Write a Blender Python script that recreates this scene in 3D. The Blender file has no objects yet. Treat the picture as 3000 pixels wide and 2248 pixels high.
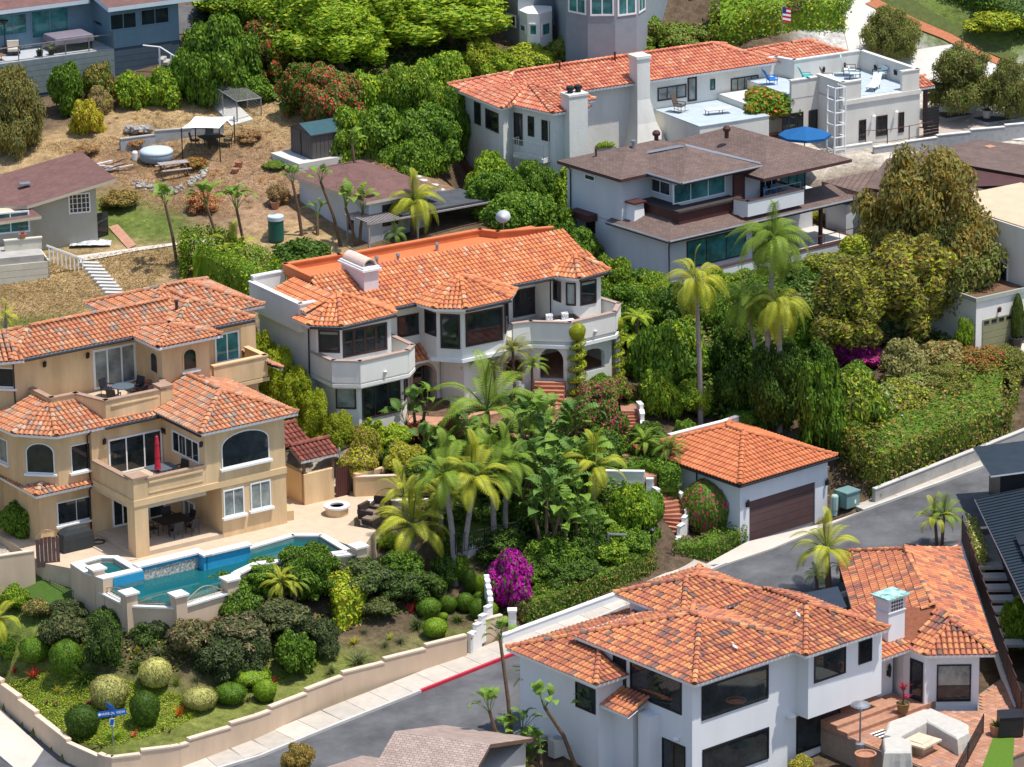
import bpy,math,random
import numpy as np
from math import sin,cos,tan,radians,pi,sqrt,atan2,hypot
from mathutils import Vector,Matrix
random.seed(7)
SC=bpy.context.scene
COL=SC.collection
# ------ camera
TH,RL,FP=radians(17.5),radians(.8),12000.0
R0=Vector((1,0,0));U0=Vector((0,sin(TH),cos(TH)));FW=Vector((0,cos(TH),-sin(TH)))
UP=U0*cos(RL)+R0*sin(RL);RT=R0*cos(RL)-U0*sin(RL)
H=75.98
CAM=Vector((0,0,H))
cd=bpy.data.cameras.new('camera');cam=bpy.data.objects.new('camera',cd);COL.objects.link(cam)
cd.sensor_width=36;cd.lens=36*FP/3000;cd.clip_start=5;cd.clip_end=3000
cam.matrix_world=Matrix(((RT.x,UP.x,-FW.x,0),(RT.y,UP.y,-FW.y,0),(RT.z,UP.z,-FW.z,H),(0,0,0,1)))
SC.camera=cam
# ------ light
SUN_EL,SUN_AZ=radians(72),radians(-17)
W=bpy.data.worlds.new('World');SC.world=W;W.use_nodes=True
nt=W.node_tree;nt.nodes.clear()
sky=nt.nodes.new('ShaderNodeTexSky');sky.sky_type='NISHITA';sky.sun_disc=False
sky.sun_elevation=SUN_EL;sky.sun_rotation=radians(90)-SUN_AZ
bg=nt.nodes.new('ShaderNodeBackground');bg.inputs[1].default_value=.14
wo=nt.nodes.new('ShaderNodeOutputWorld')
nt.links.new(sky.outputs[0],bg.inputs[0]);nt.links.new(bg.outputs[0],wo.inputs[0])
sl=bpy.data.lights.new('sun','SUN');sl.energy=3.8;sl.angle=radians(.53);sl.color=(1,.955,.88)
so=bpy.data.objects.new('sun',sl);COL.objects.link(so)
sd=Vector((cos(SUN_EL)*cos(SUN_AZ),cos(SUN_EL)*sin(SUN_AZ),sin(SUN_EL)))
so.rotation_euler=(-sd).to_track_quat('-Z','Y').to_euler()
VS=SC.view_settings
VS.view_transform='Standard';VS.look='None';VS.exposure=.42;VS.gamma=1;VS.use_curve_mapping=False
SC.cycles.max_bounces=6;SC.cycles.diffuse_bounces=3;SC.cycles.glossy_bounces=3
SC.cycles.transmission_bounces=3;SC.cycles.transparent_max_bounces=6
# ------ photo pixel -> place (measuring helpers)
def ray(px,py):return FW+(px-1500)/FP*RT+(1124-py)/FP*UP
def P(px,py,z=0.):
 d=ray(px,py);return CAM+d*((z-H)/d.z)
def T(x0,y0,s):return lambda x,y:(x0+x/s,y0+y/s)
m1=T(740,640,3.948);m2=T(1240,700,3.685);m3=T(880,850,3.685);f1=T(1500,1660,3.685);f2=T(1980,1760,3.685)
f3=T(2440,1560,3.948);f4=T(2400,1880,3.687);d1=T(2200,120,3.687);d2=T(2400,60,3.687);tl=T(0,0,3.687)
gr=T(1360,0,2.212);rg=T(2560,580,3.316);bk=T(1340,120,2.304);br=T(1600,360,2.212);ga=T(1960,1220,4.096)
t4=T(0,1100,2.458);t0=T(0,0,2.211);t1=T(1000,0,2.211);t2=T(2000,0,2.211);t3=T(0,750,2.211);t5=T(1000,750,2.211)
t6=T(2000,750,2.211);t7=T(0,1498,2.211);t8=T(1000,1498,2.211);t9=T(2000,1498,2.211);ID=lambda x,y:(x,y)
def q4(t,a,b,c,d):return t(a,b)+t(c,d)
# ------ materials
MATS={}
def mat(name,col,rough=.85,amt=.12,scale=2.,bump=0.,bscale=30.,spec=.3,metal=0.,c2=None,streak=False,coord='Object',rnd=0.):
 if name in MATS:return MATS[name]
 m=bpy.data.materials.new(name);MATS[name]=m;m.use_nodes=True
 n=m.node_tree.nodes;l=m.node_tree.links;p=n['Principled BSDF']
 p.inputs['Roughness'].default_value=rough;p.inputs['Specular IOR Level'].default_value=spec;p.inputs['Metallic'].default_value=metal
 tc=n.new('ShaderNodeTexCoord')
 src=tc.outputs[coord]
 if streak:
  mp=n.new('ShaderNodeMapping');mp.inputs['Scale'].default_value=(1,1,.22);l.new(src,mp.inputs[0]);src=mp.outputs[0]
 nz=n.new('ShaderNodeTexNoise');nz.inputs['Scale'].default_value=scale;nz.inputs['Detail'].default_value=8;nz.inputs['Roughness'].default_value=.65
 l.new(src,nz.inputs['Vector'])
 rp=n.new('ShaderNodeValToRGB');rp.color_ramp.elements[0].position=.3;rp.color_ramp.elements[1].position=.7
 a=[max(0,c*(1-amt*1.3))for c in col];b=[min(1,c*(1+amt))for c in(c2 or col)]
 rp.color_ramp.elements[0].color=(*a,1);rp.color_ramp.elements[1].color=(*b,1)
 l.new(nz.outputs[0],rp.inputs[0]);out=rp.outputs[0]
 if rnd:
  oi=n.new('ShaderNodeObjectInfo');mr=n.new('ShaderNodeMapRange');mr.inputs[3].default_value=1-rnd;mr.inputs[4].default_value=1+rnd
  l.new(oi.outputs['Random'],mr.inputs[0]);mx=n.new('ShaderNodeVectorMath');mx.operation='SCALE'
  l.new(out,mx.inputs[0]);l.new(mr.outputs[0],mx.inputs['Scale']);out=mx.outputs[0]
 l.new(out,p.inputs['Base Color'])
 if bump:
  n2=n.new('ShaderNodeTexNoise');n2 .inputs['Scale'].default_value=bscale;n2 .inputs['Detail'].default_value=4;l.new(tc.outputs[coord],n2 .inputs['Vector'])
  bp=n.new('ShaderNodeBump');bp.inputs['Strength'].default_value=bump;bp.inputs['Distance'].default_value=.03
  l.new(n2 .outputs[0],bp.inputs['Height']);l.new(bp.outputs[0],p.inputs['Normal'])
 return m
def leafmat(name,col,rnd=.2,tr=.3):
 if name in MATS:return MATS[name]
 m=bpy.data.materials.new(name);MATS[name]=m;m.use_nodes=True
 n=m.node_tree.nodes;l=m.node_tree.links;p=n['Principled BSDF']
 p.inputs['Roughness'].default_value=.55;p.inputs['Specular IOR Level'].default_value=.25
 oi=n.new('ShaderNodeObjectInfo');tc=n.new('ShaderNodeTexCoord')
 nz=n.new('ShaderNodeTexNoise');nz.inputs['Scale'].default_value=2.6;nz.inputs['Detail'].default_value=3;l.new(tc.outputs['Object'],nz.inputs['Vector'])
 ad=n.new('ShaderNodeMath');ad.operation='MULTIPLY_ADD';ad.inputs[1].default_value=rnd*1.4;l.new(oi.outputs['Random'],ad.inputs[0])
 m2_=n.new('ShaderNodeMath');m2_.operation='MULTIPLY_ADD';m2_.inputs[1].default_value=.9;m2_.inputs[2].default_value=.55-rnd*.7
 l.new(nz.outputs[0],m2_.inputs[0]);l.new(m2_.outputs[0],ad.inputs[2])
 mx=n.new('ShaderNodeVectorMath');mx.operation='SCALE';mx.inputs[0].default_value=[min(.75,c*k_)if max(col)<.35 else c for c,k_ in zip(col,(2.35,1.95,1.15))];l.new(ad.outputs[0],mx.inputs['Scale'])
 l.new(mx.outputs[0],p.inputs['Base Color'])
 t=n.new('ShaderNodeBsdfTranslucent');l.new(mx.outputs[0],t.inputs[0])
 ms=n.new('ShaderNodeMixShader');ms.inputs[0].default_value=tr
 l.new(p.outputs[0],ms.inputs[1]);l.new(t.outputs[0],ms.inputs[2]);l.new(ms.outputs[0],n['Material Output'].inputs[0])
 return m
def brickmat(name,c1,c2,mortar,w,h,ms=.01,bump=.3,rough=.9,off=.5):
 """small courses on a UV sheet measured in metres: shingles, block courses"""
 if name in MATS:return MATS[name]
 m=bpy.data.materials.new(name);MATS[name]=m;m.use_nodes=True
 n=m.node_tree.nodes;l=m.node_tree.links;p=n['Principled BSDF'];p.inputs['Roughness'].default_value=rough;p.inputs['Specular IOR Level'].default_value=.2
 uv=n.new('ShaderNodeUVMap');bt=n.new('ShaderNodeTexBrick');l.new(uv.outputs[0],bt.inputs[0])
 bt.inputs['Scale'].default_value=1;bt.inputs['Brick Width'].default_value=w;bt.inputs['Row Height'].default_value=h
 bt.inputs['Mortar Size'].default_value=ms;bt.offset=off;bt.inputs['Bias'].default_value=0;bt.inputs['Mortar Smooth'].default_value=.3
 bt.inputs[1].default_value=(*c1,1);bt.inputs[2].default_value=(*c2,1);bt.inputs[3].default_value=(*mortar,1)
 nz=n.new('ShaderNodeTexNoise');nz.inputs['Scale'].default_value=.9;nz.inputs['Detail'].default_value=9;nz.inputs['Roughness'].default_value=.75;l.new(uv.outputs[0],nz.inputs['Vector'])
 mr=n.new('ShaderNodeMapRange');mr.inputs[1].default_value=.25;mr.inputs[2].default_value=.75;mr.inputs[3].default_value=.7;mr.inputs[4].default_value=1.3;l.new(nz.outputs[0],mr.inputs[0])
 mx=n.new('ShaderNodeVectorMath');mx.operation='SCALE';l.new(bt.outputs[0],mx.inputs[0]);l.new(mr.outputs[0],mx.inputs['Scale']);l.new(mx.outputs[0],p.inputs['Base Color'])
 bp=n.new('ShaderNodeBump');bp.inputs['Strength'].default_value=bump;bp.inputs['Distance'].default_value=.02;bp.invert=True
 l.new(bt.outputs[1],bp.inputs['Height']);l.new(bp.outputs[0],p.inputs['Normal'])
 return m
def glassmat(name,col,rough=.04,c2=None):
 if name in MATS:return MATS[name]
 m=mat(name,col,rough,.5,.8,spec=.6,c2=c2 or tuple(c*2.2 for c in col));return m
WHITE=mat('white_stucco',(.76,.73,.68),.9,.05,1.1,.25,24,streak=True)
CREAM=mat('cream_stucco',(.66,.63,.57),.9,.07,.7,.25,24,streak=True)
AGED=mat('aged_white_stucco',(.70,.68,.62),.9,.12,.6,.4,9,streak=True)
YEL=mat('ochre_stucco',(.62,.43,.235),.92,.12,.75,.25,22,c2=(.70,.50,.29),streak=True)
YELT=mat('pale_ochre_trim',(.66,.47,.26),.9,.08,1.5)
CAPB=mat('brown_cap',(.36,.24,.17),.85,.1,3)
LILAC=mat('pale_grey_stucco',(.60,.60,.62),.9,.05,1.0,.25,24,streak=True)
WTRIM=mat('white_trim',(.8,.8,.79),.5,.03,2)
BRNF=mat('dark_brown_frame',(.055,.027,.024),.5,.1,3)
BLKF=mat('black_frame',(.015,.016,.02),.4,.1,3)
MAROON=mat('maroon_wood',(.085,.03,.028),.6,.12,3)
GLASS=glassmat('dark_glass',(.010,.014,.016),.03)
TEAL=glassmat('teal_glass',(.03,.12,.13),.03,(.05,.2,.2))
CURT=glassmat('curtained_glass',(.16,.18,.17),.05,(.25,.28,.26))
CONC=mat('concrete',(.55,.53,.49),.9,.1,.8,.2,40)
CONCD=mat('concrete_worn',(.40,.38,.35),.9,.15,1.2,.2,40)
ASPH=mat('asphalt',(.085,.085,.09),.92,.22,.45,.35,60,c2=(.125,.125,.13))
METAL=mat('grey_metal',(.35,.36,.38),.4,.1,3,metal=.6)
DKMET=mat('dark_metal',(.03,.03,.033),.45,.1,3,metal=.3)
IRON=mat('rust_brown_iron',(.10,.035,.025),.6,.1,3)
WOODB=mat('brown_wood',(.16,.09,.055),.75,.2,4)
GRWOOD=mat('weathered_wood',(.34,.30,.29),.85,.15,5)
TERRA=mat('terracotta_paving',(.44,.23,.15),.85,.18,3,.2,20,rnd=.12)
# ------ mesh building
class M:
 def __init__(s):s.v=[];s.f=[];s.m=[];s.uv=None
 def poly(s,pts,mi=0):
  k=len(s.v);s.v+=[tuple(p)for p in pts];s.f.append(tuple(range(k,k+len(pts))));s.m.append(mi);return s
 def box(s,x0,y0,z0,x1,y1,z1,mi=0):
  return s.pris([(x0,y0),(x1,y0),(x1,y1),(x0,y1)],z0,z1,mi)
 def pris(s,poly,z0,z1,mi=0,top=None):
  ar=sum(poly[i-1][0]*poly[i][1]-poly[i][0]*poly[i-1][1]for i in range(len(poly)))
  if ar<0:poly=poly[::-1]
  k=len(s.v);n=len(poly)
  z0f=z0 if callable(z0)else(lambda x,y:z0);z1f=z1 if callable(z1)else(lambda x,y:z1)
  s.v+=[(x,y,z0f(x,y))for x,y in poly]+[(x,y,z1f(x,y))for x,y in poly]
  for i in range(n):
   j=(i+1)%n;s.f.append((k+i,k+j,k+n+j,k+n+i));s.m.append(mi)
  s.f.append(tuple(range(k+n,k+2*n)));s.m.append(mi if top is None else top)
  s.f.append(tuple(range(k+n-1,k-1,-1)));s.m.append(mi);return s
 def tube(s,pts,r,n=6,mi=0,caps=True):
  pts=[Vector(p)for p in pts];rs=r if isinstance(r,(list,tuple))else[r]*len(pts);k0=len(s.v)
  for i,p in enumerate(pts):
   t=(pts[min(i+1,len(pts)-1)]-pts[max(i-1,0)]).normalized()
   a=t.cross(Vector((0,0,1)));a=a.normalized()if a.length>1e-3 else Vector((1,0,0));b=t.cross(a)
   for j in range(n):
    q=p+(a*cos(2*pi*j/n)+b*sin(2*pi*j/n))*rs[i];s.v.append(tuple(q))
  for i in range(len(pts)-1):
   for j in range(n):
    j2=(j+1)%n;s.f.append((k0+i*n+j,k0+i*n+j2,k0+(i+1)*n+j2,k0+(i+1)*n+j));s.m.append(mi)
  if caps:
   s.f.append(tuple(range(k0+n-1,k0-1,-1)));s.m.append(mi);e=k0+(len(pts)-1)*n;s.f.append(tuple(range(e,e+n)));s.m.append(mi)
  return s
 def lathe(s,prof,n=16,c=(0,0,0),mi=0):
  k0=len(s.v)
  for r,z in prof:
   for j in range(n):s.v.append((c[0]+r*cos(2*pi*j/n),c[1]+r*sin(2*pi*j/n),c[2]+z))
  for i in range(len(prof)-1):
   for j in range(n):
    j2=(j+1)%n;s.f.append((k0+i*n+j,k0+i*n+j2,k0+(i+1)*n+j2,k0+(i+1)*n+j));s.m.append(mi)
  e=k0+(len(prof)-1)*n
  if prof[-1][0]>1e-4:s.f.append(tuple(range(e,e+n)));s.m.append(mi)
  if prof[0][0]>1e-4:s.f.append(tuple(range(k0+n-1,k0-1,-1)));s.m.append(mi)
  return s
 def ob(s,c,ax,ay,az,mi=0):
  """box round centre c with half-extent vectors"""
  c=Vector(c);ax,ay,az=Vector(ax),Vector(ay),Vector(az);k=len(s.v)
  for sz in(-1,1):
   for sx,sy in((-1,-1),(1,-1),(1,1),(-1,1)):s.v.append(tuple(c+ax*sx+ay*sy+az*sz))
  for f in((0,1,5,4),(1,2,6,5),(2,3,7,6),(3,0,4,7),(4,5,6,7),(3,2,1,0)):s.f.append(tuple(k+i for i in f));s.m.append(mi)
  return s
 def mesh(s,name,mats,smooth=False):
  me=bpy.data.meshes.new(name);me.from_pydata(s.v,[],s.f)
  for m in mats:me.materials.append(m)
  if len(mats)>1:me.polygons.foreach_set('material_index',s.m)
  if smooth:me.polygons.foreach_set('use_smooth',[True]*len(s.f))
  if s.uv:
   u=me.uv_layers.new(name='UVMap');u.data.foreach_set('uv',[c for q in s.uv for c in q])
  me.update();return me
 def build(s,name,mats,parent=None,smooth=False):
  if not isinstance(mats,(list,tuple)):mats=[mats]
  return link(name,s.mesh(name,mats,smooth),parent)
def link(name,me,parent=None):
 o=bpy.data.objects.new(name,me);COL.objects.link(o)
 if parent:o.parent=parent
 return o
def tag(o,label=None,cat=None,group=None,kind=None):
 if label:o['label']=label
 if cat:o['category']=cat
 if group:o['group']=group
 if kind:o['kind']=kind
 return o
def thing(name,label,cat,loc=(0,0,0),rz=0,group=None):
 o=bpy.data.objects.new(name,None);COL.objects.link(o);o.empty_display_size=.3
 o.location=loc;o.rotation_euler=(0,0,rz);return tag(o,label,cat,group)
KIDS={}
def copy_thing(root,loc,rz=0,scale=None,label=None,kids=None):
 """a copy of a thing, its parts and their sub-parts; mesh data is shared"""
 def rec(o,par):
  c=o.copy();COL.objects.link(c)
  if par:c.parent=par
  for ch in o.children:rec(ch,c)
  return c
 r=rec(root,None);r.location=loc;r.rotation_euler=(0,0,rz)
 if scale:r.scale=scale if isinstance(scale,(tuple,list))else(scale,)*3
 if label:r['label']=label
 return r
 # ------ buildings: local frame u (right), v (back), z
class Bd:
 def __init__(s,name,label,cat,a,px,py,z,group=None):
  s.a=radians(a);s.o=P(px,py,z);s.U=Vector((cos(s.a),sin(s.a),0));s.V=Vector((-sin(s.a),cos(s.a),0))
  s.e=thing(name,label,cat,s.o,s.a,group);s.roofs=[]
 def w(s,u,v,z):return s.o+s.U*u+s.V*v+Vector((0,0,z))
 def loc(s,p):d=Vector(p)-s.o;return(d.dot(s.U),d.dot(s.V),d.z)
 def pz(s,px,py,z):
  q=s.loc(P(px,py,z+s.o.z));return q[0],q[1]
 def hit(s,F,px,py):
  """distance along wall F=(p0,p1) and height where the pixel meets it"""
  (a,b),(c,d)=F;L=hypot(c-a,d-b);n=s.U*((d-b)/L)-s.V*((c-a)/L);p0=s.w(a,b,0);r=ray(px,py)
  t=(p0-CAM).dot(n)/r.dot(n);q=CAM+r*t-p0;return(s.U*((c-a)/L)+s.V*((d-b)/L)).dot(q),q.z
 def wall(s,poly,z0,z1,m,name='wall',label=None):
  o=M().pris(poly,z0,z1).build(name,m,s.e)
  if label:o['label']=label
  return o
 def win(s,F,px=None,sz=None,fm=None,cols=1,rows=1,gm=None,fw=.07,arch=0,name='window',sill=None,proud=.05,mull=None,blind=0,label=None):
  """framed window or glazed door on wall F; px = top-left and bottom-right photo pixels, or sz=(s0,z0,s1,z1)"""
  if px:s0,z1=s.hit(F,px[0],px[1]);s1,z0=s.hit(F,px[2],px[3])
  else:s0,z0,s1,z1=sz
  (a,b),(c,d)=F;L=hypot(c-a,d-b);ex=Vector(((c-a)/L,(d-b)/L,0));nn=Vector((ex.y,-ex.x,0));ez=Vector((0,0,1))
  g=Vector((a,b,0))
  def pt(q,z,off):return g+ex*q+ez*z+nn*off
  fm=fm or BRNF;mw=mull or fw*.7;m=M()
  def bar(q0,y0,q1,y1,o0=-.03,o1=proud):
   m.ob(pt((q0+q1)/2,(y0+y1)/2,(o0+o1)/2),ex*((q1-q0)/2),nn*((o1-o0)/2),ez*((y1-y0)/2))
  def outline(ins):
   lo=[(s0+ins,z0+ins),(s1-ins,z0+ins)]
   if not arch:return lo+[(s1-ins,z1-ins),(s0+ins,z1-ins)]
   n=12;zs=z1-arch;R=(s1-s0)/2-ins;hh=arch-ins;mid=(s0+s1)/2
   return lo+[(mid+R*cos(pi*i/n),zs+hh*sin(pi*i/n))for i in range(n+1)]
  if arch:
   A,B=outline(0),outline(fw);n=len(A)
   for i in range(n):
    j=(i+1)%n
    m.poly([pt(*A[i],proud),pt(*A[j],proud),pt(*B[j],proud),pt(*B[i],proud)])
    m.poly([pt(*A[i],-.03),pt(*A[j],-.03),pt(*A[j],proud),pt(*A[i],proud)])
    m.poly([pt(*B[i],proud),pt(*B[j],proud),pt(*B[j],-.03),pt(*B[i],-.03)])
  else:
   bar(s0,z1-fw,s1,z1);bar(s0,z0,s1,z0+fw);bar(s0,z0+fw,s0+fw,z1-fw);bar(s1-fw,z0+fw,s1,z1-fw)
  for i in range(1,cols):
   q=s0+(s1-s0)*i/cols;bar(q-mw/2,z0+fw,q+mw/2,z1-fw-(arch*.1),-.02,proud-.012)
  for i in range(1,rows):
   y=z0+(z1-z0)*i/rows;bar(s0+fw,y-mw/3,s1-fw,y+mw/3,-.02,proud-.02)
  o=m.build(name,fm,s.e)
  if label:o['label']=label
  gl=M().poly([pt(*q,.012)for q in outline(fw*.6)])
  gl.build('pane',gm or GLASS,o)
  if blind:M().ob(pt((s0+s1)/2,z1-fw-(z1-z0)*blind/2,.018),ex*((s1-s0)/2-fw),nn*.004,ez*((z1-z0)*blind/2)).build('blind',CURT,o)
  if sill:
   M().ob(pt((s0+s1)/2,z0-.07,.09),ex*((s1-s0)/2+.12),nn*.1,ez*.06).build('sill',sill,o)
  return o
 def rail(s,pts,h,m,gap=.14,r=.012,name='railing',z=0):
  """thin bars between a bottom and a top rail along local points"""
  q=M()
  for(a,b)in zip(pts,pts[1:]):
   A,B=Vector(a),Vector(b);n=max(1,int((B-A).length/gap));up=Vector((0,0,h))
   q.tube([A+up,B+up],r*1.7,5);q.tube([A+Vector((0,0,.06)),B+Vector((0,0,.06))],r*1.3,4)
   for i in range(n+1):
    p=A.lerp(B,i/n);q.tube([p+Vector((0,0,.0)),p+up],r*(1.8 if i in(0,n)else 1),4)
  return q.build(name,m,s.e)
def rot2(pts,o,ang):
 c,s=cos(ang),sin(ang);return[(o[0]+x*c-y*s,o[1]+x*s+y*c)+tuple(r)for x,y,*r in pts]
 # ------ roofs
def hip(u0,v0,u1,v1,ze,sl,zt=None):
 w,d=u1-u0,v1-v0;h=min(w,d)/2
 if zt:h=min(h,(zt-ze)/sl)
 z=ze+h*sl;a,b,c,e=(u0,v0,ze),(u1,v0,ze),(u1,v1,ze),(u0,v1,ze)
 if zt and h<min(w,d)/2-1e-6:
  A,B,C_,E_=(u0+h,v0+h,z),(u1-h,v0+h,z),(u1-h,v1-h,z),(u0+h,v1-h,z)
  return[[a,b,B,A],[b,c,C_,B],[c,e,E_,C_],[e,a,A,E_],[A,B,C_,E_]]
 if w>=d:
  p,q=(u0+h,v0+h,z),(u1-h,v0+h,z)
  return[[a,b,q,p],[b,c,q],[c,e,p,q],[e,a,p]]
 p,q=(u0+h,v0+h,z),(u0+h,v1-h,z)
 return[[a,b,p],[b,c,q,p],[c,e,q],[e,a,p,q]]
def gable(u0,v0,u1,v1,ze,sl):
 h=(v1-v0)/2;z=ze+h*sl;vm=v0+h
 return[[(u0,v0,ze),(u1,v0,ze),(u1,vm,z),(u0,vm,z)],[(u1,v1,ze),(u0,v1,ze),(u0,vm,z),(u1,vm,z)]]
def fan(eave,apex):return[[a,b,apex]for a,b in zip(eave,eave[1:])]
def inpoly(x,y,pl):
 r=False;n=len(pl);j=n-1
 for i in range(n):
  xi,yi=pl[i][0],pl[i][1];xj,yj=pl[j][0],pl[j][1]
  if(yi>y)!=(yj>y)and x<(xj-xi)*(y-yi)/(yj-yi)+xi:r=not r
  j=i
 return r
def tilemesh(mt,k):
 """one barrel tile, 12 facets, along +y (upslope)"""
 m=M();n=4;r0,r1,L,hh=.125,.105,.47,.105
 for y,r,z in((0,r0,.035),(L,r1,.0)):
  for i in range(n+1):
   a=pi*i/n;m.v.append((r*cos(a),y,z+hh*sin(a)*r/r0))
 for i in range(n):m.f.append((i,i+1,n+2+i,n+1+i));m.m.append(0)
 k0=len(m.v)
 for i in range(n+1):
  a=pi*i/n;m.v.append(((r0-.022)*cos(a),0.001,.035+(hh-.022)*sin(a)))
 for i in range(n):m.f.append((i+1,i,k0+i,k0+i+1));m.m.append(0)
 m.f=[f[::-1]for f in m.f]
 return m
TILEM=tilemesh(None,0)
def palette(name,cols):
 r=[]
 for i,(c,wt)in enumerate(cols):
  mt=mat('%s_%d'%(name,i),c,.8,.16,5,.25,30,rnd=.14)
  r.append((mt,TILEM.mesh('roof_tile',[mt]),wt))
 return r
PALS={}
def build_roof(b,faces,pal,gap=.272,row=.40,name='roof',deckm=None,cap=True,limit=300,thick=.14,label=None,fascia=None,extra=()):
 """deck + real tiles; the tiles that show largest are parts, the rest one part"""
 dm=M()
 for f in faces:
  k=len(dm.v);n=len(f)
  dm.poly(f)
  dm.poly([(x,y,z-thick)for x,y,z in f][::-1],1)
  a,c=f[0],f[1]
  dm.poly([(a[0],a[1],a[2]-thick),(c[0],c[1],c[2]-thick),c,a],1)
 root=dm.build(name,[deckm or mat('terracotta_pan',(.24,.085,.045),.9,.2,4),fascia or WTRIM],b.e)
 if label:root['label']=label
 pool=[];allf=list(faces)+list(extra)
 planes=[]
 for f in allf:
  A=Vector(f[0]);n=(Vector(f[1])-A).cross(Vector(f[-1])-A).normalized();planes.append((A,n,f))
 for fi,f in enumerate(faces):
  A,n,_=planes[fi]
  if n.z<.3:continue
  e=(Vector(f[1])-A).normalized();s=n.cross(e).normalized()
  pl=[((Vector(p)-A).dot(e),(Vector(p)-A).dot(s))for p in f]
  xs=[p[0]for p in pl];ys=[p[1]for p in pl]
  nc=max(1,round((max(xs)-min(xs))/gap));g=(max(xs)-min(xs))/nc
  R=Matrix((e,s,n)).transposed()
  for i in range(nc):
   x=min(xs)+(i+.5)*g;y=-.06;j=0
   while y<max(ys)-.1:
    if inpoly(x,max(y+.2,.02),pl):
     p=A+e*x+s*y;hid=False;tp=A+e*x+s*(y+.2)
     for fj,(A2,n2,f2)in enumerate(planes):
      if fj==fi or n2 .z<.2:continue
      zz=A2 .z-((tp.x-A2 .x)*n2 .x+(tp.y-A2 .y)*n2 .y)/n2 .z
      if zz>tp.z+.08 and inpoly(tp.x,tp.y,f2):hid=True;break
     if not hid:pool.append((p+n*.008,R,n,random.random()))
    y+=row;j+=1
 caps=[]
 if cap:
  E={}
  for fi,f in enumerate(faces):
   for i in range(len(f)):
    a=tuple(round(c,3)for c in f[i]);c=tuple(round(c,3)for c in f[(i+1)%len(f)]);E.setdefault(frozenset((a,c)),[]).append((a,c,planes[fi][1]))
  for k,v in E.items():
   if len(v)==2 and len(k)==2:
    a,c=Vector(v[0][0]),Vector(v[0][1])
    if a.z>c.z:a,c=c,a
    d=(c-a);L=d.length;d.normalize();n=(v[0][2]+v[1][2]).normalized();e=d.cross(n).normalized();n=e.cross(d)
    R=Matrix((e,d,n)).transposed()
    for i in range(int(L/.40)):caps.append((a+d*(i*.40-.04)+n*.075,R,n,random.random()))
 Rw=Matrix.Rotation(b.a,3,'Z')
 def score(t):
  p=b.w(*t[0]);d=CAM-p;L=d.length;fc=(Rw@t[2]).dot(d/L)
  q=p-CAM;dep=q.dot(FW);x=1500+FP*q.dot(RT)/dep;y=1124-FP*q.dot(UP)/dep
  if not(-10<x<3010 and-10<y<2258)or fc<.03:return 0
  return fc/(L*L)*1e5
 pool.sort(key=score,reverse=True);caps.sort(key=score,reverse=True)
 wts=[w for _,_,w in pal]
 def emit(lst,nm,lim,sc):
  rest=M();tot=sum(wts);mats_=[p[0]for p in pal]
  for k,(p,R,n,r)in enumerate(lst):
   q=r*tot;i=0
   while q>wts[i]and i<len(wts)-1:q-=wts[i];i+=1
   jit=Matrix.Rotation((random.random()-.5)*.05,3,'Z')
   X=(R@jit).to_4x4();X.translation=p
   if sc!=1:X=X@Matrix.Diagonal((sc,1,sc,1))
   if k<lim:
    o=link(nm,pal[i][1],root);o.matrix_local=X
   else:
    k0=len(rest.v);rest.v+=[tuple(X@Vector(v))for v in TILEM.v]
    rest.f+=[tuple(k0+c for c in f)for f in TILEM.f];rest.m+=[i]*len(TILEM.f)
  if rest.f:tag(rest.build(nm,mats_,root),kind='stuff')
 emit(pool,'roof_tile',limit,1.0);emit(caps,'ridge_tile',60,1.25)
 return root
def shingle_roof(b,faces,m,fasc,name='roof',thick=.2,label=None,parent=None):
 dm=M();uv=[]
 for f in faces:
  A=Vector(f[0]);e=(Vector(f[1])-A).normalized();n=(Vector(f[1])-A).cross(Vector(f[-1])-A).normalized();s=n.cross(e)
  dm.poly(f,0);uv+=[((Vector(p)-A).dot(e)+f[0][0],(Vector(p)-A).dot(s))for p in f]
  dm.poly([(x,y,z-thick)for x,y,z in f][::-1],1);uv+=[(0,0)]*len(f)
  for i in range(len(f)):
   a,c=f[i],f[(i+1)%len(f)]
   dm.poly([(a[0],a[1],a[2]-thick),(c[0],c[1],c[2]-thick),(c[0],c[1],c[2]-.004),(a[0],a[1],a[2]-.004)],1);uv+=[(0,0)]*4
 dm.uv=uv
 o=dm.build(name,[m,fasc],parent or b.e)
 if label:o['label']=label
 return o
SHBR=brickmat('brown_shingle',(.145,.10,.085),(.185,.13,.11),(.08,.055,.05),.32,.14,.012)
SHRD=brickmat('red_brown_shingle',(.16,.085,.075),(.20,.11,.095),(.10,.055,.05),.30,.13,.01)
SHTAN=brickmat('tan_shingle',(.33,.25,.21),(.42,.33,.28),(.20,.14,.12),.30,.16,.018)
SHGR=brickmat('grey_shingle',(.22,.19,.17),(.27,.24,.21),(.13,.11,.1),.3,.14,.01)
PAL_Y=palette('old_mission_tile',[((.50,.20,.095),32),((.44,.17,.09),24),((.54,.25,.13),22),((.36,.20,.13),9),((.26,.20,.16),7),((.45,.29,.20),9)])
PAL_M=palette('bright_orange_tile',[((.58,.21,.085),40),((.52,.17,.075),30),((.62,.26,.12),18),((.42,.15,.09),8),((.56,.33,.20),4)])
PAL_G=palette('new_orange_tile',[((.56,.18,.075),55),((.52,.16,.068),35),((.58,.20,.085),10)])
PAL_F=palette('mixed_mission_tile',[((.47,.165,.085),32),((.53,.21,.09),24),((.58,.26,.11),10),((.38,.13,.08),22),((.26,.11,.08),8),((.17,.11,.095),4)])
PAL_B=palette('salmon_tile',[((.58,.20,.11),35),((.53,.17,.10),25),((.62,.26,.15),22),((.45,.14,.095),13),((.64,.34,.21),4)])
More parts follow.
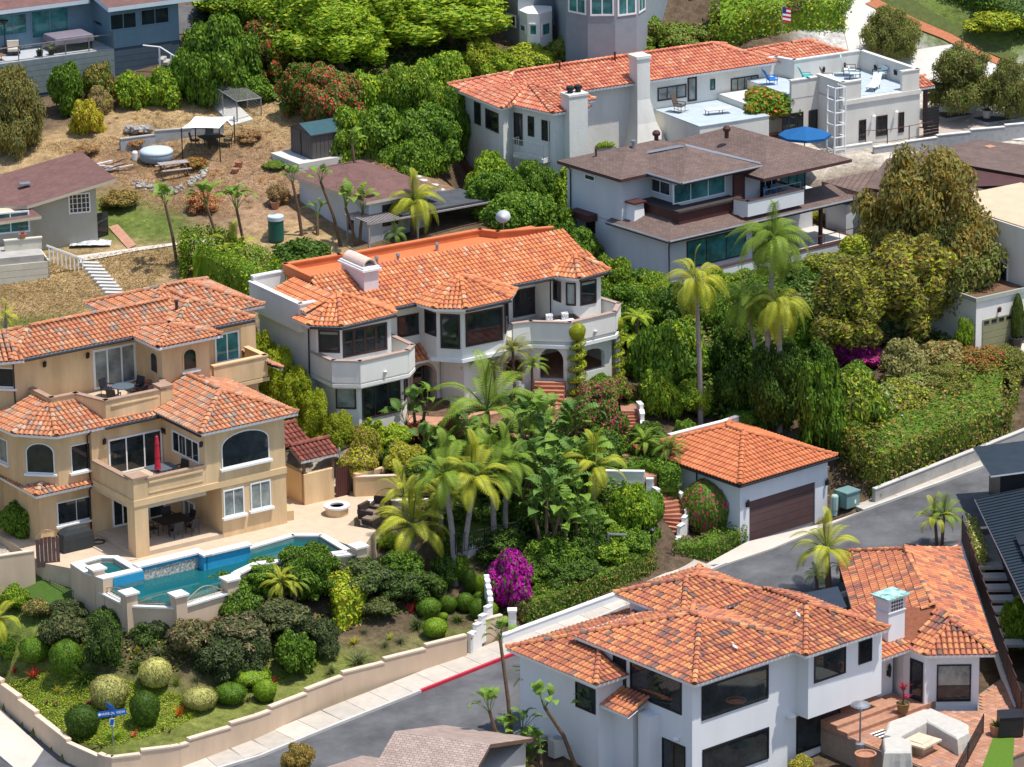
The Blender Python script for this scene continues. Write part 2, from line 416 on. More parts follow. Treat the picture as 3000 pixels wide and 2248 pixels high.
PAL_D=palette('dark_red_tile',[((.20,.06,.045),50),((.25,.08,.055),35),((.15,.05,.045),15)])
# ------ small shared builders for houses
def archwall(b,F,z0,z1,ops,th,m,name='wall',trim=None):
 """wall on F with arched openings ops=[(s0,s1,zbottom,zspring,rise)]"""
 (a,c),(d,e)=F;L=hypot(d-a,e-c);ex=Vector(((d-a)/L,(e-c)/L,0));nn=Vector((ex.y,-ex.x,0));g=Vector((a,c,0))
 def pt(s,z,o):return g+ex*s+Vector((0,0,z))+nn*o
 q=M()
 def slab(s0,zb,s1,zt):
  if s1-s0>1e-4 and zt-zb>1e-4:q.ob(pt((s0+s1)/2,(zb+zt)/2,-th/2),ex*((s1-s0)/2),nn*(th/2),Vector((0,0,(zt-zb)/2)))
 cur=0
 for s0,s1,zb,zs,rise in sorted(ops):
  slab(cur,z0,s0,z1);slab(s0,z0,s1,zb);n=12;mid=(s0+s1)/2;R=(s1-s0)/2
  cv=[(mid-R*cos(pi*i/n),zs+rise*sin(pi*i/n))for i in range(n+1)]
  for(x0,y0),(x1,y1)in zip(cv,cv[1:]):
   q.poly([pt(x0,y0,0),pt(x1,y1,0),pt(x1,z1,0),pt(x0,z1,0)]);q.poly([pt(x0,z1,-th),pt(x1,z1,-th),pt(x1,y1,-th),pt(x0,y0,-th)])
   q.poly([pt(x0,y0,-th),pt(x1,y1,-th),pt(x1,y1,0),pt(x0,y0,0)]);q.poly([pt(x0,z1,0),pt(x1,z1,0),pt(x1,z1,-th),pt(x0,z1,-th)])
  if trim:
   t=M();w=.16;out=[(s0-w,zb)]+[(mid-(R+w)*cos(pi*i/n),zs+(rise+w)*sin(pi*i/n))for i in range(n+1)]+[(s1+w,zb)]
   inn=[(s0,zb)]+cv+[(s1,zb)]
   for i in range(len(out)-1):
    t.poly([pt(*inn[i],.05),pt(*inn[i+1],.05),pt(*out[i+1],.05),pt(*out[i],.05)][::-1]);t.poly([pt(*out[i],.05),pt(*out[i+1],.05),pt(*out[i+1],-.01),pt(*out[i],-.01)][::-1])
    t.poly([pt(*inn[i],-th),pt(*inn[i+1],-th),pt(*inn[i+1],.05),pt(*inn[i],.05)][::-1])
   t.build('arch_trim',trim,b.e)
  cur=s1
 slab(cur,z0,L,z1)
 return q.build(name,m,b.e)
def parapet(b,pts,z0,z1,m,capm,th=.24,capn='parapet_cap',name='parapet',ch=.08):
 q,c=M(),M()
 for(a,d)in zip(pts,pts[1:]):
  A,D=Vector((*a,0)),Vector((*d,0));x=(D-A).normalized();n=Vector((x.y,-x.x,0));mid=(A+D)/2;h=(D-A).length/2
  q.ob(mid+Vector((0,0,(z0+z1)/2)),x*(h+th*.3),n*(th/2),Vector((0,0,(z1-z0)/2)))
  c.ob(mid+Vector((0,0,z1+ch/2)),x*(h+th*.5),n*(th/2+.05),Vector((0,0,ch/2)))
 o=q.build(name,m,b.e);c.build(capn,capm,b.e);return o
def lantern(b,F,px,m=None,h=.42):
 s,z=b.hit(F,*px);(a,c),(d,e)=F;L=hypot(d-a,e-c);ex=Vector(((d-a)/L,(e-c)/L,0));nn=Vector((ex.y,-ex.x,0));p=Vector((a,c,z))+ex*s
 q=M().ob(p+nn*.03,ex*.05,nn*.03,Vector((0,0,.14))).tube([p+nn*.03+Vector((0,0,.1)),p+nn*.16+Vector((0,0,.2))],.015,5)
 q.lathe([(.02,h*.62),(.11,h*.42),(.1,h*.40),(.07,-h*.1),(.05,-h*.18),(.0,-h*.22)],6,p+nn*.17)
 return q.build('wall_lantern',m or DKMET,b.e)
def pipe(b,pts,r=.045,m=None,name='downpipe'):return M().tube(pts,r,6).build(name,m or BRNF,b.e)
def gutter(b,pts,m=None,r=.07):return M().tube(pts,r,6).build('gutter',m or DKMET,b.e)
def rect(u0,v0,u1,v1):return[(u0,v0),(u1,v0),(u1,v1),(u0,v1)]
# ====== ochre villa with the pool
Y=Bd('ochre_villa','three storey ochre stucco villa with mottled tile roofs above the swimming pool','house',34.5,842,1533,2.8)
b=Y
b.wall(rect(-4,0,0,8),-.6,3.0,YEL);b.wall(rect(-4.95,0,0,8),3.0,6.1,YEL)
b.wall(rect(-9.3,4.4,-4.0,8.2),-.6,3.0,YEL);b.wall(rect(-9.3,4.4,-4.95,8.2),3.0,6.1,YEL)
b.wall(rect(-12.3,4.9,-9.3,9),-.6,3.05,YEL)
b.wall([(-12.75,9),(-12.6,6.0),(-11.2,4.65),(-9.3,4.65),(-9.3,9)],3.05,6.1,YEL)
b.wall(rect(-19,9,-4,14),-.6,6.1,YEL);b.wall(rect(-.02,7.6,3,14.6),-.6,6.2,YEL)
b.wall([(-15,10.6),(-12.9,10.6),(-11.3,9.0),(-3.85,9.0),(-3.85,13.2),(-15,13.2)],6.1,9.3,YEL)
b.wall(rect(-3.86,6.1,-.9,9.2),6.1,9.3,YEL);b.wall(rect(-.9,7.6,2,14.6),6.1,9.3,YEL);b.wall(rect(-3.0,9.2,3.9,14.8),6.2,9.28,YEL)
M().box(-9.36,-.07,2.86,.07,0,3.2).box(-9.37,.0,2.86,-9.3,4.4,3.2).box(0,-.07,2.86,.07,8,3.2).build('belt_course',YELT,b.e)
M().box(-9.3,0,2.62,-4.95,4.4,3.15).build('balcony_slab',mat('buff_paving',(.55,.43,.31),.9,.08,2),b.e)
parapet(b,[(-8.5,.13),(-5.0,.13)],3.15,4.2,YEL,CAPB);parapet(b,[(-9.17,4.4),(-9.17,.6)],3.15,4.2,YEL,CAPB)
M().box(-9.32,-.02,-.6,-8.5,.78,4.36).build('column',YEL,b.e);M().box(-9.4,-.1,4.36,-8.42,.86,4.46).build('column_cap',CAPB,b.e)
M().box(-8.4,-.02,3.42,-5.1,0.004,3.5).box(-8.4,-.05,3.98,-5.1,0.004,4.08).build('parapet_moulding',YELT,b.e)
M().box(-9.3,0.02,-.6,-4.0,4.4,.24).box(-10.3,-.15,-.6,-9.3,4.5,.05).build('patio_step',mat('buff_paving',(.55,.43,.31)),b.e)
TY=.354
YR=[hip(-5.4,-.42,.62,9,6.2,TY)]
F2=[[(-11.45,4.2,6.05),(-4.6,4.1,6.05),(-4.6,4.72,6.27),(-8.3,4.72,6.27),(-8.95,6.75,6.98),(-10.3,6.9,7.05)],[(-13.05,6,6.05),(-11.45,4.2,6.05),(-10.3,6.9,7.05)],[(-13.3,8.8,6.05),(-13.05,6,6.05),(-10.3,6.9,7.05),(-10.3,8.8,7.05)]]
F3_=[[(-12.75,4.38,2.95),(-8.75,4.38,2.95),(-8.75,5.4,3.36),(-11.7,5.45,3.36)],[(-12.75,9,2.95),(-12.75,4.38,2.95),(-11.7,5.45,3.36),(-11.7,9,3.36)]]
top=[hip(-11.85,8.2,1.5,13,9.3,TY),hip(-2.6,7.12,2.62,14.4,9.3,TY),hip(-4.42,5.5,-.38,9.8,9.3,.23),hip(-3.4,9.0,4.4,15.3,9.3,TY)]
topl=[[(-16,9.6,9.3),(-11.2,7.9,9.3),(-11,10.6,10.1),(-16,11.5,10.0)]]
allf=[f for h in top for f in h]
GUT=mat('dark_gutter',(.05,.04,.04),.4,.1,3)
build_roof(b,allf+topl,PAL_Y,limit=120,fascia=WTRIM)
build_roof(b,YR[0],PAL_Y,limit=120);build_roof(b,F2,PAL_Y,limit=60,cap=True);build_roof(b,F3_,PAL_Y,limit=30)
build_roof(b,[[(3.6,5.9,6.6),(3.6,9.6,6.6),(3.0,9.6,6.85),(3.0,5.9,6.85)]],PAL_Y,limit=5)
gutter(b,[(-8.6,4.02,5.98),(-4.95,4.02,5.98)]);gutter(b,[(-5.42,4.0,6.1),(-5.42,-.45,6.1)]);gutter(b,[(-11.5,8.12,9.2),(-4.4,8.12,9.2)]);gutter(b,[(-.3,7.05,9.2),(2.6,7.05,9.2)])
pipe(b,[(-9.45,4.1,5.95),(-9.45,4.55,5.6),(-9.4,4.55,3.3),(-9.4,4.3,3.0),(-9.35,4.75,2.5),(-9.35,4.75,.1)]);pipe(b,[(-11.4,8.3,9.2),(-11.35,8.9,8.9),(-11.35,8.9,6.6)])
TP=[(-10.3,9.0),(-10.3,6.8),(-8.85,6.75),(-8.2,4.65),(-4.7,4.6),(-4.4,5.1),(-3.86,6.2)]
M().pris(TP+[(-3.86,9.0)],5.6,6.42).build('terrace_floor',mat('buff_paving',(.55,.43,.31)),b.e)
parapet(b,TP,6.1,7.28,YEL,CAPB);M().box(-4.95,4.45,6.1,-4.2,5.2,7.4).build('parapet_pier',YEL,b.e);M().box(-5.0,4.4,7.4,-4.15,5.25,7.5).build('pier_cap',CAPB,b.e)
M().box(-7.95,4.46,6.95,-5.1,4.5,7.03).build('parapet_moulding',YELT,b.e)
parapet(b,[(-.3,6.72),(2.95,6.72),(2.95,8.6)],6.05,7.2,YEL,YELT);M().box(-.3,6.75,5.75,3.05,7.7,6.12).box(-.36,6.55,5.8,3.12,6.6,6.0).build('balcony_slab',YELT,b.e)
FR=((-5,0),(0,0));W_=WTRIM
b.win(FR,sz=(1.05,3.88,4.0,5.76),fm=W_,arch=.72,sill=W_,fw=.06);b.win(FR,q4(t4,1605,832,1760,990),fm=W_,cols=2,gm=CURT,sill=W_);b.win(FR,q4(t4,1800,780,1952,940),fm=W_,cols=2,gm=CURT,sill=W_)
FB=((-9.3,4.4),(-4.95,4.4));b.win(FB,q4(t4,775,465,1172,640),fm=W_,cols=3,fw=.1,name='glazed_door');b.win(((-4.95,4.4),(-4.95,0)),q4(t4,1240,388,1440,640),fm=W_,cols=4,fw=.09,name='glazed_door')
b.win(((-12.6,6.0),(-11.2,4.65)),q4(t4,183,483,397,708),fm=W_,arch=.55,sill=W_,fw=.05);b.win(((-11.2,4.65),(-9.3,4.65)),q4(t4,505,508,664,668),fm=W_,sill=W_,fw=.05);b.win(((-12.75,9),(-12.6,6)),q4(t4,-10,440,62,640),fm=W_,sill=W_,fw=.06,gm=CURT)
b.win(((-12.3,4.9),(-9.3,4.9)),q4(t4,405,918,692,1020),fm=W_,sill=W_,cols=2,mull=.03)
b.win(FB,q4(t4,803,872,962,1062),fm=W_,cols=2,fw=.1,name='glazed_door');b.win(FB,q4(t4,1065,930,1190,1010),fm=W_,fw=.1,name='glazed_door');b.win(((-4,4.4),(-4,0)),q4(t4,1322,880,1408,1060),fm=W_,cols=2,fw=.1,gm=CURT,name='glazed_door')
F3w=((-11.3,9),(-3.85,9));b.win(F3w,q4(t3,597,612,886,812),fm=W_,cols=3,fw=.13,gm=CURT,name='glazed_door');b.win(((-12.9,10.6),(-11.3,9.0)),q4(t3,-20,720,98,855),fm=W_,sill=W_)
b.win(((-3.86,9),(-3.86,6.1)),q4(t3,973,612,1028,770),fm=YELT,arch=.3,fw=.06);b.win(((-3.86,6.1),(-.9,6.1)),q4(t3,1180,607,1276,728),fm=YELT,arch=.4,fw=.06,sill=W_);b.win(((-.9,7.6),(2,7.6)),q4(t3,1387,510,1553,668),fm=W_,cols=2,fw=.1,gm=TEAL,name='glazed_door')
b.win(((2,7.6),(2,14)),sz=(.5,6.9,1.8,9.0),fm=BRNF,cols=2)
for F,p in((F3w,t3(283,705)),(F3w,t3(562,648)),(F3w,t3(905,598)),(FB,t4(745,480)),(((-4.95,4.4),(-4.95,0)),t4(1190,405)),(FR,t4(1440,500))):lantern(b,F,p)
M().box(-2.4,4.6,7.1,-2.1,4.9,7.55).build('roof_vent',TERRA,b.e);M().lathe([(.09,0),(.09,.5),(.13,.52),(.13,.6)],8,(-1.0,9.3,9.9)).build('roof_vent',MAROON,b.e)
# ====== white villa with bays in the middle
Mi=Bd('white_villa','white two storey villa with bay windows and bright orange tile roof in the centre','house',32.5,1208,1186,5.0);b=Mi
LBu=[(-6.4,1),(-6.3,-.3),(-5.3,-1.2),(-2.0,-1.2),(-2.0,1)]
MB=[(.9,2),(.9,.6),(1.05,-1.05),(2.1,-2.1),(5,-2.1),(5.7,-1.2),(5.7,2)]
RB=[(9.6,2.2),(9.6,.2),(10.5,-.8),(12.4,-.8),(12.5,2.2)]
b.wall(LBu,2.8,6.0,WHITE);b.wall(MB,2.7,6.0,WHITE);b.wall(RB,3.0,6.0,WHITE)
b.wall([(-6.4,.6),(.95,.6),(.95,1.9),(12.5,1.9),(12.5,6),(-6.4,6)],-1.2,6.0,WHITE)
b.wall([(-6.0,1),(-5.95,-1.75),(-5.0,-2.55),(-2.1,-2.4),(-1.4,-1.75),(-1.4,1)],-1.2,2.7,WHITE)
b.wall([(1.95,2),(1.95,-.3),(2.4,-1.75),(4.9,-1.75),(4.95,2)],-1.2,2.7,WHITE)
LBal=[(-6.3,.2),(-6.25,-2.0),(-5.1,-2.95),(-1.9,-2.75),(-1.1,-2.0),(-1.1,.5)]
M().pris(LBal,2.62,3.1).pris([(x*1.0,y)for x,y in[(-6.42,.2),(-6.37,-2.06),(-5.14,-3.08),(-1.85,-2.88),(-.98,-2.05),(-.98,.5)]],2.72,2.9).build('balcony_slab',WHITE,b.e)
parapet(b,LBal,3.0,4.2,WHITE,mat('tan_cap',(.40,.29,.24),.85,.1,3),th=.2)
RBal=[(5.75,-1.75),(6.8,-1.95),(8.5,-3.4),(11.75,-3.15),(12.9,-1.9),(12.6,.3)]
M().pris(RBal+[(12.4,2),(5.7,2)],2.62,3.12).build('balcony_slab',CONC,b.e)
M().pris([(.75,-.9),(2.0,-2.25),(5.1,-2.25),(5.8,-1.95),(6.8,-2.1),(8.45,-3.55),(11.8,-3.3),(13.05,-1.95),(12.7,.3),(1,.3)],2.68,2.88).build('belt_course',WTRIM,b.e)
parapet(b,RBal,3.1,4.2,WHITE,mat('tan_cap',(.40,.29,.24)),th=.2)
archwall(b,((4.9,-1.55),(6.75,-1.7)),-1.2,2.7,[(.4,1.45,.7,1.6,.5)],.3,WHITE,trim=mat('tan_stone',(.42,.28,.22),.85,.1,3))
F8=((6.75,-1.7),(8.45,-3.15));s0,zt=b.hit(F8,*m2(1253,1178));s1,zb=b.hit(F8,*m2(1515,1520))
archwall(b,F8,-1.2,2.7,[(max(.15,s0),min(s1,2.1),.72,zt-.75,.75)],.35,WHITE)
archwall(b,((8.45,-3.15),(11.7,-2.9)),-1.2,2.7,[(.9,2.75,.95,1.75,.5)],.3,WHITE);b.wall(rect(12.2,-2.6,12.5,2),-1.2,2.7,WHITE)
M().pris([(5,-1.3),(6.7,-1.4),(8.4,-2.85),(12.2,-2.6),(12.2,1.9),(5,1.9)],-.3,.71).build('loggia_floor',TERRA,b.e)
archwall(b,((-.25,0),(2.0,0)),-.6,2.62,[(.28,1.72,0,1.5,.72)],.45,WHITE,trim=mat('tan_stone',(.42,.28,.22),.85,.1,3));b.wall(rect(-.25,.0,-.1,.6),-.6,2.6,WHITE);b.wall(rect(1.85,.0,2.0,.6),-.6,2.6,WHITE)
main=[[(-5.2,-.22,6.0),(12.95,-.22,6.0),(12.6,3.5,7.5),(-4.4,3.5,7.5)]]
lb=fan([(-6.95,1.2,6),(-6.9,-.6,6),(-5.55,-1.75,6),(-1.75,-1.35,6),(-1.0,.6,6)],(-4.25,.7,7.15))
mb=fan([(.1,.3,6),(.5,-1.75,6),(1.9,-2.85,6),(5.05,-2.6,6),(6.25,-1.35,6),(6.5,.5,6)],(3.2,-.25,7.15))
rb=fan([(9.35,.3,6),(10.5,-1.4,6),(12.85,-1.0,6),(13.3,.6,6)],(11.35,.3,6.9))
lw=[[(-6.5,5.0,6.45),(-6.5,.4,6.45),(-4.6,.4,7.1),(-4.6,5.0,7.1)]]
build_roof(b,main+lw,PAL_M,limit=150,fascia=WTRIM);build_roof(b,lb,PAL_M,limit=60,extra=main);build_roof(b,mb,PAL_M,limit=60,extra=main);build_roof(b,rb,PAL_M,limit=30,extra=main)
build_roof(b,[[(-.3,-.4,2.62),(2.05,-.4,2.62),(2.05,.62,3.35),(-.9,.62,3.35)]],PAL_M,limit=30)
ORF=mat('orange_roof_coating',(.56,.17,.06),.75,.1,1.2)
M().box(-4.3,3.45,5.9,12.3,6.4,7.15).build('flat_roof',ORF,b.e);parapet(b,[(-4.4,3.4),(-4.4,6.4),(-.9,6.3),(-.4,6.2),(8.6,6.2),(9.2,5.2),(12.3,4.2)],7.0,7.5,ORF,ORF,capn='parapet_cap')
parapet(b,[(-4.5,6.5),(-6.4,6.5)],6.0,7.1,WHITE,WTRIM);parapet(b,[(-6.55,6.5),(-6.55,1.0),(-5.7,1.0)],5.2,6.8,WHITE,WTRIM)
c=M().box(-2.15,1.4,6.0,-1.2,3.9,7.85);c.build('chimney',mat('pinkish_stucco',(.68,.62,.62),.9,.06,2),b.e)
M().box(-2.3,1.25,7.85,-1.05,4.05,7.97).box(-2.22,1.33,7.97,-1.13,3.97,8.08).build('chimney_cap',WTRIM,b.e)
q=M();n=10
for i in range(n):
 a0,a1=pi*i/n,pi*(i+1)/n
 for r,sgn in((.46,1),(.38,-1)):
  A=[(-1.675-r*cos(a0),1.5,8.08+r*.95*sin(a0)),(-1.675-r*cos(a1),1.5,8.08+r*.95*sin(a1)),(-1.675-r*cos(a1),3.8,8.08+r*.95*sin(a1)),(-1.675-r*cos(a0),3.8,8.08+r*.95*sin(a0))]
  q.poly(A if sgn>0 else A[::-1])
 for v,d in((1.5,1),(3.8,-1)):
  A=[(-1.675-.46*cos(a0),v,8.08+.437*sin(a0)),(-1.675-.38*cos(a0),v,8.08+.361*sin(a0)),(-1.675-.38*cos(a1),v,8.08+.361*sin(a1)),(-1.675-.46*cos(a1),v,8.08+.437*sin(a1))];q.poly(A if d>0 else A[::-1])
q.build('chimney_hood',mat('pale_terracotta',(.66,.5,.42),.85,.08,3),b.e)
for u,v in((.6,4.6),(1.9,4.4),(4.9,5.0)):M().lathe([(.09,0),(.09,.3),(.14,.34),(.1,.46)],8,(u,v,7.15)).build('roof_vent',METAL,b.e)
gutter(b,[(-6.9,-.65,5.9),(-5.55,-1.82,5.9),(-1.75,-1.42,5.9)]);gutter(b,[(-1.2,-.28,5.9),(.3,-.28,5.9)]);gutter(b,[(1.9,-2.92,5.9),(5.05,-2.67,5.9)]);gutter(b,[(6.3,-.3,5.9),(9.5,-.3,5.9)]);gutter(b,[(10.5,-1.47,5.9),(12.85,-1.07,5.9)])
pipe(b,[(-6.85,-.5,5.9),(-6.45,.3,5.5),(-6.45,.35,2.9)],m=DKMET);pipe(b,[(9.5,-.3,5.9),(9.5,.1,5.7),(9.5,.1,3.2)],m=DKMET)
B_=BRNF
b.win(((-5.3,-1.2),(-2.0,-1.2)),q4(m3,452,437,938,640),fm=B_,cols=4,fw=.13,mull=.16,name='glazed_door');b.win(((-6.3,-.3),(-5.3,-1.2)),q4(m3,193,428,430,680),fm=B_,fw=.1,blind=.12)
b.win(((-2,.6),(.95,.6)),q4(m3,1043,288,1306,470),fm=B_,cols=2,fw=.1,mull=.03);b.win(((.9,.6),(1.05,-1.05)),q4(m3,1343,205,1470,505),fm=B_,fw=.1);b.win(((1.05,-1.05),(2.1,-2.1)),q4(m2,182,806,402,1190),fm=B_,fw=.1)
b.win(((2.1,-2.1),(5,-2.1)),q4(m2,452,808,858,1090),fm=B_,fw=.11);b.win(((5,-2.1),(5.7,-1.2)),q4(m2,880,690,916,930),fm=B_,fw=.08)
b.win(((5.7,1.9),(9.6,1.9)),q4(m2,965,560,1388,770),fm=B_,cols=4,fw=.12,mull=.12,name='glazed_door');b.win(((9.6,1.9),(9.6,.2)),q4(m2,1405,432,1488,690),fm=B_,fw=.09);b.win(((9.6,.2),(10.5,-.8)),q4(m2,1540,470,1650,724),fm=B_,fw=.09,gm=CURT);b.win(((10.5,-.8),(12.4,-.8)),q4(m2,1693,462,1868,690),fm=B_,fw=.1,blind=.1)
b.win(((-5.0,-2.55),(-2.1,-2.4)),q4(m3,660,1028,1082,1310),fm=B_,cols=3,fw=.09,name='window');b.win(((-5.95,-1.75),(-5.0,-2.55)),q4(m3,378,1038,606,1285),fm=B_,fw=.09,gm=CURT);b.win(((-2.1,-2.4),(-1.4,-1.75)),q4(m3,1112,905,1155,1150),fm=B_,fw=.07)
b.win(((-.1,.6),(1.85,.6)),sz=(.35,0,1.3,2.15),fm=B_,name='front_door')
b.win(((12.5,-.8),(12.5,2)),sz=(.4,3.9,1.6,5.5),fm=WTRIM,cols=2)
for F,p in((((-5.1,-2.95),(-1.9,-2.75)),m3(900,895)),(((8.5,-3.4),(11.75,-3.15)),m2(1840,1010))):lantern(b,F,p,mat('pinkish_stucco',(.68,.62,.62)),.3)
# ====== detached garage
G=Bd('garage','white stucco garage with brown roll door and orange pyramid tile roof beside the street','garage',39.8,*ga(955,1490),0.0);b=G
GW=mat('bluish_white_stucco',(.66,.67,.69),.9,.04,1.5,.2,24,streak=True)
b.wall(rect(-.65,.12,6.0,7.7),-1.2,3.45,GW);M().box(-.65,0,-1.0,.05,.12,3.45).box(5.05,0,-1,6.0,.12,3.45).box(.05,0,2.24,5.05,.12,3.45).build('wall',GW,b.e)
for i in range(5):
 d=M().box(.05,.07,-.1+i*.47,5.05,.118,.35+i*.47);o=d.build('door_panel',mat('brown_door',(.105,.06,.058),.65,.1,2),b.e)
build_roof(b,hip(-.95,-.3,6.4,8.3,3.5,.36),PAL_G,limit=240,fascia=DKMET)
gutter(b,[(-1.0,-.36,3.42),(6.45,-.36,3.42)]);gutter(b,[(-1.01,8.2,3.42),(-1.01,-.3,3.42)]);pipe(b,[(-.75,3.4,3.4),(-.75,3.4,0)])
FG_=((-.65,0),(6,0));lantern(b,FG_,ga(928,1060),h=.55);lantern(b,FG_,ga(1880,800),h=.55)
# ====== street corner house, near
N=Bd('corner_house','white house with weathered red mission tiles, big black windows and patio across the street','house',39.8,2873,2079,-1.2);b=N
NW=mat('cool_white_stucco',(.72,.73,.74),.9,.03,1.2,.25,24,streak=True)
b.wall(rect(-15.9,3.9,-7.3,12.5),-2.6,4.6,NW);b.wall(rect(-9.0,3.05,-3.95,10),1.0,4.6,NW);b.wall(rect(-7.4,4.4,-1.8,9),-2.4,2.9,NW)
b.wall(rect(-17.5,8.9,-12,14.8),-2.6,3.6,NW);b.wall(rect(-10.9,10,-6,14),-2,5.0,NW);b.wall(rect(-16.6,7.4,-15.85,10.4),-2.6,2.35,NW)
dd,nn_=(.623,.782),(.782,-.623)
def dn(d,n,*r):return(dd[0]*d+nn_[0]*n,dd[1]*d+nn_[1]*n)+r
b.wall([dn(1.0,-2.15),dn(.95,.02),dn(15,.3),dn(15,-5.2),dn(5.5,-5.2),(-1.75,3.7),(-1.75,2.2)],-.8,2.8,NW)
wing=[[dn(*p)for p in f]for f in[[(.6,-2.75,2.7),(.55,.75,2.7),(2.9,-1.3,3.7)],[(.55,.75,2.7),(15.8,.95,2.7),(12.3,-2.4,4.05),(3.6,-1.9,4.05),(2.9,-1.3,3.7)],[(15.8,.95,2.7),(15.8,-5.6,2.7),(12.3,-2.4,4.05)],[(15.8,-5.6,2.7),(4.6,-5.6,2.7),(3.6,-1.9,4.05),(12.3,-2.4,4.05)]]]
wing+=[[(-1.75,3.3,2.7),dn(.6,-2.75,2.7),dn(2.9,-1.3,3.7),dn(3.6,-1.9,4.05)]]
conn=[[(-5.5,3.28,2.7),(-1.75,3.28,2.7),dn(3.6,-1.9,4.05),(-1.2,6.9,4.0),(-5.5,6.9,4.0)]]
mainr=hip(-16.2,3.4,-8.0,12.2,4.6,.3);right=[[(-9.65,2.58,4.6),(-4.0,2.5,4.6),(-6.4,5.9,5.55)],[(-9.65,9,4.6),(-9.65,2.58,4.6),(-6.4,5.9,5.55),(-6.4,9,5.55)],[(-4.0,2.5,4.6),(-3.9,9.2,4.6),(-6.4,9.0,5.55),(-6.4,5.9,5.55)]]
backr=hip(-11.4,9.5,-5.6,14.6,4.95,.33);low=hip(-18.1,8.4,-9.5,15.1,3.6,.3)
rest_=mainr+right+backr
build_roof(b,mainr,PAL_F,limit=110,gap=.285,row=.42,extra=right+backr);build_roof(b,right,PAL_F,limit=60,gap=.285,row=.42,extra=mainr+backr);build_roof(b,backr,PAL_F,limit=20,gap=.285,row=.42,extra=mainr+right);build_roof(b,low,PAL_F,limit=40,gap=.285,row=.42,extra=mainr)
build_roof(b,wing+conn,PAL_F,limit=100,gap=.285,row=.42);build_roof(b,[[(-17.35,10.4,2.25),(-17.35,6.9,2.25),(-15.85,6.9,2.85),(-15.85,10.4,2.85)]],PAL_F,limit=30,gap=.285,row=.4)
K_=BLKF;FL=((-15.9,12),(-15.9,3.9));FF=((-15.9,3.9),(-7.3,3.9));FU=((-9,3.05),(-3.95,3.05))
b.win(FL,q4(f1,1095,912,1236,1320),fm=K_);b.win(FL,q4(f1,1278,985,1834,1605),fm=K_,fw=.1)
b.win(FF,q4(f2,276,930,996,1050),fm=K_,fw=.1);b.win(FF,q4(f2,285,1612,1000,1700),fm=K_,fw=.1);b.win(FU,q4(f2,1492,610,1830,778),fm=K_);b.win(FU,q4(f2,1972,445,2112,645),fm=K_)
b.win(FF,q4(f2,1300,1255,1768,1490),fm=K_,fw=.1)
b.win(((-17.5,14.5),(-17.5,8.9)),q4(f1,688,1240,905,1600),fm=K_,gm=GLASS);b.win(FL,q4(t8,1715,1352,1800,1558),fm=K_);b.win(FL,q4(t8,1715,1548,1800,1700),fm=K_);b.win(FL,q4(t8,2080,1463,2230,1730),fm=K_,cols=2)
Fb=(dn(1.0,-2.15),dn(.95,.02));b.win(Fb,q4(f4,1272,248,1635,642),fm=K_,blind=.52);b.win(((-1.75,3.7),(-1.75,2.2)),q4(f4,988,175,1118,660),fm=K_,fw=.1,name='glazed_door');b.win(((-7.3,4.4),(-1.8,4.4)),sz=(.1,-.0,1.9,2.2),fm=K_,cols=2,name='glazed_door')
lantern(b,((-7.3,4.4),(-1.8,4.4)),f4(735,340),h=.9);M().box(-9.7,3.55,1.05,-9.35,3.9,1.2).build('floodlight',WTRIM,b.e)
M().box(-2.55,4.0,2.6,-1.4,4.9,4.6).build('chimney',NW,b.e);M().box(-2.56,3.99,4.62,-1.39,4.91,5.35).box(-2.6,3.95,4.57,-1.35,4.95,4.62).build('chimney_top',mat('grey_white_stucco',(.62,.64,.66),.9,.05,2),b.e)
q=M()
for i in range(5):
 for j in range(3):q.lathe([(.075,0),(.075,.1),(.05,.1),(.05,.0)],6,(-2.32+i*.17,3.97,4.72+j*.18))
q.v=[(x,3.98-(z-4.72-round((z-4.72)/.18)*.18)*.0-0.02*((k//6)%2),z)for k,(x,y,z)in enumerate(q.v)]
q=M()
for i in range(5):
 for j in range(3):
  c=(-2.32+i*.17,3.975,4.75+j*.19)
  q.poly([(c[0]+.07*cos(a*pi/3),c[1],c[2]+.075*sin(a*pi/3))for a in range(6)][::-1])
q.build('chimney_vent',IRON,b.e)
M().box(-2.75,3.8,5.35,-1.2,5.1,5.43).build('chimney_cap',mat('verdigris_copper',(.16,.36,.32),.7,.5,3,c2=(.34,.55,.5)),b.e)
M().poly([(-5.3,7.3,4.12),(-2.5,7.0,4.12),(-.7,9.5,4.1),(-3.8,10.2,4.1)]).build('solar_panel',mat('black_panel',(.02,.022,.03),.2,.2,1),b.e)
M().pris([(-16.6,6.2),(-15.9,6.2),(-15.9,7.0),(-16.6,7.0)],-2.6,2.2).build('buttress',NW,b.e)
for v in(4.9,8.0):M().lathe([(.12,-.04),(.17,0),(.17,.12),(.0,.16)],8,(-16.02,v,1.3)).build('wall_light',WTRIM,b.e)
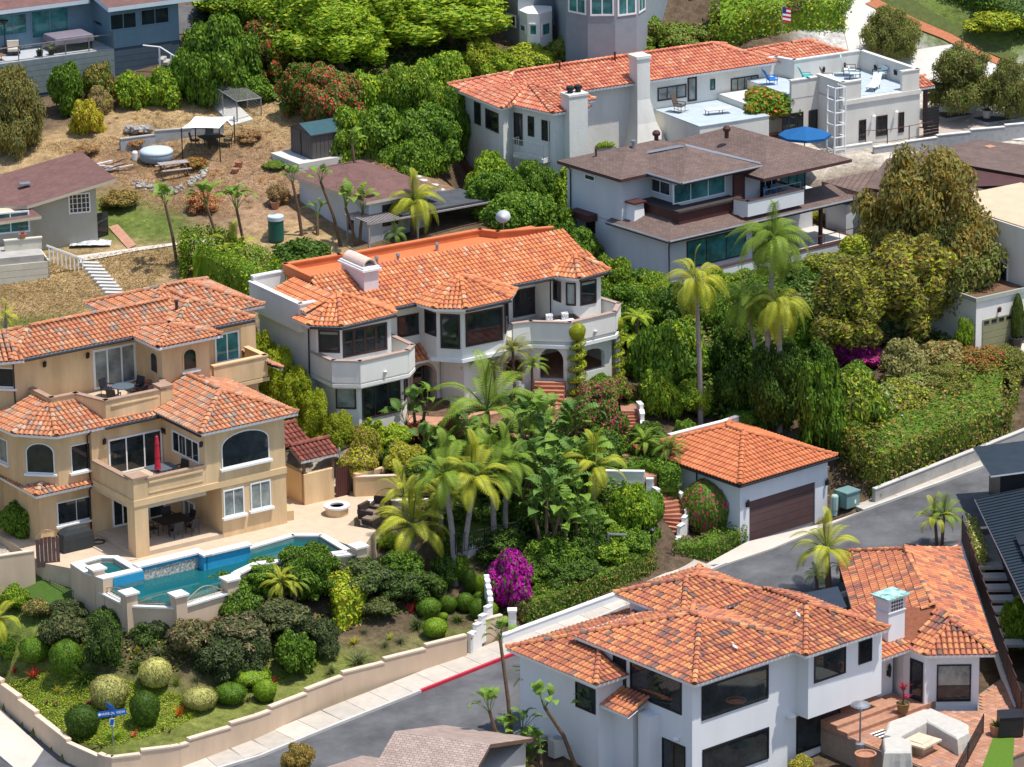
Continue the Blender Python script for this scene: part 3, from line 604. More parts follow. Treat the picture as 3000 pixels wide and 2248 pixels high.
# ====== long white house at the back
K=Bd('long_house','long aged white house with salmon tile roof, two chimneys and roof deck','house',29.5,1372,545,7.0);b=K
b.wall([(2.3,6.2),(2.3,4.2),(2.1,-1.1),(3.1,-.6),(4.2,-4.2),(6.4,-4.2),(6.4,-1.4),(8.4,-1.4),(8.4,.5),(23.9,.5),(23.9,6.2)],-3,5.3,AGED)
mainb=hip(2.1,-.05,24.2,6.3,5.3,.335)
ltow=fan([(1.8,4.5,5.3),(1.75,-1.5,5.3),(2.95,-.95,5.3),(3.9,-4.5,5.3),(6.7,-4.5,5.3),(6.7,-1.2,5.3)],(4.8,.4,6.3))
build_roof(b,mainb,PAL_B,limit=200,extra=ltow);build_roof(b,ltow,PAL_B,limit=80,extra=mainb);build_roof(b,hip(6.5,-1.8,8.75,2,5.05,.4),PAL_B,limit=10);build_roof(b,hip(6.3,-2.4,7.6,1,4.3,.4),PAL_B,limit=10)
M().box(4.9,-4.95,-3,6.3,-3.9,6.35).box(4.85,-5.0,6.35,6.35,-3.85,6.5).build('chimney',AGED,b.e)
for u in(5.3,5.9):M().lathe([(.2,0),(.2,.2),(.28,.24),(.28,.42),(.2,.45)],8,(u,-4.4,6.5)).build('chimney_pot',DKMET,b.e)
q=M().box(12.85,-.45,3.2,13.85,.6,7.0).box(12.78,-.52,7.0,13.92,.67,7.2)
prof=[(12.75,-.3),(14.0,-.3),(14.25,2.2),(13.85,3.8)]
for(z0,u0,u1,w0),(z1,u2,u3,w1)in zip([(-3,11.9,15.0,-1.6),(.4,12.2,15.0,-1.4),(1.6,12.5,14.6,-1.0),(2.6,12.7,14.2,-.7)],[(.4,12.2,15.0,-1.4),(1.6,12.5,14.6,-1.0),(2.6,12.7,14.2,-.7),(4.2,12.85,13.85,-.45)]):
 A=[(u0,w0,z0),(u1,w0,z0),(u1,.6,z0),(u0,.6,z0)];B=[(u2,w1,z1),(u3,w1,z1),(u3,.6,z1),(u2,.6,z1)]
 for i in range(4):q.poly([A[i],A[(i+1)%4],B[(i+1)%4],B[i]])
q.build('chimney',AGED,b.e)
M().box(14.8,-5.2,-3,20.3,.5,3.1).build('deck_wall',AGED,b.e);M().box(14.75,-5.25,3.1,20.35,.48,3.16).build('roof_deck',mat('blue_grey_deck',(.42,.48,.52),.8,.08,1.5),b.e)
b.wall(rect(20.3,-3.6,27.5,-3.2),-3,.9,AGED,name='courtyard_wall')
build_roof(b,[[(20.4,-3.85,.95),(27.2,-3.85,.95),(27.2,-3.4,1.15),(20.4,-3.4,1.15)],[(27.2,-2.95,.95),(20.4,-2.95,.95),(20.4,-3.4,1.15),(27.2,-3.4,1.15)]],PAL_B,limit=20,row=.4)
Fa=((2.3,4.2),(2.1,-1.1));Fc=((3.1,-.6),(4.2,-4.2));Fl=((8.4,.5),(23.9,.5))
b.win(Fa,q4(t1,862,655,905,815),fm=B_,fw=.09);b.win(Fa,q4(t1,935,700,1020,865),fm=B_,cols=2,fw=.09);b.win(Fa,q4(t1,955,1042,995,1110),fm=B_,cols=2)
b.win(Fc,q4(t1,1077,722,1110,865),fm=B_,fw=.08);b.win(Fc,q4(t1,1118,727,1176,945),fm=B_,cols=2,fw=.08,name='glazed_door');b.win(Fc,q4(t1,1209,750,1250,888),fm=B_,fw=.08);b.win(Fc,q4(t1,1298,775,1350,918),fm=B_,cols=2,fw=.08)
b.win(Fl,q4(bk,1350,318,1545,380),fm=B_,cols=3,fw=.09,gm=CURT);b.win(Fl,q4(bk,1553,247,1615,402),fm=B_,fw=.12,gm=CURT,name='glazed_door');b.win(Fl,q4(bk,1707,260,1738,328),fm=B_,fw=.06,gm=TEAL);b.win(Fl,q4(bk,1845,255,2030,345),fm=B_,cols=4,fw=.08,gm=CURT)
b.win(((6.4,-1.4),(8.4,-1.4)),sz=(1.3,2.6,1.9,4.6),fm=B_)
s0,z0=b.hit(Fc,*t1(1060,960));M().pris([(3.25,-1.2),(2.65,-1.4),(3.45,-4.0),(4.05,-3.8)],z0-.25,z0).build('balcony_slab',AGED,b.e)
b.rail([(3.2,-1.2,z0),(2.65,-1.4,z0),(3.45,-4.0,z0),(4.05,-3.8,z0)],1.0,CREAM,gap=.16)
for u,v,z in((8.6,2.6,6.2),(13.0,2.7,6.25)):M().lathe([(.07,0),(.07,.6),(.11,.62),(.11,.68)],8,(u,v,z)).build('roof_vent',IRON,b.e)
pipe(b,[(3.95,-3.2,5.1),(4.0,-3.75,4.7),(4.0,-3.75,-2)],m=AGED)
# ====== stucco wing with furnished roof terrace
S=Bd('terrace_house','cream stucco house with roof terrace full of loungers and blue chairs','house',29.5,2466,430,8.0);b=S
b.wall(rect(0,0,6.35,7),-1,3.2,CREAM);b.wall(rect(-2.2,2.9,0,9),-1,3.2,CREAM);b.wall(rect(-4.6,4.5,-2.2,9),-1,2.6,CREAM)
parapet(b,[(.12,3.0),(.12,.12),(1.45,.12)],3.1,4.35,CREAM,CREAM);parapet(b,[(4.95,.12),(6.2,.12),(6.22,6.9),(.7,6.9),(.2,8.4),(-.9,8.4)],3.1,4.5,CREAM,CREAM);parapet(b,[(0,3.0),(-.8,3.0),(-2.1,3.0)],3.0,4.2,CREAM,CREAM)
M().box(0.2,.2,3.2,6.2,6.8,3.25).box(-2.2,3,3.2,0.2,8.4,3.24).build('roof_terrace',mat('blue_grey_deck',(.42,.48,.52)),b.e);M().box(0,-.1,2.85,6.4,.0,3.15).build('ledge',CREAM,b.e)
FS=((0,0),(6.35,0))
b.win(FS,q4(d1,1168,858,1240,1065),fm=B_,cols=2,fw=.06);b.win(FS,q4(d1,1354,815,1470,1015),fm=B_,cols=2,fw=.08);b.win(FS,q4(d1,1594,775,1650,985),fm=B_,cols=2,fw=.06)
b.win(((-2.2,2.9),(-.8,2.9)),sz=(-.7,.4,1.0,2.0),fm=B_,cols=3,name='window');b.win(((-.5,2.9),(0,2.9)),sz=(-.25,-.1,.45,2.0),fm=B_,name='glazed_door')
build_roof(b,[[(6.4,1.0,2.9),(8.3,1.0,2.9),(8.3,2.2,3.3),(6.4,2.2,3.3)],[(8.3,3.4,2.9),(6.4,3.4,2.9),(6.4,2.2,3.3),(8.3,2.2,3.3)]],PAL_B,limit=10)
M().box(7.7,1.3,-.6,7.95,1.55,2.8).box(6.3,1.25,2.6,8.1,1.6,2.85).build('porch_post',MAROON,b.e)
q=M()
for x,y in((-.95,.35),(-.1,-.55),(-.95,-.55),(-.1,.35)):q.box(x-.04,y-.04,-1.1,x+.04,y+.04,4.3)
for k in range(6):
 z=4.2-k*.85
 q.box(-.95,-.59,z,-.1,-.51,z+.07).box(-.99,-.55,z,-.91,.35,z+.07).box(-.14,-.55,z,-.06,.35,z+.07)
q.build('trellis_tower',WTRIM,b.e,);q=M()
for k in range(5):q.box(-.2,-.6,-.6+k*.9,.0,-.5,-.1+k*.9)
for F,p in(((0.2,6.8),(6.2,6.8)),d1(775,320)),(((0.2,6.8),(6.2,6.8)),d1(1000,275)),(((6.1,6.8),(6.1,.2)),d1(1360,300)),(((6.1,6.8),(6.1,.2)),d1(1575,350)):lantern(b,F,p,h=.5)
for px in(d1(1310,790),d1(1555,745)):
 s,z=b.hit(FS,*px);M().tube([(s,-.02,z),(s,-.22,z+.08),(s,-.22,z)],.02,5).lathe([(.13,-.1),(.04,.0),(.0,.02)],8,(s,-.22,z)).build('wall_lamp',WTRIM,b.e)
build_roof(b,hip(.2,8.0,6.2,12.5,4.05,.33),PAL_B,limit=60)
b.wall(rect(.6,8.4,5.8,12),-1,4.0,CREAM)
# ====== modern house with brown shingle roofs
Br=Bd('shingle_house','modern pale grey house with layered brown shingle roofs and maroon trim','house',38,*br(800,1090),5.0);b=Br
b.wall(rect(0,0,6.8,10),-1.5,3.35,LILAC);b.wall(rect(6.8,3.4,15,10),-1.5,3.35,LILAC);b.wall(rect(0,4.6,8,10),3.3,6.3,LILAC);b.wall([(2.5,6),(2.5,1.8),(6.4,1.8),(6.4,6)],3.3,6.3,LILAC);b.wall(rect(6.4,1.3,8.6,8),3.3,6.1,LILAC);b.wall(rect(8.6,2.2,13.3,9),3.3,6.0,LILAC)
M().pris(rect(1.5,.85,6.6,4.5),3.4,4.55).build('skirt_panel',MAROON,b.e);M().pris(rect(1.35,.7,6.65,4.6),4.55,4.68).build('skirt_ledge',mat('dark_shingle_edge',(.06,.045,.045),.8,.1,4),b.e);M().box(6.3,1.15,3.4,7.2,1.32,6.1).build('maroon_panel',MAROON,b.e)
q=M();A=[(.25,3.7),(1.15,3.7),(1.15,4.9),(.25,4.9)];B2=[(.45,3.85),(1.15,3.85),(1.15,4.8),(.45,4.8)]
for i in range(4):q.poly([(*A[i],3.4),(*A[(i+1)%4],3.4),(*B2[(i+1)%4],4.7),(*B2[i],4.7)])
q.poly([(*p,4.7)for p in B2]).build('chimney_pier',WTRIM,b.e);M().box(.25,3.7,4.7,1.3,4.95,4.8).build('pier_cap',MAROON,b.e)
lower=[[(-.5,-.6,3.42),(14.9,-.6,3.42),(14.9,1.6,3.98),(1.5,1.6,3.98)],[(-.5,5.6,3.42),(-.5,-.6,3.42),(1.5,1.6,3.98),(1.5,5.6,3.98)]]
FAS=mat('maroon_fascia',(.09,.04,.038),.6,.1,2)
shingle_roof(b,lower,SHBR,FAS);shingle_roof(b,hip(-.5,4.1,8,10.4,6.4,.33),SHBR,FAS);shingle_roof(b,hip(1.75,.85,8.5,8.8,6.45,.33),SHBR,FAS);shingle_roof(b,hip(7.2,-.6,14.7,10.4,6.05,.38),SHBR,FAS)
gutter(b,[(-.55,-.68,3.4),(14.9,-.68,3.4)],m=METAL);gutter(b,[(-.58,5.6,3.4),(-.58,-.6,3.4)],m=METAL);gutter(b,[(1.7,.78,6.42),(8.5,.78,6.42)],m=METAL);gutter(b,[(1.68,6,6.42),(1.68,.85,6.42)],m=METAL)
M().poly([(5.0,4.3,7.58),(8.3,.9,6.52),(8.6,1.2,6.52),(5.3,4.7,7.62)]).poly([(5.0,4.3,7.58),(4.9,4.8,7.6),(1.8,8.2,6.55),(1.7,7.8,6.55)]).build('ridge_flashing',METAL,b.e)
M().lathe([(.2,-.4),(.2,0),(.12,.1),(.12,.55),(.17,.58),(.17,.72)],10,(2.9,6.9,7.1)).build('flue',METAL,b.e)
for u,v,z in((5.2,7.4,7.5),(9.2,5.2,7.55)):M().lathe([(.14,-.3),(.14,.12),(.24,.18),(.27,.34),(.16,.48),(0,.5)],10,(u,v,z)).build('roof_turbine',MAROON,b.e)
M().lathe([(.06,0),(.06,.6),(.09,.62),(.09,.68)],8,(.9,8.2,6.7)).build('roof_vent',IRON,b.e)
FBr=((0,0),(6.8,0));b.win(FBr,q4(br,910,770,1293,855),fm=B_,cols=3,gm=TEAL);b.win(((2.5,6),(2.5,1.8)),q4(br,672,350,808,480),fm=WTRIM,cols=2,gm=GLASS);b.win(((2.5,1.8),(6.4,1.8)),q4(br,822,400,1160,455),fm=WTRIM,cols=3,gm=TEAL)
b.win(((0,10),(0,4.6)),q4(br,250,325,318,385),fm=WTRIM);b.win(((0,10),(0,0)),q4(br,262,605,320,718),fm=B_);M().ob((-.35,8.0,3.3),(.4,0,0),(0,1.0,0),(0,0,.22)).build('planter_box',MAROON,b.e)
b.win(((8.6,2.2),(13.3,2.2)),sz=(.15,3.75,2.3,5.8),fm=WTRIM,cols=4,name='glazed_door');b.win(((8.6,2.2),(13.3,2.2)),sz=(2.5,4.0,4.65,5.9),fm=B_,cols=3,gm=TEAL)
b.win(((6.8,3.4),(15,3.4)),sz=(.6,1.1,5.5,3.2),fm=B_,cols=4,gm=TEAL,name='glazed_door')
parapet(b,[(5.9,.6),(6.1,-.35),(10.7,-.35),(10.7,2.0)],3.75,4.75,mat('clean_white_stucco',(.74,.74,.74),.9,.03,2),MAROON,th=.18,ch=.03);b.rail([(7.5,-.3,4.75),(10.6,-.3,4.75)],.45,METAL,gap=.5)
M().box(6.8,-.2,.4,15.3,3.4,.75).build('terrace_slab',CONC,b.e);parapet(b,[(.75,-.45),(6.9,-.45)],-.4,.95,mat('clean_white_stucco',(.74,.74,.74)),MAROON,th=.2,ch=.03);parapet(b,[(6.9,-.45),(15.3,-.45),(15.3,2.5)],-.7,.72,LILAC,MAROON,th=.2,ch=.04)
b.rail([(8.6,-.4,.75),(15.2,-.4,.75)],.65,IRON,gap=1.3,r=.02)
for u in(8.2,12.4):M().box(u,-.2,.7,u+.2,0,3.3).build('post',MAROON,b.e)
pipe(b,[(-.35,-.5,3.3),(-.1,-.06,2.9),(-.05,-.06,-1.2)],m=DKMET);pipe(b,[(-.4,9.8,6.3),(-.08,9.6,5.9),(-.06,9.6,-1)],m=MAROON)
# ====== ground, street, paths
URx,URy=cos(radians(39.8)),sin(radians(39.8))
def zr(x,y):return.078*((x-12.8)*URx+(y-211.4)*URy)
def PR(px,py,dz=0.):
 z=0.
 for _ in range(40):
  p=P(px,py,z);z=zr(p.x,p.y)+dz
 return p
DRY,SOIL,LAWN,GC,DIRT,PAVE=(.36,.25,.13),(.12,.085,.055),(.12,.16,.035),(.17,.19,.045),(.30,.19,.115),(.50,.44,.36)
wl=lambda b,u,v,z:tuple(b.w(u,v,z))
TP_=[]
def tp(c,*pts):
 for px,py,z in pts:q=P(px,py,z);TP_.append((q.x,q.y,z,c))
def tw(c,*pts):
 for q in pts:TP_.append((q[0],q[1],q[2],c))
sideL=[(P(-120,1980,-2.2)),(P(0,2059,-2.6)),(P(100,2150,-2.95)),(P(199,2244,-3.25))]
wallB=sideL+[PR(320,2290,.12),PR(525,2250,.14),PR(760,2160,.14),PR(1000,2043,.14),PR(1371,1919,.14)]
streetL=wallB+[PR(1529,1862,.14),PR(1828,1752,.14),PR(1985,1690,.1),PR(2160,1612,.0),PR(2435,1530,.1),PR(2560,1470,.14),PR(2977,1304,.14)]
e=streetL[-1];streetL.append(Vector((e.x+40*URx,e.y+40*URy,e.z+3.1)))
for q in wallB[1:]:tw(GC,(q.x-.5,q.y+1.2,q.z+.95))
tp(GC,(150,1990,-1.2),(420,2080,-1.5),(700,1990,-1.2),(850,1940,-.8));tp(SOIL,(980,1830,-.3),(560,1900,.3),(300,1850,.6),(880,1800,.5),(1180,1800,-.1),(1080,1740,0.4))
for u,v,z in((-12.8,-5.3,-1.9),(-10.6,-7.2,-2.0),(-7.3,-6.9,-1.9),(-1.5,-7,-1.7),(1.2,-6.6,-1.4)):tw(SOIL,wl(Y,u,v,z))
for u,v,z in((-13.2,0,-1.7),(-14.5,-4,-2.0),(-16.5,0,-1.75),(-15,2,-1.6)):tw(LAWN,wl(Y,u,v,z))
for u,v in((-11,1),(-6,2),(0,-1),(3,0),(6,4),(-8,8),(0,8),(3,12),(-14,7),(-6,-4)):tw(PAVE,wl(Y,u,v,-1.9 if v==-4 else-.45))
tp(SOIL,(1250,1700,.2),(1430,1750,-.4),(1340,1840,-.7),(1500,1850,-.7),(1700,1770,-.55),(1900,1670,-.2));tp(SOIL,(1650,1650,.6),(1800,1600,.8),(1550,1560,1.7),(1900,1560,1.2),(1300,1600,1.6),(1200,1500,2.3))
tp(LAWN,(1420,1545,2.2),(1350,1560,2.1));tp(SOIL,(1300,1400,3.0),(1550,1400,3.1),(1700,1420,3.0),(1880,1400,2.7),(1150,1330,3.6))
tp(TERR_ if False else(.40,.20,.13),(1300,1290,4.3),(1450,1260,4.5),(1700,1260,3.8),(1600,1220,4.4));tp(SOIL,(1150,1260,4.4),(1850,1150,4.5),(1750,1130,4.7),(1950,1250,3.4),(2050,1240,3.2),(2200,1230,3.4),(2350,1240,3.6))
tw(SOIL,*[wl(Mi,u,v,z)for u,v,z in((-6,-4,-.3),(-2,-4,-.3),(2,-3.4,-.3),(6,-3,-.3),(10,-4,-.3),(13,-3,-.3),(14,0,.1),(-8,2,-.3),(-8,8,.5),(0,9,1.0),(10,9,1.0),(5,4,.3))])
tw(SOIL,*[wl(G,u,v,z)for u,v,z in((0,2,-.3),(5,4,-.2),(-1.6,3,.2),(-2.4,6,2.2),(3,9.5,3.4),(7.2,6,2.2),(-2,1,-.2))]);tw(SOIL,wl(G,2,-1.5,-.25),wl(G,7.5,.5,.1))
for t in(.0,.33,.66,1.):q=streetL[14].lerp(streetL[15],t)if len(streetL)>15 else streetL[-1];tw(SOIL,(q.x-.6,q.y+.8,q.z+.9))
tp(SOIL,(2500,1250,3.0),(2700,1150,3.6),(2500,1080,4.2),(2400,950,4.8),(2700,1080,4.2),(2150,1000,4.6),(2250,900,5.2),(2000,980,4.7),(1800,900,5.2));tp(SOIL,(2900,1020,4.4),(2980,1060,4.2),(2960,1000,4.6))
tp(SOIL,(1700,780,6.0),(1850,860,5.4),(1400,640,7.0),(1200,640,7.0),(2600,900,5.2),(2700,830,5.6),(2450,850,5.4));tp(DRY,(900,700,6.5),(700,760,6.0),(450,800,5.6),(340,830,5.4),(120,890,4.9),(20,900,4.8),(600,740,6.2),(330,760,5.9))
tp(LAWN,(340,650,6.8),(480,660,6.8),(60,960,4.5));tp(DIRT,(620,620,7.2),(800,600,7.5),(700,520,8.2),(560,560,7.8),(850,540,8.0),(1000,580,7.7),(1250,520,8.3),(1350,560,7.8));tp(DIRT,(500,480,8.7),(700,440,9.1),(400,440,9.0),(320,470,8.8),(900,480,8.7),(1050,470,8.9),(1200,450,9.1))
tp(DRY,(640,400,9.6),(480,330,10.3),(700,360,10.0),(560,290,10.8),(400,390,9.7),(250,420,9.4),(800,330,10.4),(900,380,10.0),(700,290,10.8),(150,450,9.0));tp(SOIL,(100,350,10),(300,250,11.2),(500,220,11.6),(900,200,12),(1100,300,11),(1250,380,10),(800,100,13),(1200,100,13.2),(1100,30,14.2),(200,200,11.9),(600,80,13.2))
tw(SOIL,*[wl(K,u,v,z)for u,v,z in((1,2,-1.5),(2,-3,-1.6),(6,-6,-1.0),(12,-4,0),(18,-6,.5),(15,8,2.5),(5,8,2),(24,8,3),(10,2,1),(20,3,2))]);tw(SOIL,*[wl(Br,u,v,z)for u,v,z in((-1.5,0,-.6),(-1.5,6,.2),(-1,11,1.2),(4,-2,-.4),(10,-2,-.5),(16,-1,0),(8,5,0),(17,5,.6),(8,12,1.6))])
tw(PAVE,*[wl(S,u,v,z)for u,v,z in((3,-1,-.15),(3,3,-.3),(-2,1,-.2),(8,0,-.15),(10,3,-.1),(12,-1.5,-.15))]);tp((.55,.53,.5),(2750,250,9.3),(2850,300,8.6),(2600,130,11.2),(2500,60,12.6),(2950,260,9.2),(2400,20,13.6),(2980,330,8.3));tp(LAWN,(2900,130,11.3),(2750,40,13.0),(2980,40,13.0),(2600,0,13.8))
tp(SOIL,(1700,90,13),(1500,130,12.4),(1900,110,12.8),(2200,120,12.4),(1500,10,14.4),(2100,30,13.8),(300,20,14.5),(100,120,13));tp(SOIL,(2800,480,6.6),(2950,560,6.2),(2600,560,6.4),(2900,700,5.8),(2980,640,6.0))
for X,Y_,z in((-70,420,26),(0,430,27),(70,430,27),(-70,330,18),(70,330,17),(-80,250,8),(-90,190,-1),(90,260,7),(80,210,3),(-60,150,-7),(0,140,-8),(60,150,-5),(-45,200,-2),(-45,230,3.5),(50,230,4),(-45,280,11.5),(45,290,11.5),(250,500,30),(-250,500,30),(250,100,-10),(-250,100,-10)):tw(SOIL,(X,Y_,z))
tw(SOIL,*[wl(N,u,v,z)for u,v,z in((-18.5,12,-1.3),(-18.5,5,-1.6),(-17,0,-1.9),(-10,0,-1.9),(-10,8,-1.5),(-5,0,-1.3),(3,6,-.6),(9,14,.1),(-3,14,-.6),(2,0,-.5),(6,4,-.5),(2,-6,-1.4),(-24,6,-2.4),(-24,14,-2.2),(14,10,.2))])
pts=np.array([(a,b_,c)for a,b_,c,_ in TP_]);cols=np.array([c for*_,c in TP_])
cx,cy=0.,240.;xs=(pts[:,0]-cx)/50;ys=(pts[:,1]-cy)/50;n_=len(pts)
def kern(d2):return np.where(d2>1e-12,d2*np.log(d2+1e-12)*.5,0)
A_=np.zeros((n_+3,n_+3));A_[:n_,:n_]=kern((xs[:,None]-xs)**2+(ys[:,None]-ys)**2)+np.eye(n_)*.0012
A_[:n_,n_]=1;A_[:n_,n_+1]=xs;A_[:n_,n_+2]=ys;A_[n_,:n_]=1;A_[n_+1,:n_]=xs;A_[n_+2,:n_]=ys
CF=np.linalg.solve(A_,np.concatenate([pts[:,2],[0,0,0]]))
def tza(X,Y_):
 x=(np.asarray(X)-cx)/50;y=(np.asarray(Y_)-cy)/50
 k=kern((x[...,None]-xs)**2+(y[...,None]-ys)**2);return k@CF[:n_]+CF[n_]+CF[n_+1]*x+CF[n_+2]*y
def tz(x,y):return float(tza(np.array([x]),np.array([y]))[0])
def GP(px,py,it=14):
 z=3.
 for _ in range(it):p=P(px,py,z);z=.55*z+.45*tz(p.x,p.y)
 p=P(px,py,z);return Vector((p.x,p.y,tz(p.x,p.y)))
def offs(line,d):
 r=[]
 for i,p in enumerate(line):
  t=(line[min(i+1,len(line)-1)]-line[max(i-1,0)]);n=Vector((t.y,-t.x,0)).normalized();r.append(Vector((p.x+n.x*d,p.y+n.y*d,p.z)))
 return r
kerbL_=[PR(300,2340),PR(500,2300),PR(760,2222),PR(1000,2123),PR(1235,2030),PR(1535,1910),PR(1870,1765),PR(2130,1655),PR(2260,1612),PR(2530,1500),PR(2760,1417),PR(2990,1330)]
e=kerbL_[-1];kerbL_.append(Vector((e.x+40*URx,e.y+40*URy,e.z+3.1)))
kerbR_=offs(kerbL_,7.4)
street=[(p.x,p.y)for p in[Vector((-60,205,0)),Vector((-40,196,0))]+streetL]+[(p.x,p.y)for p in offs(kerbL_,9.1)[::-1]]+[(-40,165),(-60,165)]
gx=np.concatenate([np.arange(-250,-44,12.),np.arange(-44,46.1,.6),np.arange(52,251,12.)]);gy=np.concatenate([np.arange(100,176,10.),np.arange(176,316,.6),np.arange(320,501,12.)])
XX,YY=np.meshgrid(gx,gy);ZZ=tza(XX,YY)
w_=1/((XX[...,None]-pts[:,0])**2+(YY[...,None]-pts[:,1])**2+.8)**2.2;CC=(w_@cols)/w_.sum(-1,keepdims=True)
rs=np.random.RandomState(3);ins=np.zeros(XX.shape,bool)
for i in range(XX.shape[0]):
 if not(160<gy[i]<262):continue
 for j in range(XX.shape[1]):
  if-62<gx[j]<70:
   x,y=gx[j],gy[i]
   if inpoly(x,y,street)or inpoly(x,y-.55,street)or inpoly(x+.3,y-.35,street):ins[i,j]=True
ZR_=zr(XX,YY);ZZ=np.where(ins,ZR_-.14,ZZ);YL=[(Y.w(u,v,0).x,Y.w(u,v,0).y)for u,v in((-12.4,-5),(-10.7,-6.6),(-7.5,-6.2),(-2,-6.1),(.5,-6),(1,-2.4),(-.5,-.8),(-4,-1.2),(-10.5,-1),(-13.3,.3))]
for i in range(XX.shape[0]):
 if 195<gy[i]<215:
  for j in range(XX.shape[1]):
   if-26<gx[j]<-5 and inpoly(gx[j],gy[i],YL):ZZ[i,j]=min(ZZ[i,j],.9)
nx_,ny_=len(gx),len(gy);V_=np.stack([XX,YY,ZZ],-1).reshape(-1,3)
idx=np.arange(nx_*ny_).reshape(ny_,nx_);F_=np.stack([idx[:-1,:-1],idx[:-1,1:],idx[1:,1:],idx[1:,:-1]],-1).reshape(-1,4)
me=bpy.data.meshes.new('ground');me.from_pydata(V_.tolist(),[],F_.tolist())
at=me.attributes.new('gcol','FLOAT_COLOR','POINT');at.data.foreach_set('color',np.concatenate([CC.reshape(-1,3),np.ones((nx_*ny_,1))],1).ravel());me.polygons.foreach_set('use_smooth',[True]*len(F_))
gm=bpy.data.materials.new('earth');gm.use_nodes=True;n=gm.node_tree.nodes;l=gm.node_tree.links;p_=n['Principled BSDF'];p_.inputs['Roughness'].default_value=.95;p_.inputs['Specular IOR Level'].default_value=.1
a_=n.new('ShaderNodeAttribute');a_.attribute_name='gcol';tc=n.new('ShaderNodeTexCoord');out=a_.outputs[0]
for sc_,lo,hi in((.35,.62,1.4),(2.2,.6,1.4),(13.,.62,1.36)):
 nz=n.new('ShaderNodeTexNoise');nz.inputs['Scale'].default_value=sc_;nz.inputs['Detail'].default_value=6;nz.inputs['Roughness'].default_value=.7;l.new(tc.outputs['Object'],nz.inputs[0])
 mr=n.new('ShaderNodeMapRange');mr.inputs[1].default_value=.3;mr.inputs[2].default_value=.7;mr.inputs[3].default_value=lo;mr.inputs[4].default_value=hi;l.new(nz.outputs[0],mr.inputs[0])
 mx=n.new('ShaderNodeVectorMath');mx.operation='SCALE';l.new(out,mx.inputs[0]);l.new(mr.outputs[0],mx.inputs['Scale']);out=mx.outputs[0]
l.new(out,p_.inputs['Base Color']);bp=n.new('ShaderNodeBump');bp.inputs['Strength'].default_value=.8;bp.inputs['Distance'].default_value=.12;l.new(nz.outputs[0],bp.inputs['Height']);l.new(bp.outputs[0],p_.inputs['Normal'])
me.materials.append(gm);tag(link('ground',me),kind='structure')
def strip(name,A,B,dz,m,dzb=None,sub=1):
 q=M()
 for i in range(len(A)-1):
  q.poly([(A[i].x,A[i].y,zr(A[i].x,A[i].y)+dz),(B[i].x,B[i].y,zr(B[i].x,B[i].y)+dz),(B[i+1].x,B[i+1].y,zr(B[i+1].x,B[i+1].y)+dz),(A[i+1].x,A[i+1].y,zr(A[i+1].x,A[i+1].y)+dz)])
 return q.build(name,m)
far=[Vector((-60,190,0)),Vector((-40,178,0))]
def resamp(line,step):
 L=[0]
 for a,c in zip(line,line[1:]):L.append(L[-1]+(Vector((c.x,c.y,0))-Vector((a.x,a.y,0))).length)
 n=int(L[-1]/step);r=[];k=0
 for i in range(n+1):
  s=i*step
  while k<len(L)-2 and L[k+1]<s:k+=1
  t=(s-L[k])/(L[k+1]-L[k]);r.append(line[k].lerp(line[k+1],t))
 return r
road=tag(strip('road',kerbL_,kerbR_,0,ASPH),kind='structure')
q=M();ss=[Vector((-16.5,186.5,0)),Vector((-24,196,0)),Vector((-40,214,0))];s2=[Vector((-22,178,0)),Vector((-31,190,0)),Vector((-48,208,0))]
zs_=[zr(-16,186),-3.0,-2.0]
q.poly([(-17.6,187.2,-3.02),(-9.5,180.5,-3.05),(-24,172,-3.6),(-32,186,-3.3),(-27,196,-3.0)]).poly([(-27,196,-3.0),(-32,186,-3.3),(-50,205,-2.2),(-44,214,-1.9)])
tag(q.build('side_road',ASPH),kind='structure')
RED=mat('red_kerb_paint',(.50,.03,.06),.7,.12,3)
def kerb(line,side,name,m=CONC,h=.14,w=.16):
 o2=offs(line,side*w);q=M()
 for i in range(len(line)-1):
  a,c,d,e2=line[i],line[i+1],o2[i+1],o2[i]
  q.pris([(a.x,a.y),(c.x,c.y),(d.x,d.y),(e2 .x,e2 .y)],lambda x,y:zr(x,y)-.2,lambda x,y:zr(x,y)+h)
 return tag(q.build(name,m),kind='structure')
kl=kerbL_
kerb(kl[0:5],-1,'kerb');kerb(kl[4:6],-1,'red_kerb',RED,.15);kerb(kl[5:8],-1,'kerb');kerb(kl[9:],-1,'kerb');kr=kerbR_
kerb(kr[:8],1,'kerb');kerb(kr[7:10],1,'kerb');kerb(kr[9:],1,'red_kerb',RED,.15)
SLABM=[mat('pavement_slab_%d'%i,c,.9,.1,1.5,.2,50,rnd=.1)for i,c in enumerate([(.50,.45,.385),(.47,.42,.355),(.52,.465,.40)])]
def pavement(line,side,w,step,name='pavement'):
 root=tag(bpy.data.objects.new(name,None),kind='structure');COL.objects.link(root)
 A=resamp(offs(line,side*.17),step);B=resamp(offs(line,side*(.17+w)),step);n=min(len(A),len(B))
 for i in range(n-1):
  a,c=A[i],A[i+1];t=(c-a);t.z=0;t.normalize();nn=Vector((t.y,-t.x,0))*side;a2=a+nn*w;c2=c+nn*w;g=t*.012
  o=M().pris([((a+g).x,(a+g).y),((c-g).x,(c-g).y),((c2-g).x,(c2-g).y),((a2+g).x,(a2+g).y)],lambda x,y:zr(x,y)-.1,lambda x,y:zr(x,y)+.135).build('paving_slab',SLABM[random.randrange(3)],root)
 return root
pavement(kl[0:8],-1,1.75,1.5);pavement(kl[9:12],-1,1.7,2.6)
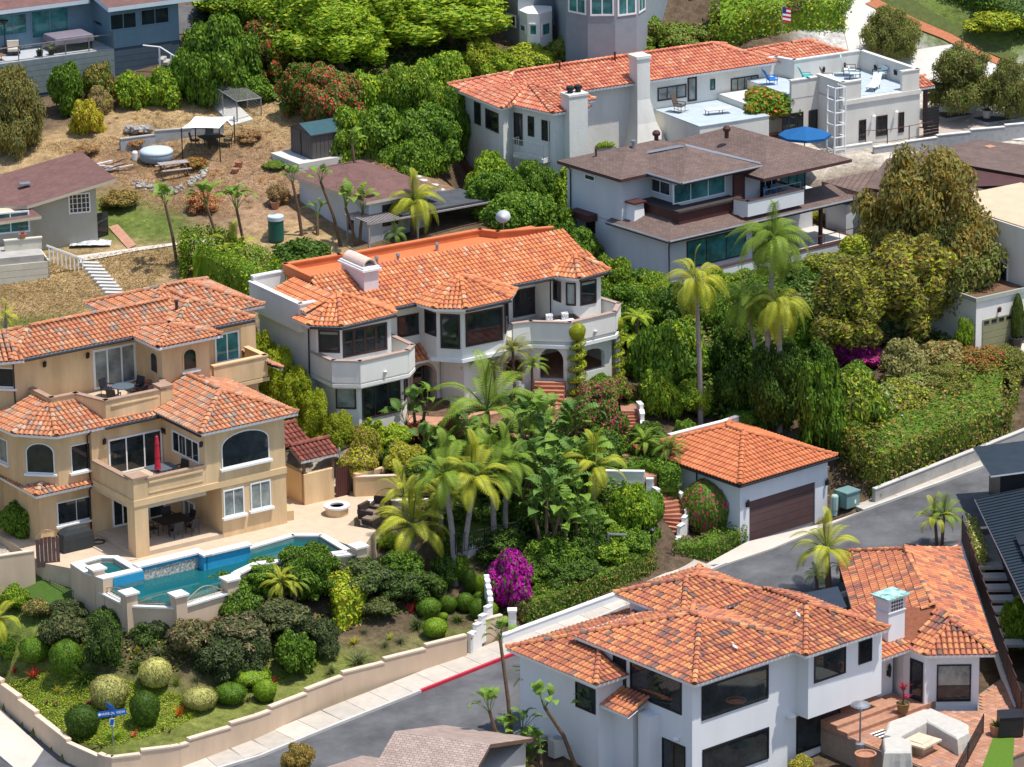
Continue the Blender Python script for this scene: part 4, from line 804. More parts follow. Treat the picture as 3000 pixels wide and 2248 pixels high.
M().pris([(p.x,p.y)for p in(kl[7],kl[8],kl[9],PR(2437,1532),PR(2188,1592),PR(2060,1662))],lambda x,y:zr(x,y)-.3,lambda x,y:zr(x,y)+.09).build('driveway_apron',mat('pale_concrete',(.56,.50,.43),.9,.08,.8));tag(bpy.data.objects['driveway_apron'],kind='structure')
pavement(kr[9:12],1,3.4,2.0);pavement(kr[2:7],1,1.4,1.5)
SP=[P(-160,2040,-2.3),P(0,2075,-2.72),P(95,2165,-3.0),P(200,2262,-3.22),PR(330,2315,.05)];SQ=[P(-160,2150,-2.5),P(-40,2180,-2.9),P(40,2248,-3.12),P(120,2340,-3.3),PR(300,2370,.05)]
q=M()
for i in range(4):q.poly([SP[i],SQ[i],SQ[i+1],SP[i+1]]);q.poly([SQ[i],SQ[i]-Vector((0,0,.3)),SQ[i+1]-Vector((0,0,.3)),SQ[i+1]])
q.poly([SP[4],SQ[4],PR(520,2300,.13),PR(525,2252,.13)])
tag(q.build('side_pavement',mat('pale_concrete',(.56,.50,.43))),kind='structure')
PINK=mat('sandy_stucco',(.60,.45,.32),.92,.1,.9,.25,20,streak=True);PCAP=mat('sandy_cap',(.66,.52,.40),.9,.1,2)
gw=thing('garden_wall','sandy stucco garden wall with stepped coping curving round the street corner','wall',(0,0,0))
dens=resamp(sideL,2.0)[:-1]+resamp(wallB[3:],.5);body,capq=M(),M()
lead=[(dens[i],dens[i+1])for i in range(len(dens)-1)];lvl=[]
def top_at(k,a,c):
 return max(a.z,c.z)+1.12
nL=len(resamp(sideL,2.0))-1;k=0
for i,(a,c)in enumerate(lead):
 if i<nL:ht=max(a.z,c.z)+1.05
 else:
  j=(i-nL)//5;r0=nL+j*5;r1=min(len(lead)-1,r0+4);ht=max(lead[r0][0].z,lead[r1][1].z)+1.05
 d=(c-a);d.z=0;L=d.length;d.normalize();nn=Vector((d.y,-d.x,0));mid=(a+c)/2;lo=min(a.z,c.z)-.4
 body.ob((mid.x-nn.x*.11,mid.y-nn.y*.11,(lo+ht)/2),d*(L/2),nn*.11,Vector((0,0,(ht-lo)/2)))
 capq.ob((mid.x-nn.x*.11,mid.y-nn.y*.11,ht+.045),d*(L/2),nn*.15,Vector((0,0,.045)))
body.build('wall_body',PINK,gw);capq.build('coping',PCAP,gw)
def slopewall(name,label,line,h,m,capm,th=.24,base=.8):
 r=thing(name,label,'wall',(0,0,0));a,c=offs(line,th/2),offs(line,-th/2);q,k=M(),M()
 for i in range(len(line)-1):
  for qq,lo,hi,w in((q,-base,h,1.),(k,h,h+.06,1.25)):
   A=[line[j].lerp(s[j],w)for j,s in((i,a),(i+1,a),(i+1,c),(i,c))];Z=[line[i].z,line[i+1].z,line[i+1].z,line[i].z]
   L4=[(p.x,p.y,z+lo)for p,z in zip(A,Z)];H4=[(p.x,p.y,z+hi)for p,z in zip(A,Z)]
   for j in range(4):e2=(j+1)%4;qq.poly([L4[j],L4[e2],H4[e2],H4[j]])
   qq.poly(H4)
 q.build('wall_body',m,r);k.build('coping',capm,r);return r
def stepwall(name,label,line,h,m,capm,th=.22,step=1.0,base=.6,smooth=False):
 r=thing(name,label,'wall',(0,0,0));D=resamp(line,step);D=D if(D[-1]-line[-1]).length<.1 else D+[line[-1]];q,c=M(),M()
 for a,e2 in zip(D,D[1:]):
  d=e2-a;d.z=0;L=d.length;d.normalize();nn=Vector((d.y,-d.x,0));mid=(a+e2)/2;ht=max(a.z,e2 .z)+h;lo=min(a.z,e2 .z)-base
  q.ob((mid.x,mid.y,(lo+ht)/2),d*(L/2),nn*(th/2),Vector((0,0,(ht-lo)/2)));c.ob((mid.x,mid.y,ht+.03),d*(L/2),nn*(th/2+.03),Vector((0,0,.03)))
 q.build('wall_body',m,r);c.build('coping',capm,r);return r
slopewall('retaining_wall','low concrete retaining wall under the long flowering hedge by the street',[streetL[-3],streetL[-2],streetL[-1]],.72,CONCD,CONC)
slopewall('hedge_wall','low white wall below the clipped street hedge',[PR(1470,1885,.1),PR(1529,1862,.1),PR(1828,1752,.1)],.42,NW,NW)
stepwall('boundary_wall','white wall stepping up between the sandy wall and the magenta bougainvillea',[PR(1375,1905,.3),P(1440,1800,.1),P(1425,1715,.9)],(.55),WHITE,WTRIM,step=.5)
stepwall('gate_wall','short sandy wall beside the white post near the red kerb',[PR(1395,1895,.1),PR(1470,1868,.1)],1.25,PINK,PCAP,step=5)
tag(M().box(0,0,-.3,.42,.42,1.35).box(-.04,-.04,1.35,.46,.46,1.45).build('wall_post',WHITE),'white square post at the low end of the clipped street hedge','post').location=PR(1490,1865,.05)
# ====== pool, deck
b=Y
BUFF=mat('buff_paving',(.55,.43,.31))
deckp=[(-12.6,.35),(-10.8,-.1),(-10.45,-2.1),(-6.5,-1.8),(-4.2,-2.2),(-.9,-1.75),(.45,-2.75),(.9,-6),(2.2,-4.7),(3.2,-3.8),(2.4,-2.2),(9.5,3.0),(10.5,9),(3.0,12),(-13.2,12),(-13.6,2.4)]
o=M().pris([(b.w(u,v,0).x,b.w(u,v,0).y)for u,v in deckp],1.2,2.8).build('pool_terrace',BUFF);tag(o,kind='structure')
pool=thing('swimming_pool','turquoise swimming pool with raised spa and white coping below the ochre villa','pool',b.o,b.a)
wp=[(-12.45,-2.9),(-10.5,-2.9),(-10.4,-2.45),(-6.95,-2.2),(-6.9,-3.05),(-4.4,-2.85),(-4.25,-2.45),(-.9,-2.1),(.15,-2.9),(-.1,-5.5),(-1.7,-5.0),(-4.6,-4.15),(-6.2,-4.7),(-7.9,-5.95),(-11,-6.5),(-12.4,-5.1)]
TEALB=mat('pool_plaster',(.28,.50,.47),.8,.1,1);BLUET=mat('blue_pool_tile',(.03,.30,.52),.35,.1,6);STONE=mat('pale_coping_stone',(.70,.66,.63),.85,.08,4)
q=M().poly([(x,y,-1.25)for x,y in wp])
for a,c in zip(wp,wp[1:]+wp[:1]):q.poly([(*a,-1.25),(*c,-1.25),(*c,-.05),(*a,-.05)]);q.poly([(*c,-1.25),(*a,-1.25),(*a,-.05),(*c,-.05)])
for k in range(3):q.box(-3.2+k*.8,-4.6,-1.25,-.6,-2.3,-.55+k*.0-.35+k*.22)
q.build('basin',TEALB,pool)
wm=bpy.data.materials.new('pool_water');wm.use_nodes=True;n=wm.node_tree.nodes;l=wm.node_tree.links;n.remove(n['Principled BSDF'])
tr=n.new('ShaderNodeBsdfTransparent');tr.inputs[0].default_value=(.12,.58,.60,1);gl=n.new('ShaderNodeBsdfGlossy');gl.inputs['Roughness'].default_value=.03;df=n.new('ShaderNodeBsdfDiffuse');df.inputs[0].default_value=(.015,.16,.18,1)
fr=n.new('ShaderNodeFresnel');fr.inputs[0].default_value=1.33;m1_=n.new('ShaderNodeMixShader');m1_.inputs[0].default_value=.6;l.new(tr.outputs[0],m1_.inputs[1]);l.new(df.outputs[0],m1_.inputs[2]);m2s=n.new('ShaderNodeMixShader');l.new(fr.outputs[0],m2s.inputs[0]);l.new(m1_.outputs[0],m2s.inputs[1]);l.new(gl.outputs[0],m2s.inputs[2]);l.new(m2s.outputs[0],n['Material Output'].inputs[0])
nz=n.new('ShaderNodeTexNoise');nz.inputs['Scale'].default_value=2.2;bp=n.new('ShaderNodeBump');bp.inputs['Strength'].default_value=.12;l.new(nz.outputs[0],bp.inputs['Height']);l.new(bp.outputs[0],gl.inputs['Normal']);l.new(bp.outputs[0],fr.inputs['Normal'])
M().poly([(x,y,-.27)for x,y in wp[::-1]]).build('water',wm,pool)
q=M().box(-10.6,-2.5,-.6,-6.85,-2.12,.5).box(-7.05,-3.1,-.6,-6.8,-2.2,.5).box(-6.9,-3.1,-.6,-4.2,-2.72,.5);q.build('raised_wall',BLUET,pool)
q=M().box(-10.65,-2.62,.5,-6.7,-1.95,.6).box(-7.1,-3.2,.5,-6.62,-2.6,.604).box(-7.0,-3.2,.5,-4.12,-2.6,.6)
cop=[(-4.25,-2.45),(-.9,-2.08),(.2,-2.9),(.0,-5.6),(-1.8,-5.05)]
for a,c in zip(cop,cop[1:]):
 A,D=Vector((*a,0)),Vector((*c,0));x=(D-A).normalized();nn=Vector((x.y,-x.x,0));q.ob((A+D)/2-nn*.2+Vector((0,0,.03)),x*((D-A).length/2+.12),nn*.2,Vector((0,0,.05)))
q.build('coping',STONE,pool)
DECO=mat('patterned_tile',(.10,.12,.16),.5,.9,9,c2=(.4,.38,.34));M().box(-10.45,-2.53,-.3,-7.05,-2.505,.3).build('tile_band',DECO,pool)
sp=[(-12.9,-2.85),(-10.55,-2.85),(-10.5,-.2),(-11.3,.4),(-13.1,.25),(-13.2,-1.4)];si=[(-12.3,-2.3),(-10.95,-2.35),(-10.9,-.4),(-11.4,0),(-12.5,-.1),(-12.6,-1.4)]
q=M()
for i in range(6):
 j=(i+1)%6;q.poly([(*sp[i],-2),(*sp[j],-2),(*sp[j],.42),(*sp[i],.42)]);q.poly([(*si[j],-.4),(*si[i],-.4),(*si[i],.42),(*si[j],.42)])
q.poly([(x,y,-.35)for x,y in si]);q.build('spa_wall',PINK,pool);q=M()
for i in range(6):
 j=(i+1)%6;q.poly([(*sp[i],.5),(*sp[j],.5),(*si[j],.5),(*si[i],.5)]);q.poly([(*sp[i],.4),(*sp[j],.4),(*sp[j],.5),(*sp[i],.5)]);q.poly([(*si[j],.3),(*si[i],.3),(*si[i],.5),(*si[j],.5)])
q.build('spa_coping',STONE,pool);M().box(-12.3,-2.9,-.4,-10.5,-2.86,.41).build('spa_spillway',BLUET,pool);M().poly([(x,y,.22)for x,y in(si[::-1]if sum(si[i-1][0]*si[i][1]-si[i][0]*si[i-1][1]for i in range(6))<0 else si)]).build('spa_water',wm,pool)
q=M().box(-12.5,-1.8,-.35,-10.95,-1.2,-.0);q.build('spa_seat',TEALB,pool)
pil=[(-12.75,-1.9,.75),(-12.6,-5.0,.3),(-10.7,-6.75,.3),(-7.4,-6.35,.3),(-1.9,-5.35,.3),(.6,-6.15,.3)]
q,c=M(),M()
for u,v,z in pil:q.box(u-.32,v-.32,-2.6,u+.32,v+.32,z);c.box(u-.42,v-.42,z,u+.42,v+.42,z+.1)
plin=[(u,v,-.42)for u,v,_ in pil[:4]]+[(-6.2,-5.0,-.1),(-4.6,-4.4,-.1)]+[(u,v,-.1)for u,v,_ in pil[4:]]
for(u0,v0,_),(u1,v1,zt_)in zip(plin,plin[1:]):
 A,D=Vector((u0,v0,zt_+.42)),Vector((u1,v1,zt_+.42));x=(D-A).normalized();nn=Vector((x.y,-x.x,0))
 q.ob((A+D)/2+Vector((0,0,-1.5)),x*((D-A).length/2),nn*.16,Vector((0,0,1.1)));c.ob((A+D)/2+Vector((0,0,-.36)),x*((D-A).length/2),nn*.26,Vector((0,0,.05)))
pw=thing('pool_wall','sandy retaining wall with capped pillars along the pool edge','wall',b.o,b.a);q.build('wall_body',PINK,pw);c.build('coping',STONE,pw)
q=M()
for(u0,v0,_),(u1,v1,_)in zip(pil[:4],pil[1:4]):
 A,D=Vector((u0,v0,-.3)),Vector((u1,v1,-.3));x=(D-A).normalized();L=(D-A).length-.8;m0=A+x*.4
 for s in range(2 if L>2.4 else 1):
  w=L/(2 if L>2.4 else 1);st=m0+x*(w*s);hh=.55
  arc=[st+x*(w*i/8)+Vector((0,0,.1+hh*(sin(pi*i/16)if(s==0)else cos(pi*i/16))**1.2))for i in range(9)]
  q.tube(arc,.025,5);q.tube([st+Vector((0,0,.08)),st+x*w+Vector((0,0,.08))],.02,4)
  for i in range(1,8):
   p0=st+x*(w*i/8);q.tube([p0+Vector((0,0,.08)),p0+x*.1+Vector((0,0,.06+.4*(arc[i].z+.3))),arc[i]],.012,4)
tag(q.build('pool_grille',mat('gilt_iron',(.40,.33,.20),.5,.15,4,metal=.4),pw))
# ====== curved entry stairs, landings
TRED=[mat('brick_tread_%d'%i,c,.85,.15,3,.2,30)for i,c in enumerate([(.42,.17,.10),(.36,.14,.085),(.47,.21,.13)])]
def stairs(name,label,line,n,w,cat='steps'):
 r=thing(name,label,cat,line[0]);L=[line[0]]
 D=[]
 for i in range(n+1):
  t=i/n*(len(line)-1);k=min(int(t),len(line)-2);D.append(Vector(line[k]).lerp(Vector(line[k+1]),t-k))
 for i in range(n):
  a,c=D[i],D[i+1];d=Vector((c.x-a.x,c.y-a.y,0));Ld=d.length;d.normalize();nn=Vector((d.y,-d.x,0));z1=c.z;mid=(a+c)/2
  o=M().ob((mid.x-line[0].x,mid.y-line[0].y,z1-.3-line[0].z),nn*(w/2),d*(Ld/2+.04),Vector((0,0,.3))).build('step',TRED[i%3],r)
 return D
ms_=[P(1945,1672,-.75),P(1950,1580,.35),P(1975,1510,1.3),P(1940,1440,2.2),P(1893,1402,2.9)]
def cr(pts,n):
 r=[]
 for i in range(len(pts)-1):
  p0,p1,p2,p3=pts[max(i-1,0)],pts[i],pts[i+1],pts[min(i+2,len(pts)-1)]
  for k in range(n):
   t=k/n;r.append(.5*((2*p1)+(p2-p0)*t+(2*p0-5*p1+4*p2-p3)*t*t+(3*p1-p0-3*p2+p3)*t**3))
 return r+[pts[-1]]
ms2=cr(ms_,4)
stairs('entry_steps','curved flight of brick red steps climbing beside the garage from the pink landing',ms2,23,1.15)
for s,lab in((1,'white stepped wall on the garage side of the curved brick steps'),(-1,'white stepped wall on the garden side of the curved brick steps')):
 ln=offs(ms2,s*.72);stepwall('step_wall',lab,[Vector((p.x,p.y,p.z))for p in ln],.2,WHITE,WTRIM,step=.62,th=.2)
stairs('upper_steps','short upper flight of terracotta steps between white walls',[P(1850,1275,3.55),P(1845,1208,4.5)],7,1.2);stairs('house_steps','terracotta steps up to the arched entrance of the white villa',[Mi.w(6.55,-3.95,-.25),Mi.w(7.65,-2.62,.7)],6,1.75)
PINKP=mat('pink_paving',(.50,.34,.28),.9,.12,4)
def sheet(name,pxs,z,m,th=.15,kind='structure'):
 pl=[P(x,y,z)for x,y in pxs];return tag(M().pris([(p.x,p.y)for p in pl],z-th,z).build(name,m),kind=kind)
sheet('landing',[(1895,1690),(1900,1660),(2000,1672),(2010,1690),(1960,1712)],-.75,PINKP,.8);sheet('garden_path',[(1880,1400),(1925,1395),(1885,1290),(1870,1265),(1790,1280),(1800,1330)],3.15,TERRA,1.0)
sheet('upper_path',[(1820,1205),(1875,1205),(1862,1150),(1845,1100),(1800,1100),(1810,1150)],4.62,TERRA,.8)
for k_,(u0,v0,u1,v1)in enumerate([(-1.5,-3.6,5,0),(5,-4.9,8.6,-1.5)]):tag(M().pris([(Mi.w(u,v,0).x,Mi.w(u,v,0).y)for u,v in rect(u0,v0,u1,v1)],3.6,4.8+.005*k_).build('front_terrace',TERRA),kind='structure')
stepwall('terrace_wall','white wall below the jungle palms beside the lawn',[P(1080,1500,2.2),P(1290,1490,2.3),P(1560,1470,2.4)],.5,WHITE,WTRIM,step=4);stepwall('terrace_wall','white curved wall at the top of the brick steps',[P(1735,1440,2.3),P(1830,1425,2.5),P(1893,1428,2.6)],.9,WHITE,WTRIM,step=3)
stepwall('terrace_wall','white wall beside the short upper flight',[P(1885,1290,3.5),P(1880,1225,4.3),P(1870,1200,4.6)],.45,WHITE,WTRIM,step=.8);stepwall('terrace_wall','white wall behind the garage roof under the king palms',[P(1960,1310,3.4),P(2060,1280,3.6),P(2160,1245,3.6)],.5,WHITE,WTRIM,step=4)
stepwall('lawn_wall','low pale wall below the small fenced lawn',[P(1340,1630,1.3),P(1420,1612,1.3),P(1520,1590,1.3)],.6,WHITE,WTRIM,step=4)
# ====== neighbouring houses
BLUEW=mat('slate_blue_siding',(.15,.24,.30),.8,.08,2);BLUED=mat('dark_slate_boards',(.055,.08,.11),.8,.12,2);GREYB=mat('grey_green_boards',(.17,.21,.21),.85,.12,2)
TL=Bd('blue_house','slate blue house with white fascia and furnished deck at the top left corner','house',29.5,336,205,12.0);b=TL
b.wall(rect(0,0,5.0,9),1.5,4.5,BLUEW);b.wall(rect(-14,3.2,0,9),1.5,4.6,BLUEW)
M().box(-14,0,1.35,0,3.2,1.5).build('deck',mat('pale_deck_boards',(.50,.50,.52),.85,.08,2),b.e)
for i in range(6):M().box(-14,-.04,-.9+i*.4,0,.0,-.52+i*.4).build('board',GREYB,b.e);M().box(.0,-.02,-1.2+i*.42,4.4,.02,-.80+i*.42).build('board',BLUED,b.e)
M().box(-14,0,-2,0,.4,1.34).box(0,0.02,-2,5,1,1.5).build('foundation',BLUED,b.e)
FT=((0,0),(5,0));b.win(FT,q4(tl,1180,158,1478,300),fm=BLUEW,cols=2,fw=.08);b.win(FT,q4(tl,1513,108,1830,245),fm=BLUEW,cols=2,fw=.08);FT2=((-14,3.2),(0,3.2))
b.win(FT2,q4(tl,325,120,750,370),fm=BLUEW,cols=2,gm=TEAL,fw=.08,name='glazed_door');b.win(FT2,q4(tl,-160,190,295,360),fm=BLUEW,cols=3,gm=TEAL,fw=.08,name='glazed_door');b.win(((0,3.2),(0,0)),q4(tl,785,100,1110,300),fm=BLUEW,cols=4,fw=.08)
WF=mat('pale_blue_fascia',(.52,.60,.66),.6,.05,2);shingle_roof(b,[[(-.6,-.7,4.55),(7.2,-.7,4.55),(7.2,5,5.6),(-.6,5,5.6)],[(-.6,12,4.3),(-.6,-.7,4.55),(-.59,5,5.6),(-.5,12,5.6)][:0]or[(7.2,11,4.5),(-.6,11,4.5),(-.6,5,5.6),(7.2,5,5.6)]],SHRD,WF,thick=.3);shingle_roof(b,[[(-14.5,2.3,4.62),(-.62,2.3,4.62),(-.62,7,5.4),(-14.5,7,5.4)]],SHRD,WF,thick=.28)
r=M()
for i in range(9):u=-14+i*1.74;r.box(u-.03,.04,1.5,u+.03,.1,2.5)
r.box(-14,.02,2.48,-.05,.13,2.54).box(-14,.05,1.56,-.05,.09,1.6);r.build('deck_railing',mat('grey_brown_rail',(.20,.17,.15),.7,.1,3),b.e)
for i in range(8):u=-14+i*1.74;M().poly([(u+.05,.07,1.62),(u+1.69,.07,1.62),(u+1.69,.07,2.44),(u+.05,.07,2.44)]).build('glass_panel',bpy.data.materials.get('clear_panel')or(lambda m_:(setattr(m_,'use_nodes',True),m_.node_tree.nodes.remove(m_.node_tree.nodes['Principled BSDF']),[m_.node_tree.links.new(a.outputs[0],c)for a,c in()],m_)[-1])(bpy.data.materials.new('clear_panel')),b.e)
cp=bpy.data.materials['clear_panel'];n=cp.node_tree.nodes;l=cp.node_tree.links
tr=n.new('ShaderNodeBsdfTransparent');tr.inputs[0].default_value=(.88,.92,.93,1);gl=n.new('ShaderNodeBsdfGlossy');gl.inputs[1].default_value=.03;ms=n.new('ShaderNodeMixShader');ms.inputs[0].default_value=.08;l.new(tr.outputs[0],ms.inputs[1]);l.new(gl.outputs[0],ms.inputs[2]);l.new(ms.outputs[0],n['Material Output'].inputs[0])
SAGE=mat('sage_block_wall',(.42,.40,.33),.9,.06,1.2,.3,6)
LC=Bd('cottage','sage cottage with red brown shingle roof and gridded white window on the dry hillside','house',17,287,694,6.6);b=LC
b.wall(rect(-4.6,0,0,7),-1.5,lambda u,v:3.45+.22*u,SAGE);b.wall(rect(-12,-1.2,-4.4,6),-1.5,2.1,SAGE)
shingle_roof(b,[[(-4.6,-.7,2.62),(1.2,-.7,3.9),(.6,7.5,3.8),(-12,7.5,1.2)],[(-12.5,-1.8,1.75),(-3.9,-1.8,2.2),(-4.7,.6,2.6),(-4.6,7.5,2.75),(-12.5,7.5,2.2)]],SHRD,mat('cream_fascia',(.55,.48,.36),.7,.06,2),thick=.2)
b.win(((-4.6,0),(0,0)),q4(t0,440,1258,588,1375),fm=WTRIM,cols=5,rows=4,fw=.09,mull=.045);b.win(((-4.4,6),(-4.4,-1.2)),sz=(5.2,.4,6.6,1.7),fm=WTRIM,cols=2);b.win(((-12,-1.2),(-4.4,-1.2)),q4(t0,-60,1385,195,1500),fm=WTRIM,cols=2,gm=TEAL,fw=.1)
M().box(-4.3,3,3.0,-3.6,3.6,3.1).build('roof_vent',METAL,b.e)
M().box(-13,-4.2,-2.2,-4.3,-1.2,.35).build('porch_floor',CONCD,b.e);BD=mat('ivory_boards',(.58,.54,.44),.85,.08,2)
for i in range(6):M().box(-13,-4.28,-2.6+i*.42,-4.0,-4.2,-2.2+i*.42).build('board',BD,b.e)
M().box(-4.1,-4.28,-2.6,-4.0,-1.2,.0).build('porch_side',BD,b.e);parapet(b,[(-6.4,-2.6),(-4.2,-2.6)],.3,1.0,BD,BD)
q=M()
for i in range(9):
 x=-3.9+i*.26;z=.7-i*.13;q.box(x-.04,-3.9,z-.95,x+.04,-3.84,z+.1)
q.ob((-2.85,-3.87,.24),(1.2,0,-.58),(0,.05,0),(.02,0,.05));q.build('stair_railing',WTRIM,b.e)
MC=Bd('small_cottage','small pale cottage with red brown hip roof among the palms behind the white villa','house',36,1083,690,7.0);b=MC
b.wall(rect(0,0,4.5,8),-1.5,2.4,mat('pale_blue_white',(.60,.62,.64),.9,.04,2));shingle_roof(b,hip(-.6,-.6,5.2,8.6,2.4,.24),SHRD,mat('cream_fascia',(.55,.48,.36)));b.win(((0,8),(0,0)),sz=(5.4,-.2,6.4,.7),fm=WTRIM);b.win(((0,0),(4.5,0)),sz=(1,.4,2.2,1.8),fm=BRNF)
LT=Bd('lath_cover','dark patio roof with pale slats behind the parapet of the white villa','patio roof',33,1180,680,7.3);b=LT
M().box(0,0,1.0,6.5,3.4,1.12).build('roof_sheet',mat('charcoal_roofing',(.07,.075,.085),.8,.2,1.5),b.e)
for i in range(12):M().box(-2.6+i*.2,-.2,1.0,-2.52+i*.2,2.6,1.06).build('slat',GRWOOD,b.e)
M().box(-2.7,-.2,.9,6.5,-.1,1.0).box(-2.7,2.5,.9,0,2.6,1.0).build('beam',GRWOOD,b.e)
for u,v in((-2.6,-.15),(1,-.15),(6.3,-.15),(6.3,3.2),(-2.6,2.5)):M().box(u,v,-1.2,u+.1,v+.1,.95).build('post',GRWOOD,b.e)
SHG=mat('charcoal_shed_wall',(.10,.09,.085),.6,.06,2)
Sh=Bd('garden_shed','charcoal resin garden shed with green roof on a white slab','shed',33,914,468,9.2);b=Sh
q=M().box(0,0,.02,2.5,2.7,1.7);q.pris([(0,0),(2.5,0),(2.5,2.7),(0,2.7)],1.7,1.72)
q.poly([(0,2.7,1.7),(0,0,1.7),(0,1.35,2.15)]).poly([(2.5,0,1.7),(2.5,2.7,1.7),(2.5,1.35,2.15)]);q.build('wall',SHG,b.e)
for i in range(9):M().box(-.02,.1+i*.29,.05,0,.36+i*.29,1.66).build('wall_panel',SHG,b.e)
for i in range(8):M().box(.06+i*.31,-.02,.05,.34+i*.31,0,1.66).build('wall_panel',SHG,b.e)
shingle_roof(b,[[(-.12,-.15,1.68),(2.62,-.15,1.68),(2.62,1.35,2.2),(-.12,1.35,2.2)],[(2.62,2.85,1.68),(-.12,2.85,1.68),(-.12,1.35,2.2),(2.62,1.35,2.2)]],mat('dark_green_roof',(.03,.085,.10),.55,.1,2),SHG,thick=.06)
M().box(-.05,1.3,.05,-.02,1.4,1.6).build('door_strip',DKMET,b.e)
tag(M().pris([(b.w(u,v,0).x,b.w(u,v,0).y)for u,v in((-1.3,-.5),(3.2,-.5),(3.2,3.2),(-1.3,3.2))],8.3,9.2).build('shed_slab',CONC),'white concrete slab under the charcoal shed','slab')
GS=mat('grey_siding',(.24,.28,.31),.85,.06,2);GS2=mat('light_grey_siding',(.38,.37,.37),.85,.05,2)
GH=Bd('grey_house','grey clapboard house with white framed bay windows behind the hedge','house',0,1722,100,12.3);b=GH
bp_=[b.pz(*gr(x,y),3.2)for x,y in((660,78),(800,106),(978,104),(1118,86),(1180,45))]
b.wall(bp_+[(bp_[4][0]+2,bp_[4][1]+8),(bp_[0][0]-1,bp_[0][1]+8)],-1.5,8,GS)
lp=[b.pz(*gr(x,y),1.0)for x,y in((208,170),(350,215),(400,190),(650,150))]
b.wall([lp[0],lp[1],lp[2],lp[3],(lp[3][0]+1,lp[3][1]+8),(lp[0][0]+1,lp[0][1]+10)],-2.5,8,GS);b.wall([lp[0],lp[1],(lp[1][0],lp[1][1]+1),(lp[0][0],lp[0][1]+1)],-2.5,8,GS2)
for i,(x0,y0,x1,y1)in enumerate(((675,-30,792,100),(815,-30,972,103),(992,-30,1115,92))):b.win((bp_[i],bp_[i+1]),q4(gr,x0,y0,x1,y1),fm=WTRIM,cols=2,gm=TEAL,fw=.12)
b.win((bp_[3],bp_[4]),q4(gr,1128,-30,1172,62),fm=WTRIM,cols=2,gm=TEAL,fw=.1);b.win((lp[0],lp[1]),q4(gr,268,80,337,182),fm=WTRIM,cols=2,fw=.1)
bb=[b.pz(*gr(x,y),1.0)for x,y in((358,212),(410,235),(490,238),(570,215))]
b.wall(bb+[(bb[3][0],bb[3][1]+1.5),(bb[0][0],bb[0][1]+2)],.2,2.6,WTRIM)
for i,(x0,y0,x1,y1)in enumerate(((362,148,400,218),(418,152,478,235),(500,152,560,225))):b.win((bb[i],bb[i+1]),q4(gr,x0,y0,x1,y1),fm=WTRIM,gm=TEAL,fw=.12)
b.win((lp[2],lp[3]),q4(gr,582,150,650,215),fm=WTRIM,cols=2,fw=.1)
GR2=Bd('solar_house','low grey house with solar panels on its grey shingle roof behind the hedge','house',29.5,*gr(1480,190),12.1);b=GR2
b.wall(rect(0,0,8.2,6),-1,2.7,GS);b.wall(rect(-6,2.2,0,8),-1,2.6,GS2);shingle_roof(b,[[(-.5,-.6,2.75),(9.3,-.6,2.75),(9.3,4,3.9),(-.5,4,3.9)],[(-.5,9,2.5),(-.5,-.6,2.75),(-.4,4,3.9),(-.4,9,3.9)],[(-7,1.6,2.65),(-.5,1.6,2.65),(-.5,6,3.8),(-7,6,3.8)]],SHGR,mat('pale_blue_fascia',(.52,.60,.66)))
F0=((0,0),(8.2,0))
for x0,y0,x1,y1 in((1493,92,1603,170),(1628,66,1738,155),(1762,52,1868,135)):b.win(F0,q4(gr,x0,y0,x1,y1),fm=WTRIM,gm=GLASS,fw=.12)
for i in range(4):M().ob((1.6+i*1.75,1.6,3.42),(.84,0,0),(0,1.1,.275),(0,-.01,.03)).build('solar_panel',mat('blue_solar_panel',(.015,.03,.09),.15,.2,2),b.e)
for i in range(6):M().box(-5.8+i*1.0,2.12,-.5,-5.6+i*1.0,2.2,2.5).build('post',DKMET,b.e)
M().box(8.3,.5,1.2,11.5,.6,1.3).box(8.3,2.6,1.2,11.5,2.7,1.3).box(11.4,.5,-.5,11.5,2.7,1.3).box(8.3,.4,-.5,11.4,.6,.6).build('porch_rail',GS2,b.e)
RH=Bd('olive_garage_house','white house with olive sectional garage door and terrace above at the right edge','house',34,*rg(985,1530),4.35);b=RH
b.wall(rect(0,0,4.2,6),-1,3.3,WHITE);b.wall(rect(4.2,0,11,9),-1,6.9,WHITE);b.wall(rect(1.6,4.2,4.2,9),3.3,6.6,WHITE);M().box(4.3,.2,6.9,11,8.8,6.98).build('flat_roof',mat('tan_roof_coating',(.55,.44,.30),.9,.08,1),b.e)
M().box(-.12,-.12,3.3,4.15,-.0,3.55).box(-.12,0,3.3,0,5.8,3.55).build('terrace_kerb',mat('grey_green_trim',(.38,.40,.34),.8,.06,3),b.e);M().box(0,0,3.3,4.2,4.2,3.36).build('terrace_floor',WOODB,b.e)
F0=((0,0),(11,0));s0,z1=b.hit(F0,*rg(1055,1185));s1,z0=b.hit(F0,*rg(1335,1440));OLV=mat('olive_door',(.25,.24,.13),.65,.06,3)
for i in range(5):
 h=(z1-z0)/5;M().box(s0,-.05,z0+i*h+.01,s1,-.01,z0+(i+1)*h-.015).build('door_panel',OLV,b.e)
for i in range(4):w=(s1-s0)/4;M().box(s0+i*w+.1,-.07,z1-h+.1,s0+(i+1)*w-.1,-.049,z1-.1).build('door_light',GLASS,b.e)
b.win(((4.2,5),(4.2,0)),q4(rg,1080,560,1300,850),fm=WTRIM,cols=3,fw=.1,name='glazed_door');lantern(b,F0,rg(1208,1090),IRON)
b.win(F0,q4(rg,1430,1100,1560,1380),fm=OLV,name='window')
DR=Bd('brown_roofed_house','low house with broad brown shingle roofs behind the big olive green tree','house',34,*t2(1800,1300),6.2);b=DR
def pxl(b,t,L):return[(*b.pz(*t(x,y),z),z)for x,y,z in L]
